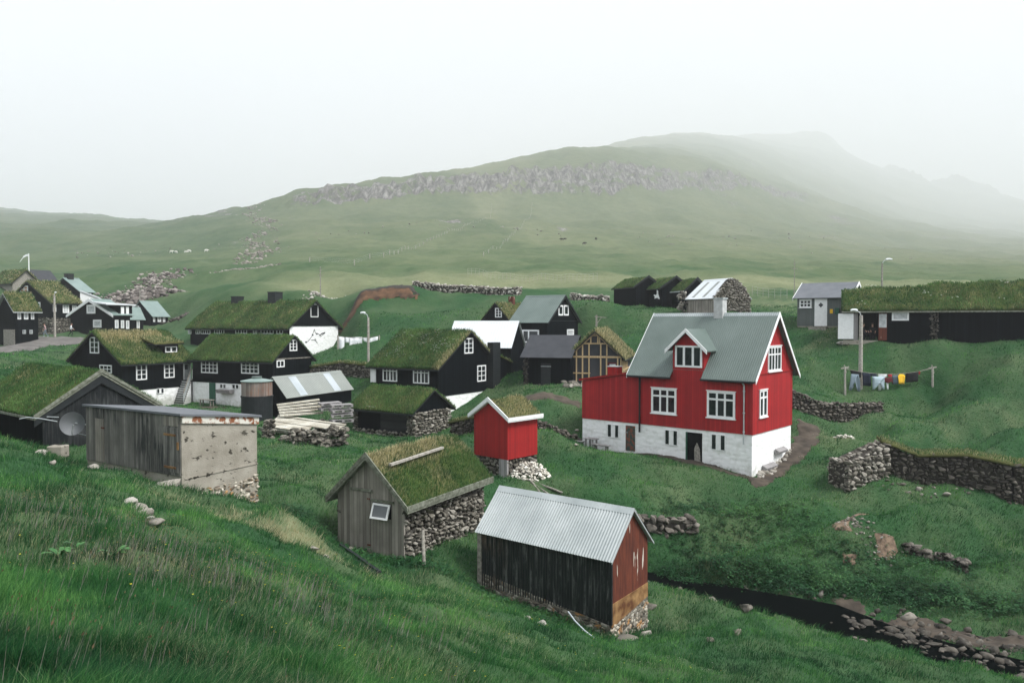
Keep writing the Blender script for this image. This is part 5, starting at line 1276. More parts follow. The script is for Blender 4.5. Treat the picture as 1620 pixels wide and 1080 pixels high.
for px_, py_, w_, hgt in ((375, 467, 1.0, .55), (436, 467, 1.15, .95)):
    tt = np.linspace(0, l.LA, 80); rr_ = tt[int(np.argmin([abs(proj(l.world(l.LB / 2, t_, l.hr))[0] - px_) for t_ in tt]))]
    H.chimney(M['black'], l.LB / 2, rr_, w_, l.hr - .4, l.hr + .15 + hgt)
H.box('A', -.05, l.LA, -2.4, zb + .02, .0, .03, M['tar'], 'front_boards')
# the bird: bent strokes of black paint on the white wall
T = H.T('B')
def stroke(pts, w0=.07):
    q = [l.px('B', *p) for p in pts]; b = MB()
    for i in range(len(q) - 1): b.bar(T(q[i][0], q[i][1], .012), T(q[i + 1][0], q[i + 1][1], .012), .012, w0 * (1 if i % 2 else .8), up=(0, 0, 1))
    return b
zc = lambda X, Y: (260 + X * .2037, 440 + Y * .2037)
bird = MB()
for pts, w_ in (([zc(1095, 500), zc(1112, 492), zc(1128, 475), zc(1142, 455), zc(1150, 440), zc(1158, 415), zc(1165, 395), zc(1170, 420), zc(1180, 432)], .06), ([zc(1140, 482), zc(1160, 476), zc(1175, 485), zc(1188, 505)], .07),
                ([zc(1182, 432), zc(1195, 430), zc(1205, 440), zc(1212, 452)], .06), ([zc(1205, 445), zc(1222, 430), zc(1248, 422)], .12), ([zc(1212, 452), zc(1230, 438), zc(1248, 424)], .06), ([zc(1168, 465), zc(1172, 475), zc(1180, 480)], .04)):
    s_ = stroke(pts, w_); bird.add(s_.v, s_.f)
for c_ in (zc(1152, 441), zc(1184, 431), zc(1100, 496)):
    q = l.px('B', *c_); bird.box((q[0] - .11, q[1] - .08, .002), (q[0] + .11, q[1] + .08, .016), T=T)
bird.build('bird_drawing', M['black'], H.root)

# ---- green-roofed black house
H = House('green_roofed_house', 'tall black house with plain grey-green metal roof and paired gable windows', 'house', L['houseL']); l = H.l
H.body(M['tar'], -1.5)
H.sheet_roof(M['roofgreen'], eo=.3, go=.25, t=.06, corr=.2, amp=.008)
for r in (-.27,): H.barge(M['black'], r, w=.18, eo=.3, t=.06)
H.window('B', (883, 482.6, 890.3, 499), 1, 1, bw=.14); H.window('B', (891.8, 482.6, 899, 499), 1, 1, bw=.14); H.window('B', (896.7, 520.6, 907.2, 531), 1, 1, bw=.13, pane='curtain')
H.window('A', (826.5, 521.5, 853, 542), [.64], [], bw=.13, mb=.13)
H.box('B', .0, l.LB, l.h - .05, l.h, 0, .03, M['black'], 'gable_ledge')

# ---- dark felt-roofed shed
H = House('felt_roofed_shed', 'black shed with plain dark grey roof and a stone corner pier', 'shed', L['houseM']); l = H.l
H.body(M['tar'], -.8); H.sheet_roof(M['darkfelt'], eo=.3, go=.2, t=.05, cap=False)
st = Stones(); stone_face(st, H.T('A'), l.LA - .45, l.LA, -.8, l.h - .15, .22, .14, .05, (0, .5)); stone_face(st, H.T('A'), .2, l.LA - .4, -.8, .05, .2, .14, .08, (0, .5)); st.build('stone_pier', M['stonedark'], H.root)
t0, _ = l.px('A', 871, 590); t1, _ = l.px('A', 856, 590); d = H.box('A', t0, t1, .1, 1.75, 0, .04, M['black'], 'door')
b = MB(); b.box((t0 - .05, 1.5, .035), (t1, 1.55, .06), T=H.T('A')); b.build('hinge', M['steel'], d)

# ---- turf house with pale timber battens
H = House('timber_framed_house', 'turf-roofed house in dark cladding ruled with pale new timber studs and rails', 'house', L['houseN']); l = H.l
H.body(M['darkfelt'], -.3)
H.turf(eo=.28, go=.3, th=.28, dry=.3, dens=1.3, blade=(.12, .28), drypatch=lambda q, r: .35 * (q < l.W * .5))
T = H.T('A'); L_ = l.LA; h = l.h; sl = (l.hr - l.h) / (L_ / 2)
def stud(t0, z0, t1, z1, w=.09): b = MB(); b.bar(T(t0, z0, .045), T(t1, z1, .045), .09, w, up=(1, 0, 0) if abs(t0 - t1) < 1e-6 else (0, 0, 1)); return b
topz = lambda t_: min(l.h + sl * t_, l.h + sl * (L_ - t_)) - .06
px2t = lambda X: l.px('A', 780 + X * .1852, 590)[0]
ts = [px2t(X) for X in (655, 713, 765, 820, 920, 970, 1065, 1093)]
for t_ in ts: stud(t_, -.1, t_, h - .13).build('stud', M['palewood'], H.root)
for t_ in [px2t(X) for X in (713, 765, 820, 920, 972)]: stud(t_, h + .06, t_, min(topz(t_), h + .92)).build('stud', M['palewood'], H.root)
for t_ in [px2t(X) for X in (835, 895, 910)]: stud(t_, h + 1.02, t_, min(topz(t_), h + 1.55)).build('stud', M['palewood'], H.root)
for t0, z0, t1, z1, w_ in ((0, h - .04, L_, h - .04, .14), (0, .02, L_, .02, .09), (px2t(830), l.px('A', 930, 590)[1], L_, l.px('A', 930, 590)[1], .09), (.0, l.px('A', 970, 591)[1], px2t(1060), l.px('A', 970, 591)[1], .09),
                       (L_ * .26, h + .97, L_ * .74, h + .97, .1), (L_ * .42, h + 1.58, L_ * .58, h + 1.58, .09)):
    stud(t0, z0, t1, z1, w_).build('rail', M['palewood'], H.root)
for a, c in (((.05, h + .0), (L_ / 2, l.hr - .12)), ((L_ - .05, h + .0), (L_ / 2, l.hr - .12))): stud(a[0], a[1], c[0], c[1], .10).build('rafter', M['palewood'], H.root)
ta_, tb_ = px2t(1055), px2t(982); d = H.box('A', ta_, tb_, .0, l.px('A', 965, 573)[1], .0, .05, M['maroon'], 'door'); dt = l.px('A', 965, 573)[1]
b = MB(); b.box((ta_ + .06, dt - .55, .045), (tb_ - .12, dt - .12, .06), T=T); b.build('pane', M['curtain'], d)
T = H.T('B')
for x in (.12, .9, 1.15, 2.0, 2.9): b = MB(); b.bar(T(x, -.1, .045), T(x, h - .3, .045), .09, .09, up=(1, 0, 0)); b.build('stud', M['palewood'], H.root)
for z in (h - .32, h * .55, .05): b = MB(); b.bar(T(.1, z, .045), T(l.LB, z, .045), .08, .09); b.build('rail', M['palewood'], H.root)

# ---- white-roofed shed and the small turf gable behind
H = House('white_roofed_shed', 'low black shed under a bright white sheet roof beside the green-roofed house', 'shed', L['houseW']); l = H.l
H.body(M['tar'], -1.5); H.sheet_roof(M['roofwhite'], eo=.3, go=.15, t=.05, corr=.25, amp=.008)
H = House('small_turf_house', 'small black turf-roofed house whose gable peeps over the white roof', 'house', L['houseS']); l = H.l
H.body(M['tar'], -1.2); H.turf(eo=.25, go=.2, th=.2, dry=.4, blade=(.12, .2)); H.window('A', (783.5, 487, 794, 502), 2, 3, bw=.09)
b = MB(); x_ = 3.2; b.box((x_ - .25, l.LA / 2 - .25, l.hr - .3), (x_ + .25, l.LA / 2 + .25, l.hr + .7)); b.build('chimney', M['rust'], H.root)

# ---- three boat sheds in a row
for k, (ky, txt) in enumerate((('boat1', 'leftmost and farthest of the three black turf-roofed boat sheds'), ('boat2', 'middle black turf-roofed boat shed with a white bird shape on its wall'), ('boat3', 'rightmost of the three black turf-roofed boat sheds, next to the stone shed'))):
    H = House('boat_shed', txt, 'shed', L[ky], 'black boat sheds in a row'); l = H.l
    H.body(M['tar'], -1.3); H.turf(eo=.25, go=.12, th=.12, dry=.06, blade=(.08, .15), dens=1.3, board='trim_grey' if k == 2 else 'black'); H.barge(M['black'], -.16, w=.2, eo=.28, t=.12)
    if k == 1:
        zz_ = lambda X, Y: l.px('A', 940 + X * .1975, 360 + Y * .1975)
        pts = [zz_(*p) for p in ((504, 500), (514, 505), (515, 530), (524, 560), (527, 572), (515, 570), (508, 560), (498, 565), (484, 568), (490, 556), (480, 545), (483, 535), (496, 542), (504, 530))]
        b = MB(); b.prism(pts, .02, .05, lambda a, c, e: H.T('A')(a, c, e)); b.build('bird_cutout', M['white'], H.root)
st_o = L['boat3']
# stone shed at the end of the row
H = House('stone_gabled_shed', 'shed with pale striped roof, wooden doors and a rounded gable of rubble stone', 'shed', L['boatS']); l = H.l
b = MB(); b.box((.0, .0, -.8), (l.LB - .1, l.LA, l.h)); b.build('front_wall', M['greywood'], H.root)
b = MB(); b.prism([(.1, -1), (l.LB, -1), (l.LB, l.h * .9), (l.LB * .85, l.h + (l.hr - l.h) * .55), (l.LB * .55, l.hr), (l.LB * .4, l.hr - .1), (.1, l.h)], -.002, .4, lambda a, c, e: (a, e, c)); b.build('gable_core', M['mortar'], H.root)
st = Stones(); fz_ = lambda t_: float(np.interp(t_, [0, l.LB * .4, l.LB * .6, l.LB * .85, l.LB], [l.h + .1, l.hr, l.hr + .05, l.h + (l.hr - l.h) * .6, l.h * .8])); stone_face(st, H.T('B'), -.05, l.LB, -.8, fz_, .2, .15, .02, (.3, 1)); st.build('stone_gable', M['stone'], H.root)
rf = H.sheet_roof(M['roofwhite'], eo=.2, go=.05, t=.05, corr=.2, amp=.01, r0=-.0)
b = MB(); sl = (l.hr - l.h) / (l.W / 2)
for rr_ in (l.LA * .32, l.LA * .7):
    b.add([(qa, r_, l.h + sl * qa + .085 - dz) for dz in (0, .02) for qa, r_ in ((.0, rr_), (l.W * .42, rr_), (l.W * .42, rr_ + .35), (.0, rr_ + .35))], [(0, 1, 2, 3), (7, 6, 5, 4), (0, 4, 5, 1), (1, 5, 6, 2), (2, 6, 7, 3), (3, 7, 4, 0)])
b.build('grey_sheet', M['roofgrey'], rf)
for a_, c_ in ((.25, 1.75), (1.85, 3.4)): H.box('A', l.LA - c_, l.LA - a_, -.2, l.h - .25, .0, .04, M['greywood'], 'door')
st = Stones(); pr_ = P(1079, 494, 73.5)
for i in range(60): st.put((pr_[0] + rng.uniform(-.35, .35), pr_[1] + rng.uniform(-.4, .4), pr_[2] - .3 + rng.uniform(0, 2.3)), rng.uniform(.1, .22, 3))
o = st.build('stone_pier', M['stone']); tag(o, 'narrow stone pier standing between the boat shed and the wooden doors', 'pier')

# ---- grey house
H = House('grey_cottage', 'small grey house with dark roof, white bargeboards and a white door', 'house', L['greyhouse']); l = H.l
H.body(M['greyhouse'], .12); H.plinth(M['concrete'], -.8, .118, grow=-.03); H.sheet_roof(M['felt'], eo=.3, go=.3, t=.06, cap=False)
for r in (-.32, l.LA + .32): H.barge(M['white'], r, w=.22, eo=.3, t=.07)
H.window('A', (1265, 474, 1284, 486.5), 3, 2, bw=.10, mb=.06, sill=True)
t0, z0 = l.px('A', 1308.5, 513); t1, z1 = l.px('A', 1289, 472.5); T = H.T('A'); t0, t1 = sorted((t0, t1)); z0 = .12
d = H.box('A', t0, t1, z0, z1, 0, .06, M['white'], 'door'); cx, cz = (t0 + t1) / 2, z1 - .55
b = MB(); b.prism([(cx - .2, cz), (cx, cz - .22), (cx + .2, cz), (cx, cz + .22)], .055, .07, T); b.build('diamond_pane', M['glass'], d)
b = MB(); b.tube([T(t0 + .1, (z0 + z1) / 2, .06), T(t0 + .1, (z0 + z1) / 2, .12), T(t0 + .2, (z0 + z1) / 2, .12)], .02, 6); b.build('handle', M['steel'], d)
H.box('A', t0 - .05, t1 + .35, -.5, .06, .1, .7, M['oldwood'], 'step')
a_, b_ = l.px('A', 1317.5, 495.7), l.px('A', 1313, 489); n_ = H.box('A', a_[0], b_[0], a_[1], b_[1], .002, .02, M['yellowc'], 'notice')
a_, b_ = l.px('A', 1328, 497), l.px('A', 1321.6, 487); H.box('A', a_[0], b_[0], a_[1], b_[1], .002, .22, M['greendoor'], 'letter_box')
b = MB(); p_ = H.T('A')(-.05, l.hr + .25, .1); b.tube([(.0, -.3, l.hr + .05), (.0, -.3, l.hr + .35)], .02, 6); b.box((-.1, -.42, l.hr + .3), (.12, -.18, l.hr + .42)); 
H.root.location.z += 0
# ---- long turf-roofed building on the right
H = House('long_turf_house', 'long low black turf-roofed house running off the right edge, with a covered patio', 'house', L['longA']); l = H.l
porch = l.px('A', 1334, 530)[0]
H.body(M['tar'], -.6)
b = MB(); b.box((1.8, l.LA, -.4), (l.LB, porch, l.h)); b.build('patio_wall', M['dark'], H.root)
b = MB(); b.box((.0, l.LA, -.35), (1.8, porch, -.02)); b.build('patio_floor', M['concrete'], H.root)
H.turf(eo=.3, go=.1, th=.26, dry=.12, dens=1.4, blade=(.13, .26), r1=porch + .1, board='mossboard', flowers=10, bumpy=.11, rise=lambda r: .4 * (1 - sstep(0, 1, (r - l.LA * .35) / (porch - l.LA * .35))))
t0, z0 = l.px('A', 1350, 536); t1, z1 = l.px('A', 1326, 496); H.box('A', min(t0, t1), max(t0, t1), z0 + .0, z1, .0, .12, M['white'], 'white_screen')
t0, _ = l.px('A', 1357, 530); t1, _ = l.px('A', 1350.5, 530); H.box('A', min(t0, t1), max(t0, t1), -.0, z1, -.2, -.05, M['pallet'], 'patio_post')
t0, z0 = l.px('A', 1403, 533); t1, z1 = l.px('A', 1390, 495.5); t0, t1 = sorted((t0, t1)); d = H.box('A', t0, t1, .0, z1, -.02, .05, M['rust'], 'door'); b = MB(); zz_ = l.px('A', 1395, 518)[1]; b.box((t0 + .03, zz_, .045), (t1 - .03, z1 - .05, .065), T=H.T('A')); b.build('pane', M['curtain'], d)
H.window('A', (1411, 493.6, 1438, 507), [], [], bw=.12, pane='curtain')
st = Stones(); t0, _ = l.px('A', 1484, 530); t1, _ = l.px('A', 1472, 530); stone_face(st, H.T('A'), min(t0, t1), max(t0, t1), -.5, l.h - .1, .22, .14, .05, (0, .8)); st.build('stone_pier', M['stonedark'], H.root)
LAH = H

# ---- far left group
H = House('brown_turf_house', 'black house with brownish turf roof on a stone basement behind the lamp post', 'house', L['houseD']); l = H.l
zb = l.px('B', 90, 503)[1]; H.body(M['tar'], zb); H.plinth(M['mortar'], -1.2, zb - .002, grow=-.1)
st = Stones(); stone_face(st, H.T('A'), 0, l.LA * .5, -1, zb, .32, .2, -.1, (.1, .9)); stone_face(st, H.T('B'), 0, l.LB, -1, zb, .32, .2, -.1, (.1, .9)); st.build('stone_basement', M['stone'], H.root)
H.turf(eo=.4, go=.3, th=.35, dry=.35, dens=1.4, blade=(.2, .35))
H.window('A', (32, 452, 44.4, 467), 2, 3, bw=.16, mb=.1, pane='warm'); H.window('A', (52, 478, 64, 491), 2, 2, bw=.16, mb=.1)
H.window('B', (83.5, 480.5, 88.5, 493), 1, 1, bw=.16, pane='curtain'); H.window('B', (99, 481.5, 109, 495), 2, 3, bw=.14, mb=.08, pane='curtain'); H.window('B', (114, 483, 121, 495), 2, 3, bw=.14, mb=.08, pane='curtain')
H = House('edge_turf_house', 'black turf-roofed house at the left edge with a brown garage door', 'house', L['houseE']); l = H.l
H.body(M['tar'], -1.5); H.turf(eo=.4, go=.3, th=.3, dry=.35, dens=1.4, blade=(.18, .32), board='trim_grey')
for r_ in ((27.4, 491.5, 33, 505), (37.6, 492, 44.4, 505), (48.7, 492.5, 53.7, 505)): H.window('B', r_, 1, 1, bw=.12, pane='curtain')
for r_ in ((35.5, 521.7, 40.8, 528), (46.5, 521.7, 51.5, 528)): H.window('B', r_, 2, 1, bw=.06, mb=.05, frame='trim_grey')
t0, _ = l.px('A', 24, 540); t1, _ = l.px('A', 6.5, 540); H.box('A', t0, t1, -.3, l.px('A', 15, 521)[1], .0, .06, M['oldwood'], 'garage_door')
H = House('slate_green_house', 'dark house with pale green metal roof, highest of the left-hand group', 'house', L['houseF']); l = H.l
H.body(M['tar'], -1.5); H.sheet_roof(M['roofgreen2'], eo=.3, go=.3, t=.08); H.window('B', (129, 462.5, 134, 473.5), 1, 1, bw=.14, pane='curtain'); H.window('B', (139, 464, 144, 474.5), 1, 1, bw=.14, pane='curtain')
H.chimney(M['black'], l.W / 2, .8, 1.0, l.hr - .2, l.hr + .7)
H = House('white_trimmed_house', 'black house with white bargeboards, green metal roof and white base', 'house', L['houseG']); l = H.l
H.body(M['tar'], -.2); b = MB(); b.box((.2, .6, -1.4), (l.LB, l.LA, -.1)); H.plinth(M['plaster'], -1.4, -.202, grow=.0)
H.sheet_roof(M['roofgreen2'], eo=.4, go=.3, t=.08); H.barge(M['white'], -.32, w=.34, eo=.42, t=.1, th=.06)
H.window('A', (137.4, 482, 151, 496), 1, 1, bw=.28, pane='curtain'); H.window('A', (147.6, 505.5, 160.6, 518), 1, 1, bw=.28, pane='curtain'); H.window('B', (181.5, 506, 187, 519), 1, 1, bw=.14, pane='curtain'); H.window('B', (191, 506.5, 196, 519), 1, 1, bw=.14, pane='curtain'); H.window('B', (199, 507, 204, 520), 1, 1, bw=.14, pane='curtain')
ta, _ = l.px('B', 188, 490); tb, _ = l.px('B', 206, 490); zt_ = l.px('B', 200, 483)[1]
b = MB(); b.box((ta, .01, l.h - .4), (tb + .3, 2.6, zt_)); dm = b.build('dormer', M['tar'], H.root)
lid(dm, 'dormer_roof', M['roofwhite'], [(ta - 2.0, -.3, zt_ + .02), (tb + .7, -.3, zt_ - .02), (tb + .7, 2.8, zt_ + .1), (ta - 2.0, 2.8, zt_ + .35)], .14)
for pa, pb in ((191, 196), (199, 203.6)):
    a_, z1_ = l.px('B', pa, 485); b_, z0_ = l.px('B', pb, 498); b = MB(); b.box((a_, -.06, z0_), (b_, .008, z1_)); b.build('dormer_window', M['white'], dm)
H = House('green_roofed_annex', 'low black annex with small green metal roof at the right of the white-trimmed house', 'annex', L['houseG2']); l = H.l
H.body(M['tar'], -1.2); H.sheet_roof(M['roofgreen2'], eo=.2, go=.2, t=.08); H.barge(M['white'], -.22, w=.22, eo=.2, t=.1); H.window('B', (216, 507, 220.5, 519), 1, 1, bw=.14, pane='curtain')
H = House('far_green_roofed_house', 'black house with grey-green roof at the right end of the left-hand group', 'house', L['houseH']); l = H.l
H.body(M['tar'], -1.2); H.sheet_roof(M['roofgreen2'], eo=.3, go=.2, t=.08); H.window('A', (210, 483.5, 220, 493), 2, 1, bw=.16, mb=.12)
for r_ in ((242, 499.5, 245, 509), (249, 499.5, 254.5, 509), (257.5, 500, 261, 509)): H.window('B', r_, 1, 1, bw=.12, pane='curtain')
H = House('turf_outhouse', 'low turf-roofed outhouse on the slope at the top left edge', 'outhouse', L['houseI']); l = H.l
H.body(M['oldwood'], -1.5); H.turf(eo=.4, go=.3, th=.4, dry=.3, dens=1.4, blade=(.2, .35))
H = House('dark_gabled_hut', 'dark hut with white eave behind the flagpole', 'hut', L['houseJ']); l = H.l
H.body(M['tar'], -3.5); H.sheet_roof(M['darkfelt'], eo=.3, go=.2, t=.08, cap=False); H.box('B', 0, l.LB, l.h - .6, l.h - .02, 0, .05, M['white'], 'white_boards')
# white sheds glimpsed between the left-hand roofs
O = P(158, 492, 116); wsd = empty('white_walled_shed', O, R(28)); tag(wsd, 'white-walled shed with sloping roof right of the pale green roof', 'shed')
b = MB(); b.prism([(-2.6, -1), (2.2, -1), (2.2, .2), (-.2, 1.9), (-2.6, 2.9)], 0, 3, lambda a, c, e: (a, e, c)); b.build('wall', M['white'], wsd)
b = MB(); b.prism([(-2.6, 2.95), (-.2, 1.95), (2.3, .2), (2.3, .35), (-.1, 2.15), (-2.6, 3.15)], -.15, 3.2, lambda a, c, e: (a, e, c)); b.build('roof', M['roofwhite'], wsd)

# ------------------------------------------------------------------ fast ground lookup, draped sheets
def gi(x, y):
    x = np.asarray(x, float); y = np.asarray(y, float)
    fu = np.interp(x / y, uu, np.arange(len(uu))); fv = np.interp(np.log(ny(y)), vv, np.arange(len(vv)))
    i = np.clip(fu.astype(int), 0, nu - 2); j = np.clip(fv.astype(int), 0, nv - 2); a = fu - i; b_ = fv - j
    return (Zg[j, i] * (1 - a) + Zg[j, i + 1] * a) * (1 - b_) + (Zg[j + 1, i] * (1 - a) + Zg[j + 1, i + 1] * a) * b_
def gnrm(x, y):
    e = 0.15; zx = (gi(x + e, y) - gi(x - e, y)) / (2 * e); zy = (gi(x, y + e) - gi(x, y - e)) / (2 * e)
    n_ = np.stack([-zx, -zy, np.ones_like(zx)], -1); return n_ / np.linalg.norm(n_, axis=-1, keepdims=True)
SHEETS = []
def drape(name, poly, m, step=0.12, off=0.035, wob=0.25, flat=None):
    poly = np.array([p[:2] for p in poly]); SHEETS.append(poly)
    x0, y0 = poly.min(0) - .4; x1, y1 = poly.max(0) + .4
    xs = np.arange(x0, x1, step); ys = np.arange(y0, y1, step); X, Y = np.meshgrid(xs, ys)
    ring = np.concatenate([poly, poly[:1]]); d = dist_poly(X, Y, ring); d = np.where(inpoly(X, Y, poly), d, -d) + wob * fbm(X / .9, Y / .9, 3)
    Z = (gi(X, Y) if flat is None else np.full(X.shape, flat)) + (off if flat is not None else np.where(d > 0, off, -.06) + 0.02 * fbm(X / .4, Y / .4, 2))
    ins = d > -step * 1.2; I = -np.ones(X.shape, int); I[ins] = np.arange(ins.sum())
    q = np.stack([I[:-1, :-1], I[:-1, 1:], I[1:, 1:], I[1:, :-1]], -1).reshape(-1, 4); q = q[(q >= 0).all(1)]
    o = arrays_obj(name, np.stack([X[ins], Y[ins], Z[ins]], -1), q, m, smooth=True); return o
def PP(*t): return [P(*q) for q in t]
tag(drape('road', PP((-60, 562, 72), (0, 558, 73), (50, 554, 78), (90, 549, 84), (130, 546, 84), (135, 538, 94), (100, 534, 98), (60, 536, 92), (30, 543, 86), (-60, 545, 82)), M['road'], .3, .06, .3), kind='structure')
tag(drape('dirt_path', PP((880, 708, 43.2), (915, 712, 44), (1000, 722, 42.2), (1090, 741, 39.6), (1186, 760, 37.7), (1195, 768, 37.0), (1225, 757, 37.9), (1270, 722, 40.8), (1300, 694, 43.8), (1290, 682, 45.0), (1262, 680, 45.3), (1256, 700, 43), (1205, 750, 38.6), (1192, 759, 37.9), (1090, 733, 40.4), (1000, 715, 43), (925, 706, 45), (880, 700, 44.4)), M['path'], .12, .045, .35), kind='structure')
tag(drape('yard', PP((215, 646, 56), (330, 648, 55.5), (384, 652, 54.5), (384, 636, 61), (335, 626, 62), (300, 632, 62), (250, 640, 59)), M['path'], .2, .05, .4), kind='structure')
tag(drape('worn_track', PP((830, 623, 50.5), (920, 628, 49.5), (920, 633, 48.6), (830, 629, 49.3)), M['path'], .15, .03, .3), kind='structure')
tag(drape('landslip', PP((526, 494, 88), (545, 482, 88.8), (562, 470, 89.8), (600, 463, 90.9), (650, 462, 91.4), (662, 482, 88.6), (640, 478, 89.0), (610, 475, 89.2), (580, 479, 88.6), (560, 492, 86.8), (540, 500, 86.5)), M['soil'], .3, .12, .8), kind='structure')
tag(drape('overhang_shade', PP((530, 490, 88.5), (548, 478, 89.2), (566, 466, 90.3), (600, 460, 91.5), (650, 459, 92.0), (664, 478, 89.3), (656, 474, 89.6), (645, 464, 90.8), (600, 465, 90.6), (568, 472, 89.5), (548, 484, 88.5)), M['mortar'], .2, .16, .4), kind='structure')  # dark strip on the slip's top edge: shade under the overhang, laid on as colour
for pts in (PP((1316, 840, 34.2), (1345, 826, 34.6), (1380, 832, 34.3), (1372, 841, 33.8), (1344, 843, 33.6), (1346, 858, 32.8), (1320, 860, 32.8)), PP((1382, 866, 32.5), (1412, 860, 32.6), (1432, 870, 32.0), (1408, 875, 31.8), (1384, 873, 32.0)),
            PP((1328, 884, 32.0), (1356, 886, 31.8), (1354, 892, 31.4), (1330, 891, 31.5))):
    o = drape('bare_earth', pts, M['gravel'], .08, .03, .22); tag(o, kind='structure')
for pts in (PP((1310, 945, 29.6), (1345, 946, 29.4), (1385, 968, 28.4), (1360, 975, 28.2), (1330, 962, 28.8)), PP((1370, 985, 27.8), (1450, 975, 28.0), (1540, 1000, 26.8), (1640, 1020, 26.0), (1640, 1055, 24.6), (1540, 1030, 25.4), (1450, 1010, 26.6))):
    o = drape('gravel_bank', pts, M['path'], .1, .05, .35); tag(o, kind='structure')
# stream water: one level sheet within the banks
wl = [np.array([p[0], p[1] - w_ - 1.1, 0]) for p, w_ in zip(STREAM, SW)] + [np.array([p[0], p[1] + w_ + 1.1, 0]) for p, w_ in list(zip(STREAM, SW))[::-1]]
b = MB(); n_ = len(STREAM)
for i in range(n_ - 1): b.add([(wl[i][0], wl[i][1], ZC - 10.75), (wl[i + 1][0], wl[i + 1][1], ZC - 10.75), (wl[2 * n_ - 2 - i][0], wl[2 * n_ - 2 - i][1], ZC - 10.75), (wl[2 * n_ - 1 - i][0], wl[2 * n_ - 1 - i][1], ZC - 10.75)], [(0, 1, 2, 3)])
tag(b.build('stream_water', M['water']), kind='structure')

# ------------------------------------------------------------------ dry-stone walls
def field_wall(name, label, pts, h, size=.22, th=.45, m='stone', bright=(.1, 1), cat='stone wall', turf=False, hf=None, mound=False):
    """pts: base points seen in the photograph (px, py, Y)"""
    st = Stones(); q = [P(*p) for p in pts]; root = empty(name, q[0]); tag(root, label, cat)
    core = MB(); tops = []
    for i in range(len(q) - 1):
        a, c = q[i], q[i + 1]; d = c[:2] - a[:2]; Ln = np.linalg.norm(d); d /= Ln; nrm = np.array([d[1], -d[0]])
        if nrm[1] > 0: nrm = -nrm
        hh0 = h if hf is None else hf[i]; hh1 = h if hf is None else hf[i + 1]
        za = gz(a[0], a[1]); zc_ = gz(c[0], c[1])
        gb = lambda t: za + (zc_ - za) * t / Ln
        T = lambda t, z, o=0.: (a[0] + d[0] * t + nrm[0] * o - root.location.x, a[1] + d[1] * t + nrm[1] * o - root.location.y, z - root.location.z)
        base = min(za, zc_)
        stone_face(st, T, 0, Ln, lambda t: gb(t) - .35, lambda t: gb(t) + hh0 + (hh1 - hh0) * t / Ln + .06 * math.sin(t * 3), size, size * .8, th / 2 - size * .5, bright)
        t = 0
        while t < Ln:
            s_ = size * rng.uniform(.5, .95); hh = hh0 + (hh1 - hh0) * t / Ln
            for o_ in (-.12, .1): st.put(T(t, gb(t) + hh + rng.uniform(-.08, .06), o_ * rng.uniform(.5, 1.5)), (s_, s_ * .8, s_ * .6), r=rng.uniform(*bright))
            t += s_ * 1.5
        if i == 0 or i == len(q) - 2:
            te = 0 if i == 0 else Ln; sg = -1 if i == 0 else 1
            stone_face(st, lambda t_, z, o=0.: (a[0] + d[0] * (te + sg * o) + nrm[0] * t_ - root.location.x, a[1] + d[1] * (te + sg * o) + nrm[1] * t_ - root.location.y, z - root.location.z), -th / 2, th / 2, gb(te) - .3, gb(te) + (hh0 if i == 0 else hh1), size, size * .6, -.05, bright)
        core.add([T(0, za - .5, -th / 2 + .05), T(0, za - .5, th / 2 - .12), T(0, za + hh0 - .1, th / 2 - .12), T(0, za + hh0 - .1, -th / 2 + .05), T(Ln, zc_ - .5, -th / 2 + .05), T(Ln, zc_ - .5, th / 2 - .12), T(Ln, zc_ + hh1 - .1, th / 2 - .12), T(Ln, zc_ + hh1 - .1, -th / 2 + .05)],
                 [(0, 1, 2, 3), (7, 6, 5, 4), (0, 4, 5, 1), (1, 5, 6, 2), (2, 6, 7, 3), (3, 7, 4, 0)])
        if turf: turf_patch(root, 'turf_cap', [T(-.1, za + hh0 - .02, -th * 1.3), T(-.1, za + hh0 - .02, th / 2 + .05), T(Ln + .1, zc_ + hh1 - .02, th / 2 + .05), T(Ln + .1, zc_ + hh1 - .02, -th * 1.3)], .18, int(Ln * 420), .3, (.08, .2))
    st.build('stones', M[m], root); core.build('wall_core', M['mortar'], root); return root
field_wall('stone_wall', 'stepped end of the right-hand dry-stone wall, its bare pale top uncapped', [(1326, 771, 37.0), (1392, 748, 38.6)], 1.35, th=1.2, bright=(.2, 1), hf=[1.3, 1.5])
field_wall('stone_wall', 'long turf-capped dry-stone wall running to the right edge below the clothes line', [(1394, 748, 38.7), (1450, 757, 38.2), (1530, 773, 37.2), (1600, 792, 36.2), (1690, 808, 35.6), (1760, 816, 35.4)], 1.4, th=.8, m='stonedark', turf=True, bright=(.1, .9), hf=[1.6, 1.35, 1.42, 1.6, 1.7, 1.7])
field_wall('stone_wall', 'dark dry-stone wall butting against the right side of the red house', [(1250, 668, 46.6), (1300, 667, 47.0), (1350, 665, 47.4), (1394, 659, 48.4)], 1.0, m='stonedark', bright=(.1, 1), hf=[1.1, 1.05, .95, .6])
field_wall('stone_wall', 'pale tumbled stone wall along the pasture edge above the village', [(655, 466, 94), (700, 468, 93), (760, 469, 91.5), (800, 470, 90), (822, 472, 89)], .75, size=.34, m='stonelight', bright=(0, 1), th=.9)
field_wall('stone_wall', 'pale tumbled stone wall right of the green-roofed house', [(905, 473, 87), (930, 475, 86), (960, 480, 83.5)], .6, size=.32, m='stonelight', th=.9)
field_wall('stone_wall', 'mossy terrace wall between the two turf-roofed black houses', [(494, 596, 63), (540, 601, 62), (588, 608, 60)], 1.0, size=.25, m='stone', turf=True, bright=(0, .8))
field_wall('stone_wall', 'low dark retaining wall behind the small red shed', [(715, 684, 44.5), (748, 682, 43.5), (775, 684, 42.2)], .8, m='stonedark', turf=True)
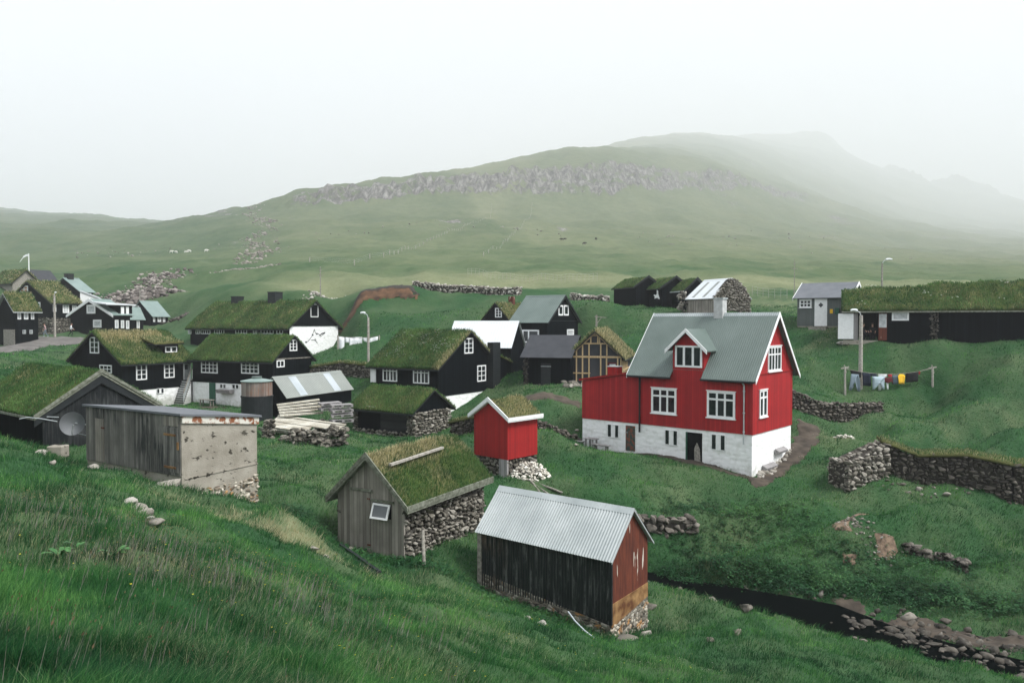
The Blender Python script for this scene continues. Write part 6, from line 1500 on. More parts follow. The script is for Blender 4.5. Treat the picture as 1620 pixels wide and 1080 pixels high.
field_wall('stone_wall', 'low dark stones in the bank right of the small red shed', [(852, 672, 42.5), (890, 669, 43.8), (915, 667, 44.8)], .5, m='stonedark')
field_wall('stone_wall', 'row of half-buried boulders beside the stream behind the iron shed', [(1008, 826, 33.6), (1050, 829, 33.6), (1100, 828, 33.9)], .42, size=.34, m='stonedark', bright=(.3, 1))
field_wall('stone_wall', 'crumbled dark stones lining the far bank under the turf-capped wall', [(1436, 862, 32.2), (1470, 874, 31.7), (1500, 886, 31.2), (1528, 898, 30.8)], .25, size=.26, m='stonedark')

# ------------------------------------------------------------------ heaps, scree and single stones
def heap(name, label, cat, c, rx, ry, hgt, n_, sz, m, kind=None, bright=(0, 1)):
    st = Stones(); o = P(*c); z0 = float(gi(o[0], o[1])); root = None
    for _ in range(n_):
        a, r = rng.uniform(0, 6.28), math.sqrt(rng.random()); x, y = o[0] + rx * r * math.cos(a), o[1] + ry * r * math.sin(a)
        s_ = rng.uniform(*sz); st.put((x, y, float(gi(x, y)) + hgt * (1 - r ** 2) * rng.uniform(.2, 1)), (s_, s_ * rng.uniform(.6, 1), s_ * rng.uniform(.4, .8)), r=rng.uniform(*bright))
    ob = st.build(name, M[m]); tag(ob, label, cat, kind=kind); return ob
heap('rubble_heap', 'heap of white broken stones against the small red shed', 'stone heap', (839, 750, 36.0), .95, .7, .75, 420, (.05, .12), 'stonewhite')
heap('rubble_heap', 'small heap of pale stones on the grass right of the red house', 'stone heap', (1336, 702, 43.5), .6, .4, .25, 60, (.06, .15), 'stonewhite')
def scatter(name, pts, n_, spread, sz, m, kind='stuff', flat=.6, sink=.3, bright=(0, 1)):
    """loose stones sown along a line of places"""
    st = Stones(); q = np.array([P(*p)[:2] for p in pts]); seg = rng.integers(0, len(q) - 1, n_)
    for k in range(n_):
        t = rng.random(); p = q[seg[k]] * (1 - t) + q[seg[k] + 1] * t; sf = float(p[1] / ny(p[1])); s_ = (sz[0] + (sz[1] - sz[0]) * rng.random() ** 2.5) * sf
        x, y = p[0] + rng.normal() * spread[0] * sf, p[1] + rng.normal() * spread[1] * sf
        st.put((x, y, float(gi(x, y)) + s_ * flat - s_ * sink * 1.5), (s_, s_ * rng.uniform(.6, 1), s_ * rng.uniform(.45, .9)), r=rng.uniform(*bright))
    o = st.build(name, M[m]); tag(o, kind=kind); return o
scatter('scree', [(170, 470, 132), (200, 468, 134), (225, 462, 136), (250, 446, 146), (268, 441, 152)], 1000, (2.0, 2.2), (.15, .55), 'scree')
scatter('scree', [(175, 483, 127), (215, 478, 126), (240, 465, 132)], 500, (2.5, 2.0), (.2, .9), 'scree', bright=(0, .8))
scatter('scree', [(400, 358, 300), (403, 370, 270), (425, 380, 250), (398, 388, 225), (420, 402, 195), (402, 412, 178), (385, 422, 165)], 520, (1.6, 4), (.2, .8), 'stonelight', bright=(0, .6))
scatter('scree', [(350, 434, 150), (390, 432, 150), (430, 434, 148)], 260, (1.2, 1.0), (.15, .5), 'stonelight', bright=(0, .7))
scatter('scree', [(480, 478, 95), (512, 464, 100), (545, 460, 100)], 110, (.5, .6), (.15, .4), 'stonelight')
scatter('hillside_stones', [(480, 370, 225), (700, 365, 235), (900, 370, 235), (1100, 380, 240), (1300, 380, 300)], 150, (14, 22), (.15, .6), 'stonelight', bright=(0, .6))
scatter('hillside_stones', [(20, 400, 220), (150, 400, 215), (300, 395, 215)], 90, (12, 16), (.15, .5), 'stonelight', bright=(0, .7))
scatter('stream_stones', [(1340, 985, 27.6), (1420, 990, 27.0), (1500, 1010, 26.0), (1620, 1040, 24.8), (1700, 1060, 24.2)], 420, (.9, .9), (.04, .24), 'stonedark', bright=(0, .8))
scatter('stream_stones', [(1060, 915, 31.3), (1130, 925, 30.9), (1250, 945, 29.9), (1330, 955, 29.2)], 60, (.3, .25), (.05, .2), 'stonedark', bright=(.2, 1))
scatter('stream_stones', [tuple(x) for x in ((1330, 1000, 26.6), (1400, 1008, 26.1), (1480, 1030, 25.0), (1600, 1060, 23.6))], 160, (.5, .55), (.10, .38), 'stonedark', bright=(.2, 1))
st = Stones()
for k in range(110):
    t = rng.random() ** .8; i_ = 5.6 + t * 3.6; j = int(i_); f = i_ - j; q = STREAM[j] * (1 - f) + STREAM[j + 1] * f; s_ = rng.uniform(.06, .30) * (1 if rng.random() < .3 else .6)
    off = rng.uniform(-.1, 1.1) if t < .3 else rng.uniform(-.7, 1.2); st.put((q[0] + rng.normal() * .3, q[1] + off, ZC - 10.75 + s_ * .05), (s_, s_ * .8, s_ * .45), r=rng.uniform(0, .7))
tag(st.build('stream_stones', M['stonedark']), kind='stuff')
scatter('bank_stones', [(1060, 932, 28.2), (1140, 958, 26.9), (1230, 985, 25.9), (1330, 1012, 25.0), (1420, 1040, 23.9)], 55, (.5, .22), (.05, .22), 'stonedark', bright=(.2, 1))
scatter('earth_stones', [(1330, 850, 33.4), (1345, 842, 33.7), (1375, 868, 32.2), (1420, 866, 32.0)], 150, (.25, .25), (.03, .12), 'stone', bright=(.3, 1))
scatter('edging_stones', [(1202, 753, 38.3), (1228, 731, 40.1), (1254, 704, 42.5)], 60, (.12, .12), (.12, .34), 'stonelight', flat=.3, bright=(.1, .8))
scatter('wall_rubble', [(1400, 775, 37.2), (1450, 778, 37.0), (1520, 790, 36.3)], 26, (.5, .3), (.08, .22), 'stone')
scatter('rubble', [(1328, 543, 60), (1346, 546, 59.8)], 26, (.12, .1), (.10, .25), 'stonelight')
scatter('rubble', [(1535, 544, 57.5), (1575, 546, 57)], 20, (.2, .1), (.10, .22), 'stone')
scatter('rubble', [(30, 566, 66), (70, 569, 64), (90, 573, 60)], 26, (1.2, .6), (.15, .4), 'stonedark', bright=(.2, 1))
scatter('rubble', [(560, 580, 68), (590, 578, 66)], 110, (.7, .6), (.15, .35), 'stonedark', bright=(.2, 1))
scatter('rubble', [(905, 615, 56), (925, 618, 54)], 26, (.4, .3), (.2, .45), 'stone')
scatter('hut_stones', [(272, 505, 112), (286, 512, 108)], 90, (.6, .6), (.2, .6), 'stonedark', bright=(.2, 1))
def boulder(px, py, Y, s, label, m='stone', group=None, r=None, flat=.7):
    s *= .95; p = P(px, py, Y); st = Stones(); st.put((0, 0, 0), (s, s * rng.uniform(.6, .85), s * flat), r=(rng.uniform(.3, .9) if r is None else r) * .75)
    o = st.build('boulder', M[m]); o.location = (p[0], p[1], float(gi(p[0], p[1])) + s * flat * .35); tag(o, label, 'boulder', group); return o
boulder(1343, 1015, 25.6, .34, 'pale angular boulder at the near edge of the stream, left of two grey ones', 'stonelight', r=.8)
boulder(1392, 1014, 25.7, .58, 'large grey boulder standing in the stream, left of its darker neighbour', r=.5)
boulder(1418, 1030, 25.0, .48, 'large grey boulder in the stream touching the near bank', r=.45)
boulder(1370, 1010, 26.0, .22, 'small brown boulder between the pale one and the large grey one', r=.3)
boulder(1438, 975, 27.8, .30, 'upright grey boulder on the gravel bank', 'stonelight', r=.3)
boulder(1300, 938, 30.0, .26, 'small rock on the waterline under the far bank', 'stonelight', r=.3)
boulder(1200, 953, 29.2, .2, 'small pale rock in the dark water', 'stonelight', r=.6)
boulder(1112, 938, 30.4, .3, 'brown rock at the foot of the far bank near the iron shed', r=.5)
boulder(1030, 953, 25.2, .28, 'brown stone lying by the far corner of the iron shed', r=.6, flat=.45)
boulder(1024, 994, 22.4, .24, 'pale stone at the corner of the iron shed', 'stonelight', r=.8)
boulder(990, 1018, 20.6, .42, 'flat mossy stone in the grass below the iron shed', r=.7, flat=.35)
boulder(836, 970, 21.6, .2, 'white pointed stone beside the iron shed wall', 'stonelight', r=.9)
boulder(855, 973, 21.5, .22, 'long white stone beside the iron shed wall', 'stonelight', r=.9, flat=.4)
boulder(1166, 1004, 21.4, .22, 'grey stone in the meadow above the stream edge', r=.7)
boulder(1122, 1022, 20.2, .14, 'small brown stone in the meadow', r=.5)
boulder(1180, 955, 0.001 + 24.9, .3, 'rough rock on the rim of the near bank', r=.5)
boulder(1474, 875, 31.6, .3, 'brown boulder high on the far bank', r=.5)
for px, py, Y, s, t in [(204, 801, 16.6, .22, 'highest pale stone of the crumbled row in the meadow'), (216, 812, 16, .24, 'second pale stone of the crumbled row, just under the highest'), (233, 824, 15.5, .26, 'largest pale stone of the crumbled row in the meadow'), (240, 836, 15.2, .15, 'small pale stone low in the crumbled row'), (243, 848, 14.8, .26, 'brownish stone at the foot of the crumbled row'),
                        (363, 878, 13.8, .2, 'lone pale stone in the meadow below the concrete shed'), (370, 892, 13.3, .13, 'small pale stone under the lone one in the meadow'), (153, 762, 21, .30, 'flat pale stone in front of the plank shed'), (132, 766, 21, .20, 'small pale stone left of the flat one in front of the plank shed'), (109, 748, 22.5, .18, 'pale stone in the track beside the turf barn'),
                        (84, 736, 23.5, .22, 'pale stone at the head of the track beside the turf barn'), (66, 722, 25, .36, 'broad pale slab in the grass by the turf barn'), (494, 868, 20.5, .2, 'left pale stone on the worn grass above the turf-roofed shed'), (511, 872, 20.3, .18, 'middle pale stone on the worn grass above the turf-roofed shed'), (516, 883, 19.8, .15, 'right pale stone on the worn grass above the turf-roofed shed'),
                        (265, 768, 21.6, .45, 'broad flat stone slab at the foot of the plank shed'), (912, 651, 46.5, .2, 'white stone in the grass left of the red annex'), (912, 730, 40.2, .2, 'white stone on the grass below the picnic benches'), (550, 857, 25.5, .25, 'grey stone by the corner of the turf-roofed shed')]:
    boulder(px, py, Y, s, t, 'stonelight', r=rng.uniform(.4, .95), flat=.5)
boulder(908, 609, 56.0, .42, 'brown pointed boulder under the timber-framed gable', r=.5)
boulder(938, 614, 54.5, .40, 'brown boulder under the timber-framed gable, nearer the red annex', r=.6)

# ------------------------------------------------------------------ wooden platform of planks, pallets
def quad_slab(root, name, m, pts, th):
    return lid(root, name, m, [np.array(p) - np.array(root.location) for p in pts], th)
pr = empty('plank_platform', P(425, 700, 40.5)); tag(pr, 'platform of bleached planks laid over rough stone piers', 'platform')
c1, c2, c3, c4 = P(424, 677, 40.5), P(520, 691, 38.8), P(548, 672, 41.2), P(441, 660, 44.5)
c3 = np.array([c3[0], c3[1], (c1[2] + c2[2]) / 2 + .15]); c4 = np.array([c4[0], c4[1], c1[2] + .15])
nP = 9
for i in range(nP):
    f0, f1 = i / nP + .006, (i + .93) / nP
    a, b_, c, d = c1 + (c4 - c1) * f0, c2 + (c3 - c2) * f0, c2 + (c3 - c2) * f1, c1 + (c4 - c1) * f1
    if 1 <= i <= 3: b_ = a + (b_ - a) * .62; c = d + (c - d) * .62
    dz = rng.uniform(0, .05); quad_slab(pr, 'plank', M['deckwood'], [p + [0, 0, dz] for p in (a, b_, c, d)], .05)
b = MB(); o_ = np.array(pr.location)
for f in (0.02, .35, .66, .97): b.bar(c1 + (c2 - c1) * f - o_ - [0, 0, .06], c4 + (c3 - c4) * f - o_ - [0, 0, .06], .1, .12)
b.bar(c1 - o_ - [.5, 0, .02], c2 - o_ - [0, 0, .02], .12, .14); b.build('beams', M['mossboard'], pr)
for i, (x0, x1, py, Y, zo, n_) in enumerate([(438, 505, 652, 44.2, .30, 5)]):
    for k in range(n_):
        a, e = P(x0 + k * 1.2, 657 + k * 1.5, 44.6 - k * .35), P(x1 + k * 1.5, 648 + k * 2.6, 45.6 - k * .35); b = MB()
        b.bar(a - o_ + [0, 0, .12 + .1 * (n_ - k)], e - o_ + [0, 0, .12 + .1 * (n_ - k)], .3, .09); b.build('plank', M['deckwood'], pr)
for (x0, x1, yb, Y, hgt, n_) in ((418, 434, 706, 39.5, .95, 70), (462, 520, 712, 37.8, .75, 190), (520, 548, 706, 39.0, .9, 90), (446, 470, 706, 38.6, .35, 45), (505, 545, 668, 43, .7, 110)):
    st = Stones()
    for _ in range(n_):
        p = P(rng.uniform(x0, x1), yb, Y + rng.uniform(-.3, .5)); zb_ = float(gi(p[0], p[1])); s_ = rng.uniform(.09, .22); st.put((p[0] - o_[0], p[1] - o_[1], zb_ + rng.random() * hgt - o_[2]), (s_, s_ * .8, s_ * .6), r=rng.uniform(.0, .8))
    st.build('stone_pier', M['stone'], pr)
def make_pallet(label):
    r_ = empty('pallet', (0, 0, 0)); tag(r_, label, 'pallet', 'grey pallets stacked by the platform')
    b = MB()
    for i in range(7): b.box((-.6, -.4 + i * .12, .12), (.6, -.31 + i * .12, .14))
    for i in range(3): b.box((-.6, -.4 + i * .355, 0), (.6, -.31 + i * .355, .02))
    b.build('deck_boards', M['pallet'], r_); b = MB()
    for x in (-.6, -.07, .46):
        for y in (-.4, -.05, .31): b.box((x, y, .021), (x + .14, y + .1, .119))
    b.build('blocks', M['pallet'], r_); return r_
proto = make_pallet('grey pallet')
zt_ = c3[2]
for k, (px, py, Y, dz, rz, t) in enumerate([(522, 640, 44.0, .30, .5, 'upper left grey pallet of the stacks beside the platform'), (522, 648, 44.0, .02, .45, 'lower left grey pallet of the stacks beside the platform'), (540, 643, 42.8, .25, .4, 'uppermost grey pallet of the right-hand stack'), (540, 651, 42.7, 0, .5, 'second grey pallet of the right-hand stack'), (541, 658, 42.6, 0, .3, 'third grey pallet of the right-hand stack, lying askew'), (540, 667, 42.4, 0, .5, 'bottom grey pallet of the right-hand stack')]):
    c = proto if k == 0 else copy_tree(proto); c['label'] = t
    c.location = P(px, py, Y); c.rotation_euler = (rng.uniform(-.05, .05), rng.uniform(-.05, .05), rz)

# ------------------------------------------------------------------ garden furniture by the red house
def make_bench(name, label, cat, Ln, Wd, hgt, m=M['pallet'], slab=False):
    r_ = empty(name, (0, 0, 0)); tag(r_, label, cat); b = MB(); b.box((-Ln / 2, -Wd / 2, hgt - .05), (Ln / 2, Wd / 2, hgt)); b.build('seat' if cat == 'bench' else 'table_top', m, r_)
    for x in (-Ln / 2 + .12, Ln / 2 - .2):
        for y in (-Wd / 2 + .03, Wd / 2 - .11):
            b = MB(); b.box((x, y, -.15), (x + .08, y + .08, hgt - .052)); b.build('leg', m, r_)
    return r_
rz = math.atan2(L['redhouse'].a[1], L['redhouse'].a[0])
for nm, lb, ct, px, py, Ln, Wd, hg in (('bench', 'left grey wooden bench against the white annex wall', 'bench', 929, 713, .95, .34, .42), ('picnic_table', 'small grey wooden table between two benches by the annex', 'table', 951, 717, .78, .55, .68), ('bench', 'right grey wooden bench beside the small table by the annex', 'bench', 970, 720, 1.15, .34, .42)):
    o = make_bench(nm, lb, ct, Ln, Wd, hg); t_, _ = L['redhouse'].px('A', px - 6, 705); q = L['redhouse'].world(-.62 - (.25 if ct == 'bench' and px > 960 else 0), t_, 0)
    o.location = (q[0], q[1], float(gi(q[0], q[1])) + .05); o.rotation_euler = (0, 0, rz)
o = make_bench('bench', 'heavy plank bench outside the green cellar door', 'bench', 1.5, .42, .5, M['oldwood']); t_, _ = L['houseB'].px('A', 338, 632); q = L['houseB'].world(-.7, t_, 0)
o.location = (q[0], q[1], float(gi(q[0], q[1])) + .05); o.rotation_euler = (0, 0, math.atan2(L['houseB'].a[1], L['houseB'].a[0]))
# satellite dish on the shed's far corner
q = CON.l.world(-.30, CON.l.LA + .42, 1.95); dsh = empty('satellite_dish', tuple(q)); tag(dsh, 'grey satellite dish at the left end of the plank shed', 'satellite dish')
b = MB(); n_ = 28; rings = [(0, .14), (.16, .12), (.3, .06), (.42, 0)]; vs = []
for rr_, dz in rings:
    for i in range(n_): a = 2 * math.pi * i / n_; vs.append((rr_ * math.cos(a) * .95, dz, rr_ * math.sin(a)))
fs = [(k * n_ + i, k * n_ + (i + 1) % n_, (k + 1) * n_ + (i + 1) % n_, (k + 1) * n_ + i) for k in range(3) for i in range(n_)]
b.add(vs, fs); b.add([(x, y + .015, z) for x, y, z in vs], fs); ds_ = b.build('reflector', M['dish'], dsh, smooth=True)
b = MB(); b.tube([(.1, .1, 0), (.45, .25, -.1)], .025); b.tube([(0, .0, -.4), (-.05, -.35, -.25), (0, -.45, 0)], .012); b.tube([(.1, .1, -.35), (.5, .2, -.5)], .014); b.build('bracket', M['steel'], dsh)
b = MB(); b.tube([(-.45, .1, .1), (-.9, .4, .2), (-1.3, .7, .25), (-1.55, .8, .2)], .015); b.tube([(-.4, .1, .25), (-.75, .3, .27)], .012); b.build('cable', M['steel'], dsh)
dsh.rotation_euler = (0, 0, R(35))
# loose things lying about
b = MB(); a, c = P(537, 862, 24.0), P(596, 891, 22.0); a[2] = float(gi(a[0], a[1])) + .12; c[2] = float(gi(c[0], c[1])) + .1; b.bar(a, c, .3, .06); b.bar(a + [0, 0, .05], c + [.0, .0, .05], .05, .1); tag(b.build('iron_sheet', M['black']), 'black rusted strip of sheet iron lying in the grass before the turf-roofed shed', 'scrap')
b = MB(); a, c = P(669, 838, 24.6), P(671, 893, 24.2); b.tube([c, a], .055, 8); tag(b.build('leaning_post', M['oldwood']), 'old wooden post leaning on the stone side of the turf-roofed shed', 'post')
b = MB(); pts = [P(899, 967, 21.6), P(910, 982, 21.2), P(925, 997, 20.9), (P(942, 1010, 20.7)), P(956, 1018, 20.6)]; b.tube(pts, .022, 8); tag(b.build('water_pipe', M['skylight']), 'thin pale plastic pipe curving down from the iron shed', 'pipe')
b = MB()
for i in range(3): a, c = P(740, 908 + i * 4, 26 - i * .2), P(758, 903 + i * 4, 26.3 - i * .2); b.bar(a + [0, 0, .05], c + [0, 0, .1], .14, .04)
tag(b.build('plank_stack', M['oldwood']), 'few grey boards stacked at the left end of the iron shed', 'boards')
b = MB()
for i in range(3): a, c = P(832 + i * 4, 767 + i * 1.5, 35.4 - i * .15), P(890 - i * 3, 771 + i * 1.5, 35.0 - i * .15); a[2] = float(gi(a[0], a[1])) + .08; c[2] = float(gi(c[0], c[1])) + .08; b.bar(a, c, .12, .05)
tag(b.build('plank_stack', M['oldwood']), 'weathered boards lying in the grass behind the iron shed roof', 'boards')
b = MB(); p = P(91, 713, 28.5); b.box((p[0] - .3, p[1] - .2, p[2] - .3), (p[0] + .28, p[1] + .3, p[2] + .2)); tag(b.build('stone_block', M['concrete'], bevel=.03), 'squared grey block at the foot of the turf barn corner', 'block')
p = P(944, 515, 71); wf = MB(); wf.box((-.1, -.1, -.3), (.05, .05, 1.0)); wf.bar((-.2, 0, .85), (.9, .2, .75), .3, .06); wf.bar((-.15, 0, 0), (.5, .1, .8), .06, .06); o = wf.build('feed_rack', M['oldwood']); o.location = p; tag(o, 'small broken wooden rack on the slope behind the timber-framed house', 'rack')

# ------------------------------------------------------------------ poles, lamps, flag
def lamp(label, px, py_base, Y, py_top, head_px, m='pole', r=.11, hz=.0, two=False):
    p = P(px, py_base, Y); h = P(px, py_top, Y)[2] - p[2]; o = empty('street_lamp', p); tag(o, label, 'street lamp')
    b = MB(); b.tube([(0, 0, -.5), (0, 0, h - .25)], r, 10, r1=r * .75); b.build('pole', M[m], o)
    hx = (head_px - px) / F * Y; b = MB(); b.tube([(0, 0, h - .35), (hx * .15, 0, h - .05), (hx * .5, 0, h + .08)], .03, 8); b.build('arm', M['steel'], o)
    b = MB(); n_ = 8; s_ = 1 if hx > 0 else -1
    b.tube([(hx * .45, 0, h + .08), (hx * .6, 0, h + .13), (hx * .85, 0, h + .14), (hx * 1.1, 0, h + .10)], .10, 10, r1=.07); b.build('lamp_head', M['lampglass'], o); return o
lamp('street lamp on a thick pale wooden pole behind the coloured washing', 1361, 616, 54.5, 493, 1346, r=.16)
lamp('street lamp on the ridge behind the long turf house, arm to the right', 1395, 470, 72, 412, 1409, m='oldwood', r=.10)
lamp('street lamp beside the white sheets on the line', 583, 600, 62.5, 497, 572, r=.12)
lamp('street lamp on the road by the brown-roofed house', 87, 540, 90, 464, 90, r=.15)
def mast(name, label, cat, px, py0, py1, Y, r, m='oldwood', cross=True):
    p = P(px, py0, Y); h = P(px, py1, Y)[2] - p[2]; b = MB(); b.tube([(0, 0, -.5), (0, 0, h)], r, 8, r1=r * .6)
    if cross: b.box((-.3, -.03, h * .72), (.3, .03, h * .72 + .06)); b.box((-.2, -.02, h * .88), (.2, .02, h * .88 + .05))
    o = b.build(name, M[m]); o.location = p; tag(o, label, cat)
mast('utility_pole', 'thin bare pole behind the bird mural house', 'pole', 507, 472, 422, 97, .09)
mast('radio_mast', 'slender mast with short crosspieces behind the grey cottage', 'mast', 1256.5, 462, 411, 80, .05)
mast('utility_pole', 'short grey pole behind the far green-roofed house', 'pole', 221.5, 490, 458, 120, .12, cross=False)
p = P(46, 440, 146); h = P(46, 401, 146)[2] - p[2]; fl = empty('flagpole', p); tag(fl, 'white flagpole with a pale pennant at the top left', 'flagpole')
b = MB(); b.tube([(0, 0, -1), (0, 0, h)], .12, 8, r1=.09); b.build('pole', M['white'], fl); b = MB()
pts = [(-.1, h - .1), (-.55, h - .15), (-1.0, h - .45), (-1.35, h - .9), (-1.6, h - 1.35)]
vs = []
for i, (x, z) in enumerate(pts): vs += [(x, .1 * (i % 2), z), (x + .05 - .06 * i, .1 * (i % 2), z - .38)]
b.add(vs + [(x, y + .03, z) for x, y, z in vs], [(2 * i, 2 * i + 1, 2 * i + 3, 2 * i + 2) for i in range(4)] + [(2 * i + 10, 2 * i + 12, 2 * i + 13, 2 * i + 11) for i in range(4)]); b.build('pennant', M['linen'], fl)

# ------------------------------------------------------------------ washing lines
def hang(name, label, cat, poly, Y, m, group, fold=.05, root=None, yoff=0.0):
    """a garment: outline in photograph pixels at the line's distance, as a thin rippled cloth"""
    bm = bmesh.new(); vs = [bm.verts.new(Vector(P(x, y, Y))) for x, y in poly]; f = bm.faces.new(vs)
    bmesh.ops.triangulate(bm, faces=[f]); bmesh.ops.subdivide_edges(bm, edges=bm.edges[:], cuts=3, use_grid_fill=True)
    cx = np.mean([v.co.x for v in bm.verts]); zt = max(v.co.z for v in bm.verts); ph = rng.uniform(0, 6)
    for v in bm.verts: dz = zt - v.co.z; v.co.y += fold * math.sin(v.co.x * 9 + ph) * min(1, dz * 2.0 + .1) + yoff; v.co.z += 0
    g = bmesh.ops.extrude_face_region(bm, geom=bm.faces[:]); 
    for v in g['geom']:
        if isinstance(v, bmesh.types.BMVert): v.co.y += .02
    bmesh.ops.recalc_face_normals(bm, faces=bm.faces); me = bpy.data.meshes.new(name); bm.to_mesh(me); bm.free(); me.materials.append(M[m])
    me.polygons.foreach_set('use_smooth', [True] * len(me.polygons)); o = bpy.data.objects.new(name, me); COL.objects.link(o); tag(o, label, cat, group); return o
YL = 54.0
ln = empty('washing_line', P(1337, 626, YL)); tag(ln, 'washing line on two forked wooden posts below the long turf house', 'washing line'); lo = np.array(ln.location)
for px, py, yt in ((1337, 628, 580), (1475.5, 632, 580)):
    a, c = P(px, py, YL) - lo, P(px - .3, yt, YL) - lo; b = MB(); b.tube([a - [0, 0, .3], c], .085, 8, r1=.07); b.bar(c + [-.28, 0, -.12], c + [.28, .0, -.02], .07, .1); b.bar(c + [.1, 0, -.45], c + [-.05, 0, .12], .06, .06); b.build('post', M['pole'], ln)
for dy, sag in ((0.0, 0), (.35, 3)):
    b = MB(); b.tube([P(x, 583 + 9 * (1 - ((x - 1406) / 69) ** 2) + sag * (1 - ((x - 1406) / 69) ** 2) - .5, YL) - lo + [0, dy, 0] for x in np.linspace(1337, 1475, 15)], .018, 6); b.build('rope', M['oldwood'], ln)
G = 'coloured clothes on the washing line'
yl = lambda x: 583 + 9 * (1 - ((x - 1406) / 69) ** 2)
hang('jeans', 'faded grey-blue jeans at the left end of the line', 'jeans', [(1346, 591), (1358, 592), (1360, 604), (1360, 619), (1356.5, 619), (1355, 606), (1352, 598), (1349.5, 606), (1346.5, 617), (1342.5, 617), (1345, 604)], YL, 'jeans', G, yoff=-.05)
hang('sweater', 'black garment hanging above the faded jeans', 'garment', [(1346, yl(1346)), (1364, yl(1364)), (1364, 597), (1359, 598), (1358, 592), (1347, 591)], YL, 'blackc', G, yoff=.1)
hang('towel', 'dark navy towel beside the lamp post', 'towel', [(1365, yl(1365)), (1378, yl(1378)), (1379, 611), (1366, 610)], YL, 'navy', G, yoff=.1)
hang('cloth', 'short dark blue cloth left of the white trousers', 'cloth', [(1379, yl(1379)), (1389, yl(1389)), (1389, 595.5), (1379, 595)], YL, 'navy', G, yoff=.2)
hang('shirt', 'pale blue shirt hung upside down with sleeves dangling', 'shirt', [(1379, 595), (1398.5, 595.5), (1397, 603), (1399, 616), (1396.5, 616), (1394, 605), (1391, 603.5), (1386, 604), (1383.5, 606), (1382.5, 616), (1380, 616), (1380.5, 603)], YL, 'paleblue', G, yoff=-.1)
hang('trousers', 'white trousers right of the pale blue shirt', 'trousers', [(1390, yl(1390)), (1404, yl(1404)), (1404, 596), (1397, 597), (1393.5, 617), (1390, 617), (1390.5, 600)], YL, 'whitec', G, yoff=.05)
hang('cloth', 'small bright red cloth near the middle of the line', 'cloth', [(1405, yl(1405)), (1411, yl(1411)), (1411, 596), (1405, 596)], YL, 'redc', G)
hang('shirt', 'maroon shirt with pale sleeve under the red cloth', 'shirt', [(1399, 597), (1411, 597), (1413, 606), (1411, 606), (1410, 603), (1404, 606), (1402, 605), (1398, 604)], YL, 'maroon', G, yoff=-.05)
hang('sock', 'long pale sock hanging below the maroon shirt', 'sock', [(1402, 605), (1405.5, 605), (1405, 616), (1403, 616)], YL, 'whitec', G)
hang('cloth', 'slate blue cloth left of the yellow shirt', 'cloth', [(1412, yl(1412) + 2), (1420, yl(1420) + 2), (1420, 607), (1413, 608)], YL, 'slate', G)
hang('shirt', 'bright yellow T-shirt near the middle of the line', 'shirt', [(1420, 594), (1423, yl(1423)), (1428, yl(1428) + .5), (1431.5, 594), (1430, 597), (1430.5, 607), (1421, 607), (1421.5, 598)], YL, 'yellowc', G, yoff=-.06)
hang('towel', 'wide black towel right of the yellow shirt', 'towel', [(1432.5, yl(1432)), (1453, yl(1453)), (1453.5, 603), (1433, 605)], YL, 'blackc', G)
hang('cloth', 'small red cloth at the right end of the washing', 'cloth', [(1453.5, yl(1453) - 1), (1456, yl(1456)), (1455.5, 592.5), (1454, 592)], YL, 'redc', G)
YL2 = 74
ln = empty('washing_line', P(533, 553, YL2)); tag(ln, 'washing line with white sheets right of the bird mural house', 'washing line'); lo = np.array(ln.location)
for px in (534.5, 600): b = MB(); b.tube([P(px, 560, YL2) - lo, P(px, 530, YL2) - lo], .07, 8); b.build('post', M['pole'], ln)
b = MB(); b.tube([P(x, 531.5 + 2.5 * (1 - ((x - 567) / 33) ** 2), YL2) - lo for x in np.linspace(534.5, 600, 9)], .02, 6); b.build('rope', M['oldwood'], ln)
G = 'white linen drying by the mural house'
for poly, t in (([(535.5, 532), (545, 533.5), (544.5, 551), (540, 555), (535.5, 553)], 'leftmost white sheet, next to the mural wall'), ([(546, 533.5), (553, 533.5), (553, 542), (546, 542)], 'small white cloth between the leftmost sheet and the large one'), ([(553, 533.5), (573, 533), (572.5, 551), (568, 552), (562, 557), (553, 553)], 'largest white sheet, in the middle'),
                ([(573.5, 534), (583, 534), (580, 541), (576, 540)], 'small white cloth right of the largest sheet'), ([(585, 535), (598, 531.5), (597, 548), (584.5, 546)], 'white sheet right of the lamp post')):
    hang('bed_sheet', t, 'sheet', poly, YL2, 'linen', G, .08)

# ------------------------------------------------------------------ fences on the hillside
def fence(label, pts, n_, h=1.15):
    q = np.array([P(*p)[:2] for p in pts]); s_ = np.concatenate([[0], np.cumsum(np.linalg.norm(np.diff(q, axis=0), axis=1))]); t = np.linspace(0, s_[-1], n_)
    xs, ys = np.interp(t, s_, q[:, 0]), np.interp(t, s_, q[:, 1]); zs = gi(xs, ys); root = empty('wire_fence', (xs[0], ys[0], zs[0])); tag(root, label, 'fence')
    w_ = .02 * float(np.mean(ys)) / 110; b = MB(); b.box((-w_, -w_, -.4), (w_, w_, h)); po = b.build('post', M['pole'], root)
    for i in range(1, n_): c = po.copy(); COL.objects.link(c); c.parent = root; c.location = (xs[i] - xs[0], ys[i] - ys[0], zs[i] - zs[0])
    b = MB()
    for k in (.4, .75, 1.1): b.tube([(xs[i] - xs[0], ys[i] - ys[0], zs[i] - zs[0] + k) for i in range(n_)], .006, 4)
    b.build('wire', M['steel'], root)
fence('fence of pale posts crossing the straw-coloured pasture behind the village', [(740, 437, 113), (800, 441, 111.5), (870, 446, 109), (945, 451, 106)], 34)
fence('long fence of pale posts climbing the hillside to the cliff', [(490, 425, 152), (560, 421, 152), (610, 414, 162), (650, 400, 185), (700, 382, 212), (745, 360, 245), (775, 345, 262), (778, 322, 298)], 62)
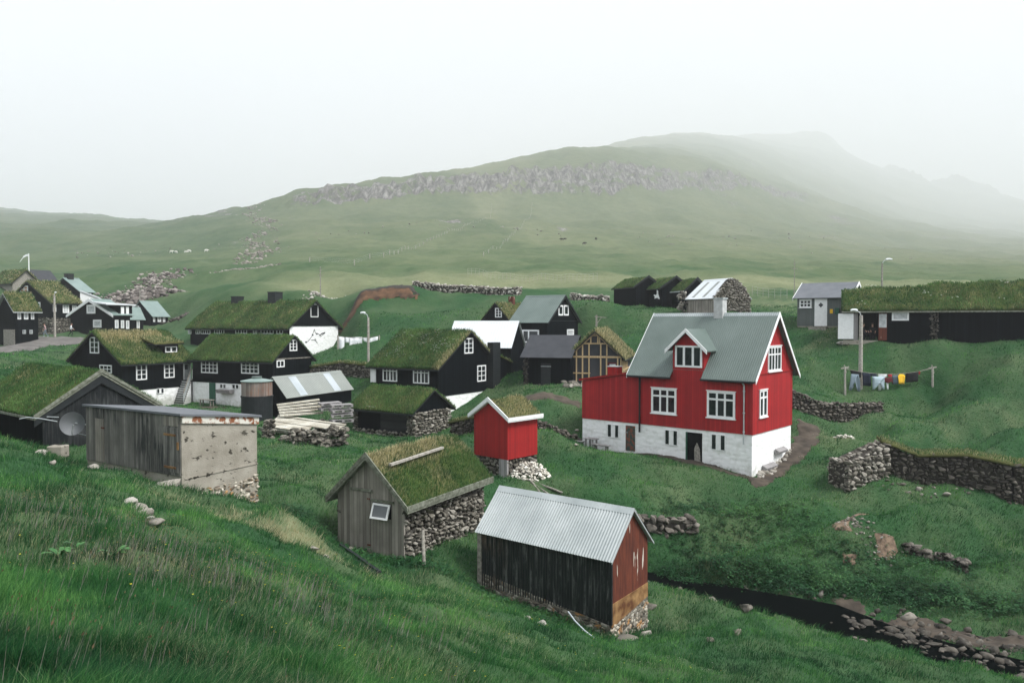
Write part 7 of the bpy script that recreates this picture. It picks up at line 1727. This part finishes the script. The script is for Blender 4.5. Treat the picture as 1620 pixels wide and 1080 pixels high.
fence('fence on the right side of the green strip up the mountain', [(765, 412, 168), (790, 395, 190), (820, 370, 235), (838, 340, 275), (842, 318, 302)], 34)
fence('fence on the pasture between the boat sheds and the grey cottage', [(1190, 462, 96), (1215, 466, 94), (1245, 470, 92)], 7)

# ------------------------------------------------------------------ animals and people
def skin_mesh(name, joints, edges, mats, pick, sub=1):
    """joints: (x, y, z, radius); one continuous skinned body, materials chosen by place"""
    me = bpy.data.meshes.new(name); me.from_pydata([j[:3] for j in joints], edges, []); o = bpy.data.objects.new(name, me); COL.objects.link(o)
    sk = o.modifiers.new('s', 'SKIN'); ss = o.modifiers.new('d', 'SUBSURF'); ss.levels = sub; ss.render_levels = sub
    for i, j in enumerate(joints):
        r = j[3] if isinstance(j[3], tuple) else (j[3], j[3]); me.skin_vertices[0].data[i].radius = r
    me.skin_vertices[0].data[0].use_root = True
    bpy.context.view_layer.update(); dg = bpy.context.evaluated_depsgraph_get(); m2 = bpy.data.meshes.new_from_object(o.evaluated_get(dg)); o.modifiers.clear(); o.data = m2; m2.name = name
    m2.materials.clear()
    for k in mats: m2.materials.append(M[k])
    for p in m2.polygons: p.material_index = pick(p.center); p.use_smooth = True
    return o
def sheep(label, px, py, Y, rz, m='sheepwool', group='sheep grazing on the far pasture', s=1.0, cat='sheep'):
    J = [(0, 0, .62, .24), (.35, 0, .62, .22), (-.35, 0, .6, .21), (.55, 0, .72, .12), (.72, 0, .62, .09), (.86, 0, .52, .055),
         (.3, .13, .38, .07), (.3, .14, .18, .045), (.31, .14, 0, .035), (.3, -.13, .38, .07), (.3, -.14, .18, .045), (.31, -.14, 0, .035),
         (-.32, .13, .40, .09), (-.40, .14, .2, .045), (-.36, .14, 0, .035), (-.32, -.13, .40, .09), (-.40, -.14, .2, .045), (-.36, -.14, 0, .035), (.70, .1, .68, .025), (.70, -.1, .68, .025), (-.55, 0, .55, .05)]
    E = [(0, 1), (0, 2), (1, 3), (3, 4), (4, 5), (1, 6), (6, 7), (7, 8), (1, 9), (9, 10), (10, 11), (2, 12), (12, 13), (13, 14), (2, 15), (15, 16), (16, 17), (4, 18), (4, 19), (2, 20)]
    o = skin_mesh('sheep', [(a * s, b * s, c * s, d * s) for a, b, c, d in J], E, [m], lambda c: 0); p = P(px, py, Y); o.location = (p[0], p[1], float(gi(p[0], p[1]))); o.rotation_euler = (0, 0, rz); tag(o, label, cat, group)
for px, py, Y, rz, t in ((271, 402, 205, .3, 'leftmost white sheep on the far pasture'), (279, 400, 208, 2.6, 'second white sheep from the left, facing away'), (294, 402, 204, .1, 'white sheep at the left of the close pair'), (300, 402, 203, 3.0, 'white sheep at the right of the close pair'), (326, 403, 202, .5, 'rightmost white sheep, standing alone')):
    sheep(t, px, py, Y, rz, s=1.35)
for px, py, Y, rz, t in ((893, 384, 212, .2, 'dark sheep highest of the four on the mountain slope'), (889, 389, 206, 2.9, 'dark sheep at the left of the lower three'), (924, 394, 200, .1, 'dark sheep lowest and largest on the slope'), (943, 386, 212, 2, 'dark sheep at the right of the four')):
    sheep(t, px, py, Y, rz, 'sheepblack', 'dark sheep on the mountain slope', 1.25)
def person(label, loc, rz, pose, mats, s=1.0):
    """mats: skin, top, bottom, shoes"""
    J = {}; E = []
    if pose == 'walk':
        B = dict(pel=(0, 0, .93, (.13, .10)), chest=(.05, 0, 1.25, (.16, .11)), neck=(.09, 0, 1.48, .055), head=(.12, 0, 1.60, .085), crown=(.12, 0, 1.70, .07),
                 hl=(0, .1, .88, .09), kl=(.18, .1, .50, .06), al=(.12, .1, .09, .04), tl=(.28, .1, .04, .035), hr=(0, -.1, .88, .09), kr=(-.02, -.1, .48, .06), ar=(-.3, -.1, .14, .04), tr=(-.20, -.1, .04, .035),
                 sl=(.05, .19, 1.38, .06), el=(-.08, .25, 1.12, .042), wl=(.08, .26, .90, .03), sr=(.05, -.19, 1.38, .06), er=(.12, -.25, 1.12, .042), wr=(.32, -.24, .98, .03))
    else:
        B = dict(pel=(0, 0, .50, (.14, .11)), chest=(.0, 0, .85, (.17, .12)), neck=(.03, 0, 1.08, .055), head=(.05, 0, 1.20, .085), crown=(.05, 0, 1.30, .07),
                 hl=(.05, .1, .5, .09), kl=(.45, .12, .52, .06), al=(.45, .12, .09, .04), tl=(.6, .12, .04, .035), hr=(.05, -.1, .5, .09), kr=(.45, -.12, .52, .06), ar=(.40, -.12, .09, .04), tr=(.55, -.12, .04, .035),
                 sl=(.0, .19, .98, .06), el=(.08, .25, .74, .042), wl=(.34, .16, .72, .03), sr=(.0, -.19, .98, .06), er=(.08, -.25, .74, .042), wr=(.34, -.14, .76, .03))
    names = list(B); ix = {k: i for i, k in enumerate(names)}; joints = [B[k] for k in names]
    for a, c in (('pel', 'chest'), ('chest', 'neck'), ('neck', 'head'), ('head', 'crown'), ('pel', 'hl'), ('hl', 'kl'), ('kl', 'al'), ('al', 'tl'), ('pel', 'hr'), ('hr', 'kr'), ('kr', 'ar'), ('ar', 'tr'), ('chest', 'sl'), ('sl', 'el'), ('el', 'wl'), ('chest', 'sr'), ('sr', 'er'), ('er', 'wr')): E.append((ix[a], ix[c]))
    nosei = len(joints); hx = B['head']; joints.append((hx[0] + .095, 0, hx[2] - .0, .018)); E.append((ix['head'], nosei))
    for w_ in ('wl', 'wr'):
        wx = B[w_]; pi_ = len(joints); joints.append((wx[0] + .04, wx[1], wx[2] - .05, (.035, .02))); E.append((ix[w_], pi_))
        for k in range(4): joints.append((wx[0] + .05 + .01 * k, wx[1] + (k - 1.5) * .02, wx[2] - .13 - .01 * (k in (1, 2)), .009)); E.append((pi_, len(joints) - 1))
        joints.append((wx[0] + .09, wx[1] + .03, wx[2] - .08, .01)); E.append((pi_, len(joints) - 1))
    hz_, pz, cz = B['neck'][2], B['pel'][2], B['chest'][2]
    def pick(c):
        if c[2] > hz_ - .03: return 0
        if min((Vector(c) - Vector(B[w_][:3])).length for w_ in ('wl', 'wr')) < .07 or any((Vector(c) - Vector(B[w_][:3]) - Vector((.05, 0, -.1))).length < .09 for w_ in ('wl', 'wr')): return 0
        if c[2] < .11: return 3
        if pose == 'walk': return 2 if c[2] < pz + .03 else 1
        return 2 if (c[2] < pz + .08 and c[0] > -.02) or c[2] < .45 else 1
    o = skin_mesh('person', joints, E, mats, pick); o.location = loc; o.rotation_euler = (0, 0, rz); o.scale = (s, s, s); tag(o, label, 'person')
    b = MB(); hx = B['crown']; n_ = 10
    for k, (rr_, dz) in enumerate(((.10, -.07), (.105, -.01), (.075, .05), (.02, .075))): pass
    vs = [(hx[0] - .015 + rr_ * math.cos(2 * math.pi * i / n_), rr_ * math.sin(2 * math.pi * i / n_), hx[2] + dz) for rr_, dz in ((.10, -.07), (.105, -.01), (.075, .05), (.02, .075)) for i in range(n_)]
    b.add(vs, [(k * n_ + i, k * n_ + (i + 1) % n_, (k + 1) * n_ + (i + 1) % n_, (k + 1) * n_ + i) for k in range(3) for i in range(n_)]); b.build('hair', M['hairb'], o, smooth=True)
    return o
p = P(72, 533, 96); person('person in pinkish top and pale blue jeans walking on the road', (p[0], p[1], float(gi(p[0], p[1])) + .08), R(200), 'walk', ['skin', 'pinkc', 'jeans', 'white'])
p = P(112, 535, 97); person('person in white shirt half hidden by the stone basement', (p[0], p[1], float(gi(p[0], p[1])) + .0), R(30), 'walk', ['skin', 'linen', 'blackc', 'blackc'])
for px, t, rz in ((1366, 'left person in black seated on the covered patio', -60), (1381, 'right person in black seated on the covered patio', -110)):
    l = L['longA']; t_, _ = l.px('A', px, 530); q = l.world(.9, t_, -.02); person(t, (q[0], q[1], q[2]), R(rz), 'sit', ['skin', 'blackc', 'blackc', 'blackc'])
    cb = make_bench('stool', 'low dark stool under the ' + t.split(' in ')[0], 'bench', .42, .42, .42, M['black']); cb.location = (q[0], q[1], q[2]); cb['category'] = 'stool'

# ------------------------------------------------------------------ meadow grass
def meadow(n_, v0, v1, seed, hmul=1.0, umax=.95):
    g = np.random.default_rng(seed); u = g.uniform(-umax, umax, n_); v = g.uniform(math.log(v0), math.log(v1), n_); y = np.exp(v); x = u * y
    keep = np.ones(n_, bool)
    for k, l in L.items(): keep &= ~l.inside(x, y, -.02)
    keep &= ~L['redhouse'].inside(x, y, -.02)
    l = L['redhouse']; dx, dy = x - l.O[0], y - l.O[1]; a_ = dx * l.b[0] + dy * l.b[1]; b_ = dx * l.a[0] + dy * l.a[1]; keep &= ~((a_ > -.03) & (a_ < l.LB) & (b_ > -.03) & (b_ < ANN + .03))
    d, wd = dist_poly(x, y, STREAM, SW); keep &= d > wd * .95
    for pl in SHEETS:
        x0, y0 = pl.min(0); x1, y1 = pl.max(0); c = (x > x0) & (x < x1) & (y > y0) & (y < y1) & keep
        ix = np.nonzero(c)[0]
        if len(ix): ins = inpoly(x[ix], y[ix], pl) & (dist_poly(x[ix], y[ix], np.concatenate([pl, pl[:1]])) + .25 * fbm(x[ix] / .9, y[ix] / .9, 3) > .05); keep[ix[ins]] = False
    wear = np.ones(n_)
    for px, py, Y in ((1345, 845, 33.2), (1400, 872, 31.4), (1340, 890, 31.2), (1318, 925, 30.6)): q = P(px, py, Y); wear *= 1 - .8 * np.exp(-(((x - q[0]) / .8) ** 2 + ((y - q[1]) / .8) ** 2))
    x, y = x[keep], y[keep]; wear = wear[keep]; z = gi(x, y)
    cl = fbm(x / .8, y / .8, 3) * 1.3; dr = dryness(x, y); far = sstep(29.5, 31, y) * (1 - sstep(33, 35, y)) * sstep(2, 5, x)
    h = (0.12 + .17 * sstep(-.1, .5, cl) + .10 * far) * g.uniform(.55, 1.5, len(x)) * (.68 + .10 * sstep(8, 30, y)) * (1 + .35 * dr) * hmul * wear
    # trodden by the walls and where the turf is worn
    w = np.maximum(.0042, .00060 * y) * g.uniform(.7, 1.35, len(x))
    return blades(np.stack([x, y, z - .015], -1), gnrm(x, y), h, w, dr, lean=(.7, -.3), leanamt=.42)
for nm, a in (('meadow_grass', (800000, 2.2, 30, 11, 1.0)), ('meadow_grass', (430000, 30, 84, 12, .85))):
    V, f4, f3, ra, dd = meadow(*a); o = arrays_obj(nm, V, [f4, f3], M['blade'], attr={'rnd': ra, 'dry': dd}); tag(o, kind='stuff')
# tall seed heads, flowers and broad leaves of the near slope
def sprinkle(n_, pts, spread):
    q = np.array([P(*p)[:2] for p in pts]); k = rng.integers(0, len(q) - 1, n_); t = rng.random(n_)[:, None]; p = q[k] * (1 - t) + q[k + 1] * t
    return p + rng.normal(size=(n_, 2)) * np.array(spread) * (p[:, 1:2] / 10)
def stalks(name, xy, h, m, head, headm):
    V = []; F_ = []; mi = []
    for x, y in xy:
        z = float(gi(x, y)); hh = h * rng.uniform(.6, 1.25); lx, ly = hh * rng.uniform(.1, .45), hh * rng.uniform(-.25, .1); w_ = max(.003, .0005 * y); b0 = len(V)
        V += [(x - w_, y, z), (x + w_, y, z), (x + lx * .8, y + ly * .8, z + hh * .8)]; F_.append((b0, b0 + 1, b0 + 2)); mi.append(0)
        s_ = max(head * rng.uniform(.6, 1.4), .0005 * y); c = np.array([x + lx * .85, y + ly * .85, z + hh * .82]); d = np.array([lx * .5, ly * .5, hh * .35]); d /= np.linalg.norm(d); b0 = len(V)
        L_ = s_ * 5 if m != 'flower' else s_ * .6
        V += [tuple(c), tuple(c + [s_, 0, 0] + d * L_ * .4), tuple(c + d * L_), tuple(c - [s_, 0, 0] + d * L_ * .4), tuple(c + [0, s_, 0] + d * L_ * .4), tuple(c - [0, s_, 0] + d * L_ * .4)]
        F_ += [(b0, b0 + 1, b0 + 2), (b0, b0 + 2, b0 + 3), (b0, b0 + 4, b0 + 2), (b0, b0 + 2, b0 + 5)]; mi += [1] * 4
    o = arrays_obj(name, V, np.array(F_), [M['oldwood'] if m != 'flower' else M['dockleaf'], M[headm]], matidx=mi); tag(o, kind='stuff'); return o
near = [(0, 1060, 4.6), (100, 960, 7.0), (250, 1000, 7.2), (400, 960, 9.5), (520, 1000, 10.5), (600, 1060, 9.2), (300, 1060, 6.0), (80, 1040, 5.2)]
stalks('seed_heads', sprinkle(260, near, (1.3, 1.3)), .34, 'stalk', .006, 'seed')
stalks('straw_stalks', sprinkle(900, [(60, 805, 13), (150, 855, 11.3), (250, 905, 10.3), (330, 955, 9.6), (450, 950, 11.3), (560, 985, 12.3)], (1.0, .8)), .34, 'stalk', .004, 'strawhead')
stalks('yellow_flowers', np.concatenate([sprinkle(160, [(300, 900, 11), (600, 950, 17), (800, 1010, 15.5), (850, 990, 18.5), (720, 960, 20)], (1.2, 1.0)), sprinkle(60, [(100, 900, 9), (400, 1000, 8.5), (700, 1060, 10)], (2, 1.2)), sprinkle(90, [(1050, 870, 32.5), (1250, 850, 33.5), (1450, 840, 33.6), (1600, 760, 38)], (.9, .5))]), .2, 'flower', .013, 'yellow')
stalks('white_flowers', np.concatenate([sprinkle(160, [(1150, 790, 36), (1300, 760, 38.5), (1450, 700, 44), (1600, 650, 50)], (1.0, .6)), sprinkle(50, [(900, 1040, 16), (1150, 1060, 18)], (1, .8)), sprinkle(60, [(0, 740, 21), (150, 790, 18)], (1, .6))]), .16, 'flower', .010, 'petal')
def dock(px, py, Y, n_, label, s=.3):
    p = P(px, py, Y); b = MB()
    for i in range(n_):
        a = rng.uniform(0, 6.28); Ln = s * rng.uniform(.6, 1.2); d = np.array([math.cos(a), math.sin(a), 0]); s2 = np.array([-d[1], d[0], 0]) * Ln * .2; up = rng.uniform(.4, .9)
        c = [d * 0, d * Ln * .35 + [0, 0, Ln * up * .5], d * Ln * .7 + [0, 0, Ln * up * .7], d * Ln + [0, 0, Ln * up * .6]]; w_ = [.15, .9, .8, .05]
        vs = []
        for cc, ww in zip(c, w_): vs += [cc - s2 * ww, cc + [0, 0, -.02 * Ln], cc + s2 * ww]
        b.add(vs, [(3 * k, 3 * k + 1, 3 * k + 4, 3 * k + 3) for k in range(3)] + [(3 * k + 1, 3 * k + 2, 3 * k + 5, 3 * k + 4) for k in range(3)])
    o = b.build('dock_plant', M['dockleaf']); o.location = (p[0], p[1], float(gi(p[0], p[1])) + .03); tag(o, label, 'plant'); return o
dock(95, 868, 9.6, 10, 'broad-leaved dock plant in the near grass at the left', .22); dock(183, 888, 9.8, 9, 'second broad-leaved dock plant, nearer the crumbled stones', .19)
dock(122, 860, 10, 8, 'smallest broad-leaved dock plant between the other two', .15)
dock(1052, 925, 30.5, 26, 'leafy plant on the stream bank behind the iron shed', .55); dock(535, 590, 68, 60, 'dark leafy bush beside the mural wall', 1.2); dock(552, 592, 67, 60, 'dark leafy bush in front of the terrace stones', 1.0)

# rank broad-leaved growth along the stream and in the hollows
def weeds(n_, places, hh, seed):
    g = np.random.default_rng(seed); q = np.array([P(*p)[:2] for p in places]); k = g.integers(0, len(q) - 1, n_); t = g.random(n_)[:, None]; c = q[k] * (1 - t) + q[k + 1] * t + g.normal(size=(n_, 2)) * [.9, .45]
    d, wd = dist_poly(c[:, 0], c[:, 1], STREAM, SW); c = c[(d > wd + .15)]; n_ = len(c); m_ = 9; V = []; 
    z = gi(c[:, 0], c[:, 1]); cl = .5 + 1.1 * np.clip(fbm(c[:, 0] / .9, c[:, 1] / .9, 2) + .35, 0, 1)
    r = np.repeat(np.arange(n_), m_); a = g.uniform(0, 6.28, len(r)); Ln = g.uniform(.04, .13, len(r)); up = g.uniform(.1, 1, len(r)) * hh * cl[r]
    o = np.stack([c[r, 0] + g.normal(scale=.07, size=len(r)), c[r, 1] + g.normal(scale=.07, size=len(r)), z[r] + up], -1); dv = np.stack([np.cos(a), np.sin(a), g.uniform(-.5, .6, len(r))], -1); s2 = np.stack([-np.sin(a), np.cos(a), g.uniform(-.3, .3, len(r))], -1) * (Ln * .33)[:, None]
    V = np.stack([o, o + dv * Ln[:, None] * .5 + s2, o + dv * Ln[:, None], o + dv * Ln[:, None] * .5 - s2], 1).reshape(-1, 3); f = np.arange(len(r))[:, None] * 4 + np.array([[0, 1, 2, 3]])
    ob = arrays_obj('bank_weeds', V, f, M['weed'], attr={'rnd': np.repeat(g.random(len(r)), 4), 'dry': np.zeros(len(r) * 4)}); tag(ob, kind='stuff')
weeds(2300, [(1040, 905, 31.8), (1120, 915, 31.3), (1220, 930, 30.6), (1300, 935, 30.4), (1400, 940, 29.8), (1500, 955, 29.0), (1620, 975, 28.0)], .42, 1)
weeds(700, [(1060, 850, 33.4), (1200, 870, 32.8), (1300, 880, 32.2), (1420, 900, 31.2), (1600, 900, 30.8)], .30, 2)
weeds(450, [(1030, 800, 35), (1150, 805, 35.2), (1260, 810, 34.8), (1200, 830, 34.2), (1100, 820, 34.5)], .24, 3)
weeds(600, [(420, 800, 26), (520, 850, 26.0), (640, 895, 24.4), (760, 935, 24.6), (900, 990, 22.4)], .16, 4)

# ------------------------------------------------------------------ the mist
b = MB(); b.box((-26000, -60, float(Zg.min()) - 1.5), (26000, 15500, float(Zg.max()) + 12))
hz = b.build('haze', None or M['white']); hz.data.materials.clear()
hm = bpy.data.materials.new('mist'); hm.use_nodes = True; t = hm.node_tree; t.nodes.clear(); o_ = t.nodes.new('ShaderNodeOutputMaterial'); pv = t.nodes.new('ShaderNodeVolumePrincipled')
pv.inputs['Color'].default_value = (0.965, 0.975, 1.0, 1); pv.inputs['Density'].default_value = 0.00034; pv.inputs['Anisotropy'].default_value = 0.0
t.links.new(pv.outputs[0], o_.inputs['Volume']); hz.data.materials.append(hm); tag(hz, kind='stuff')
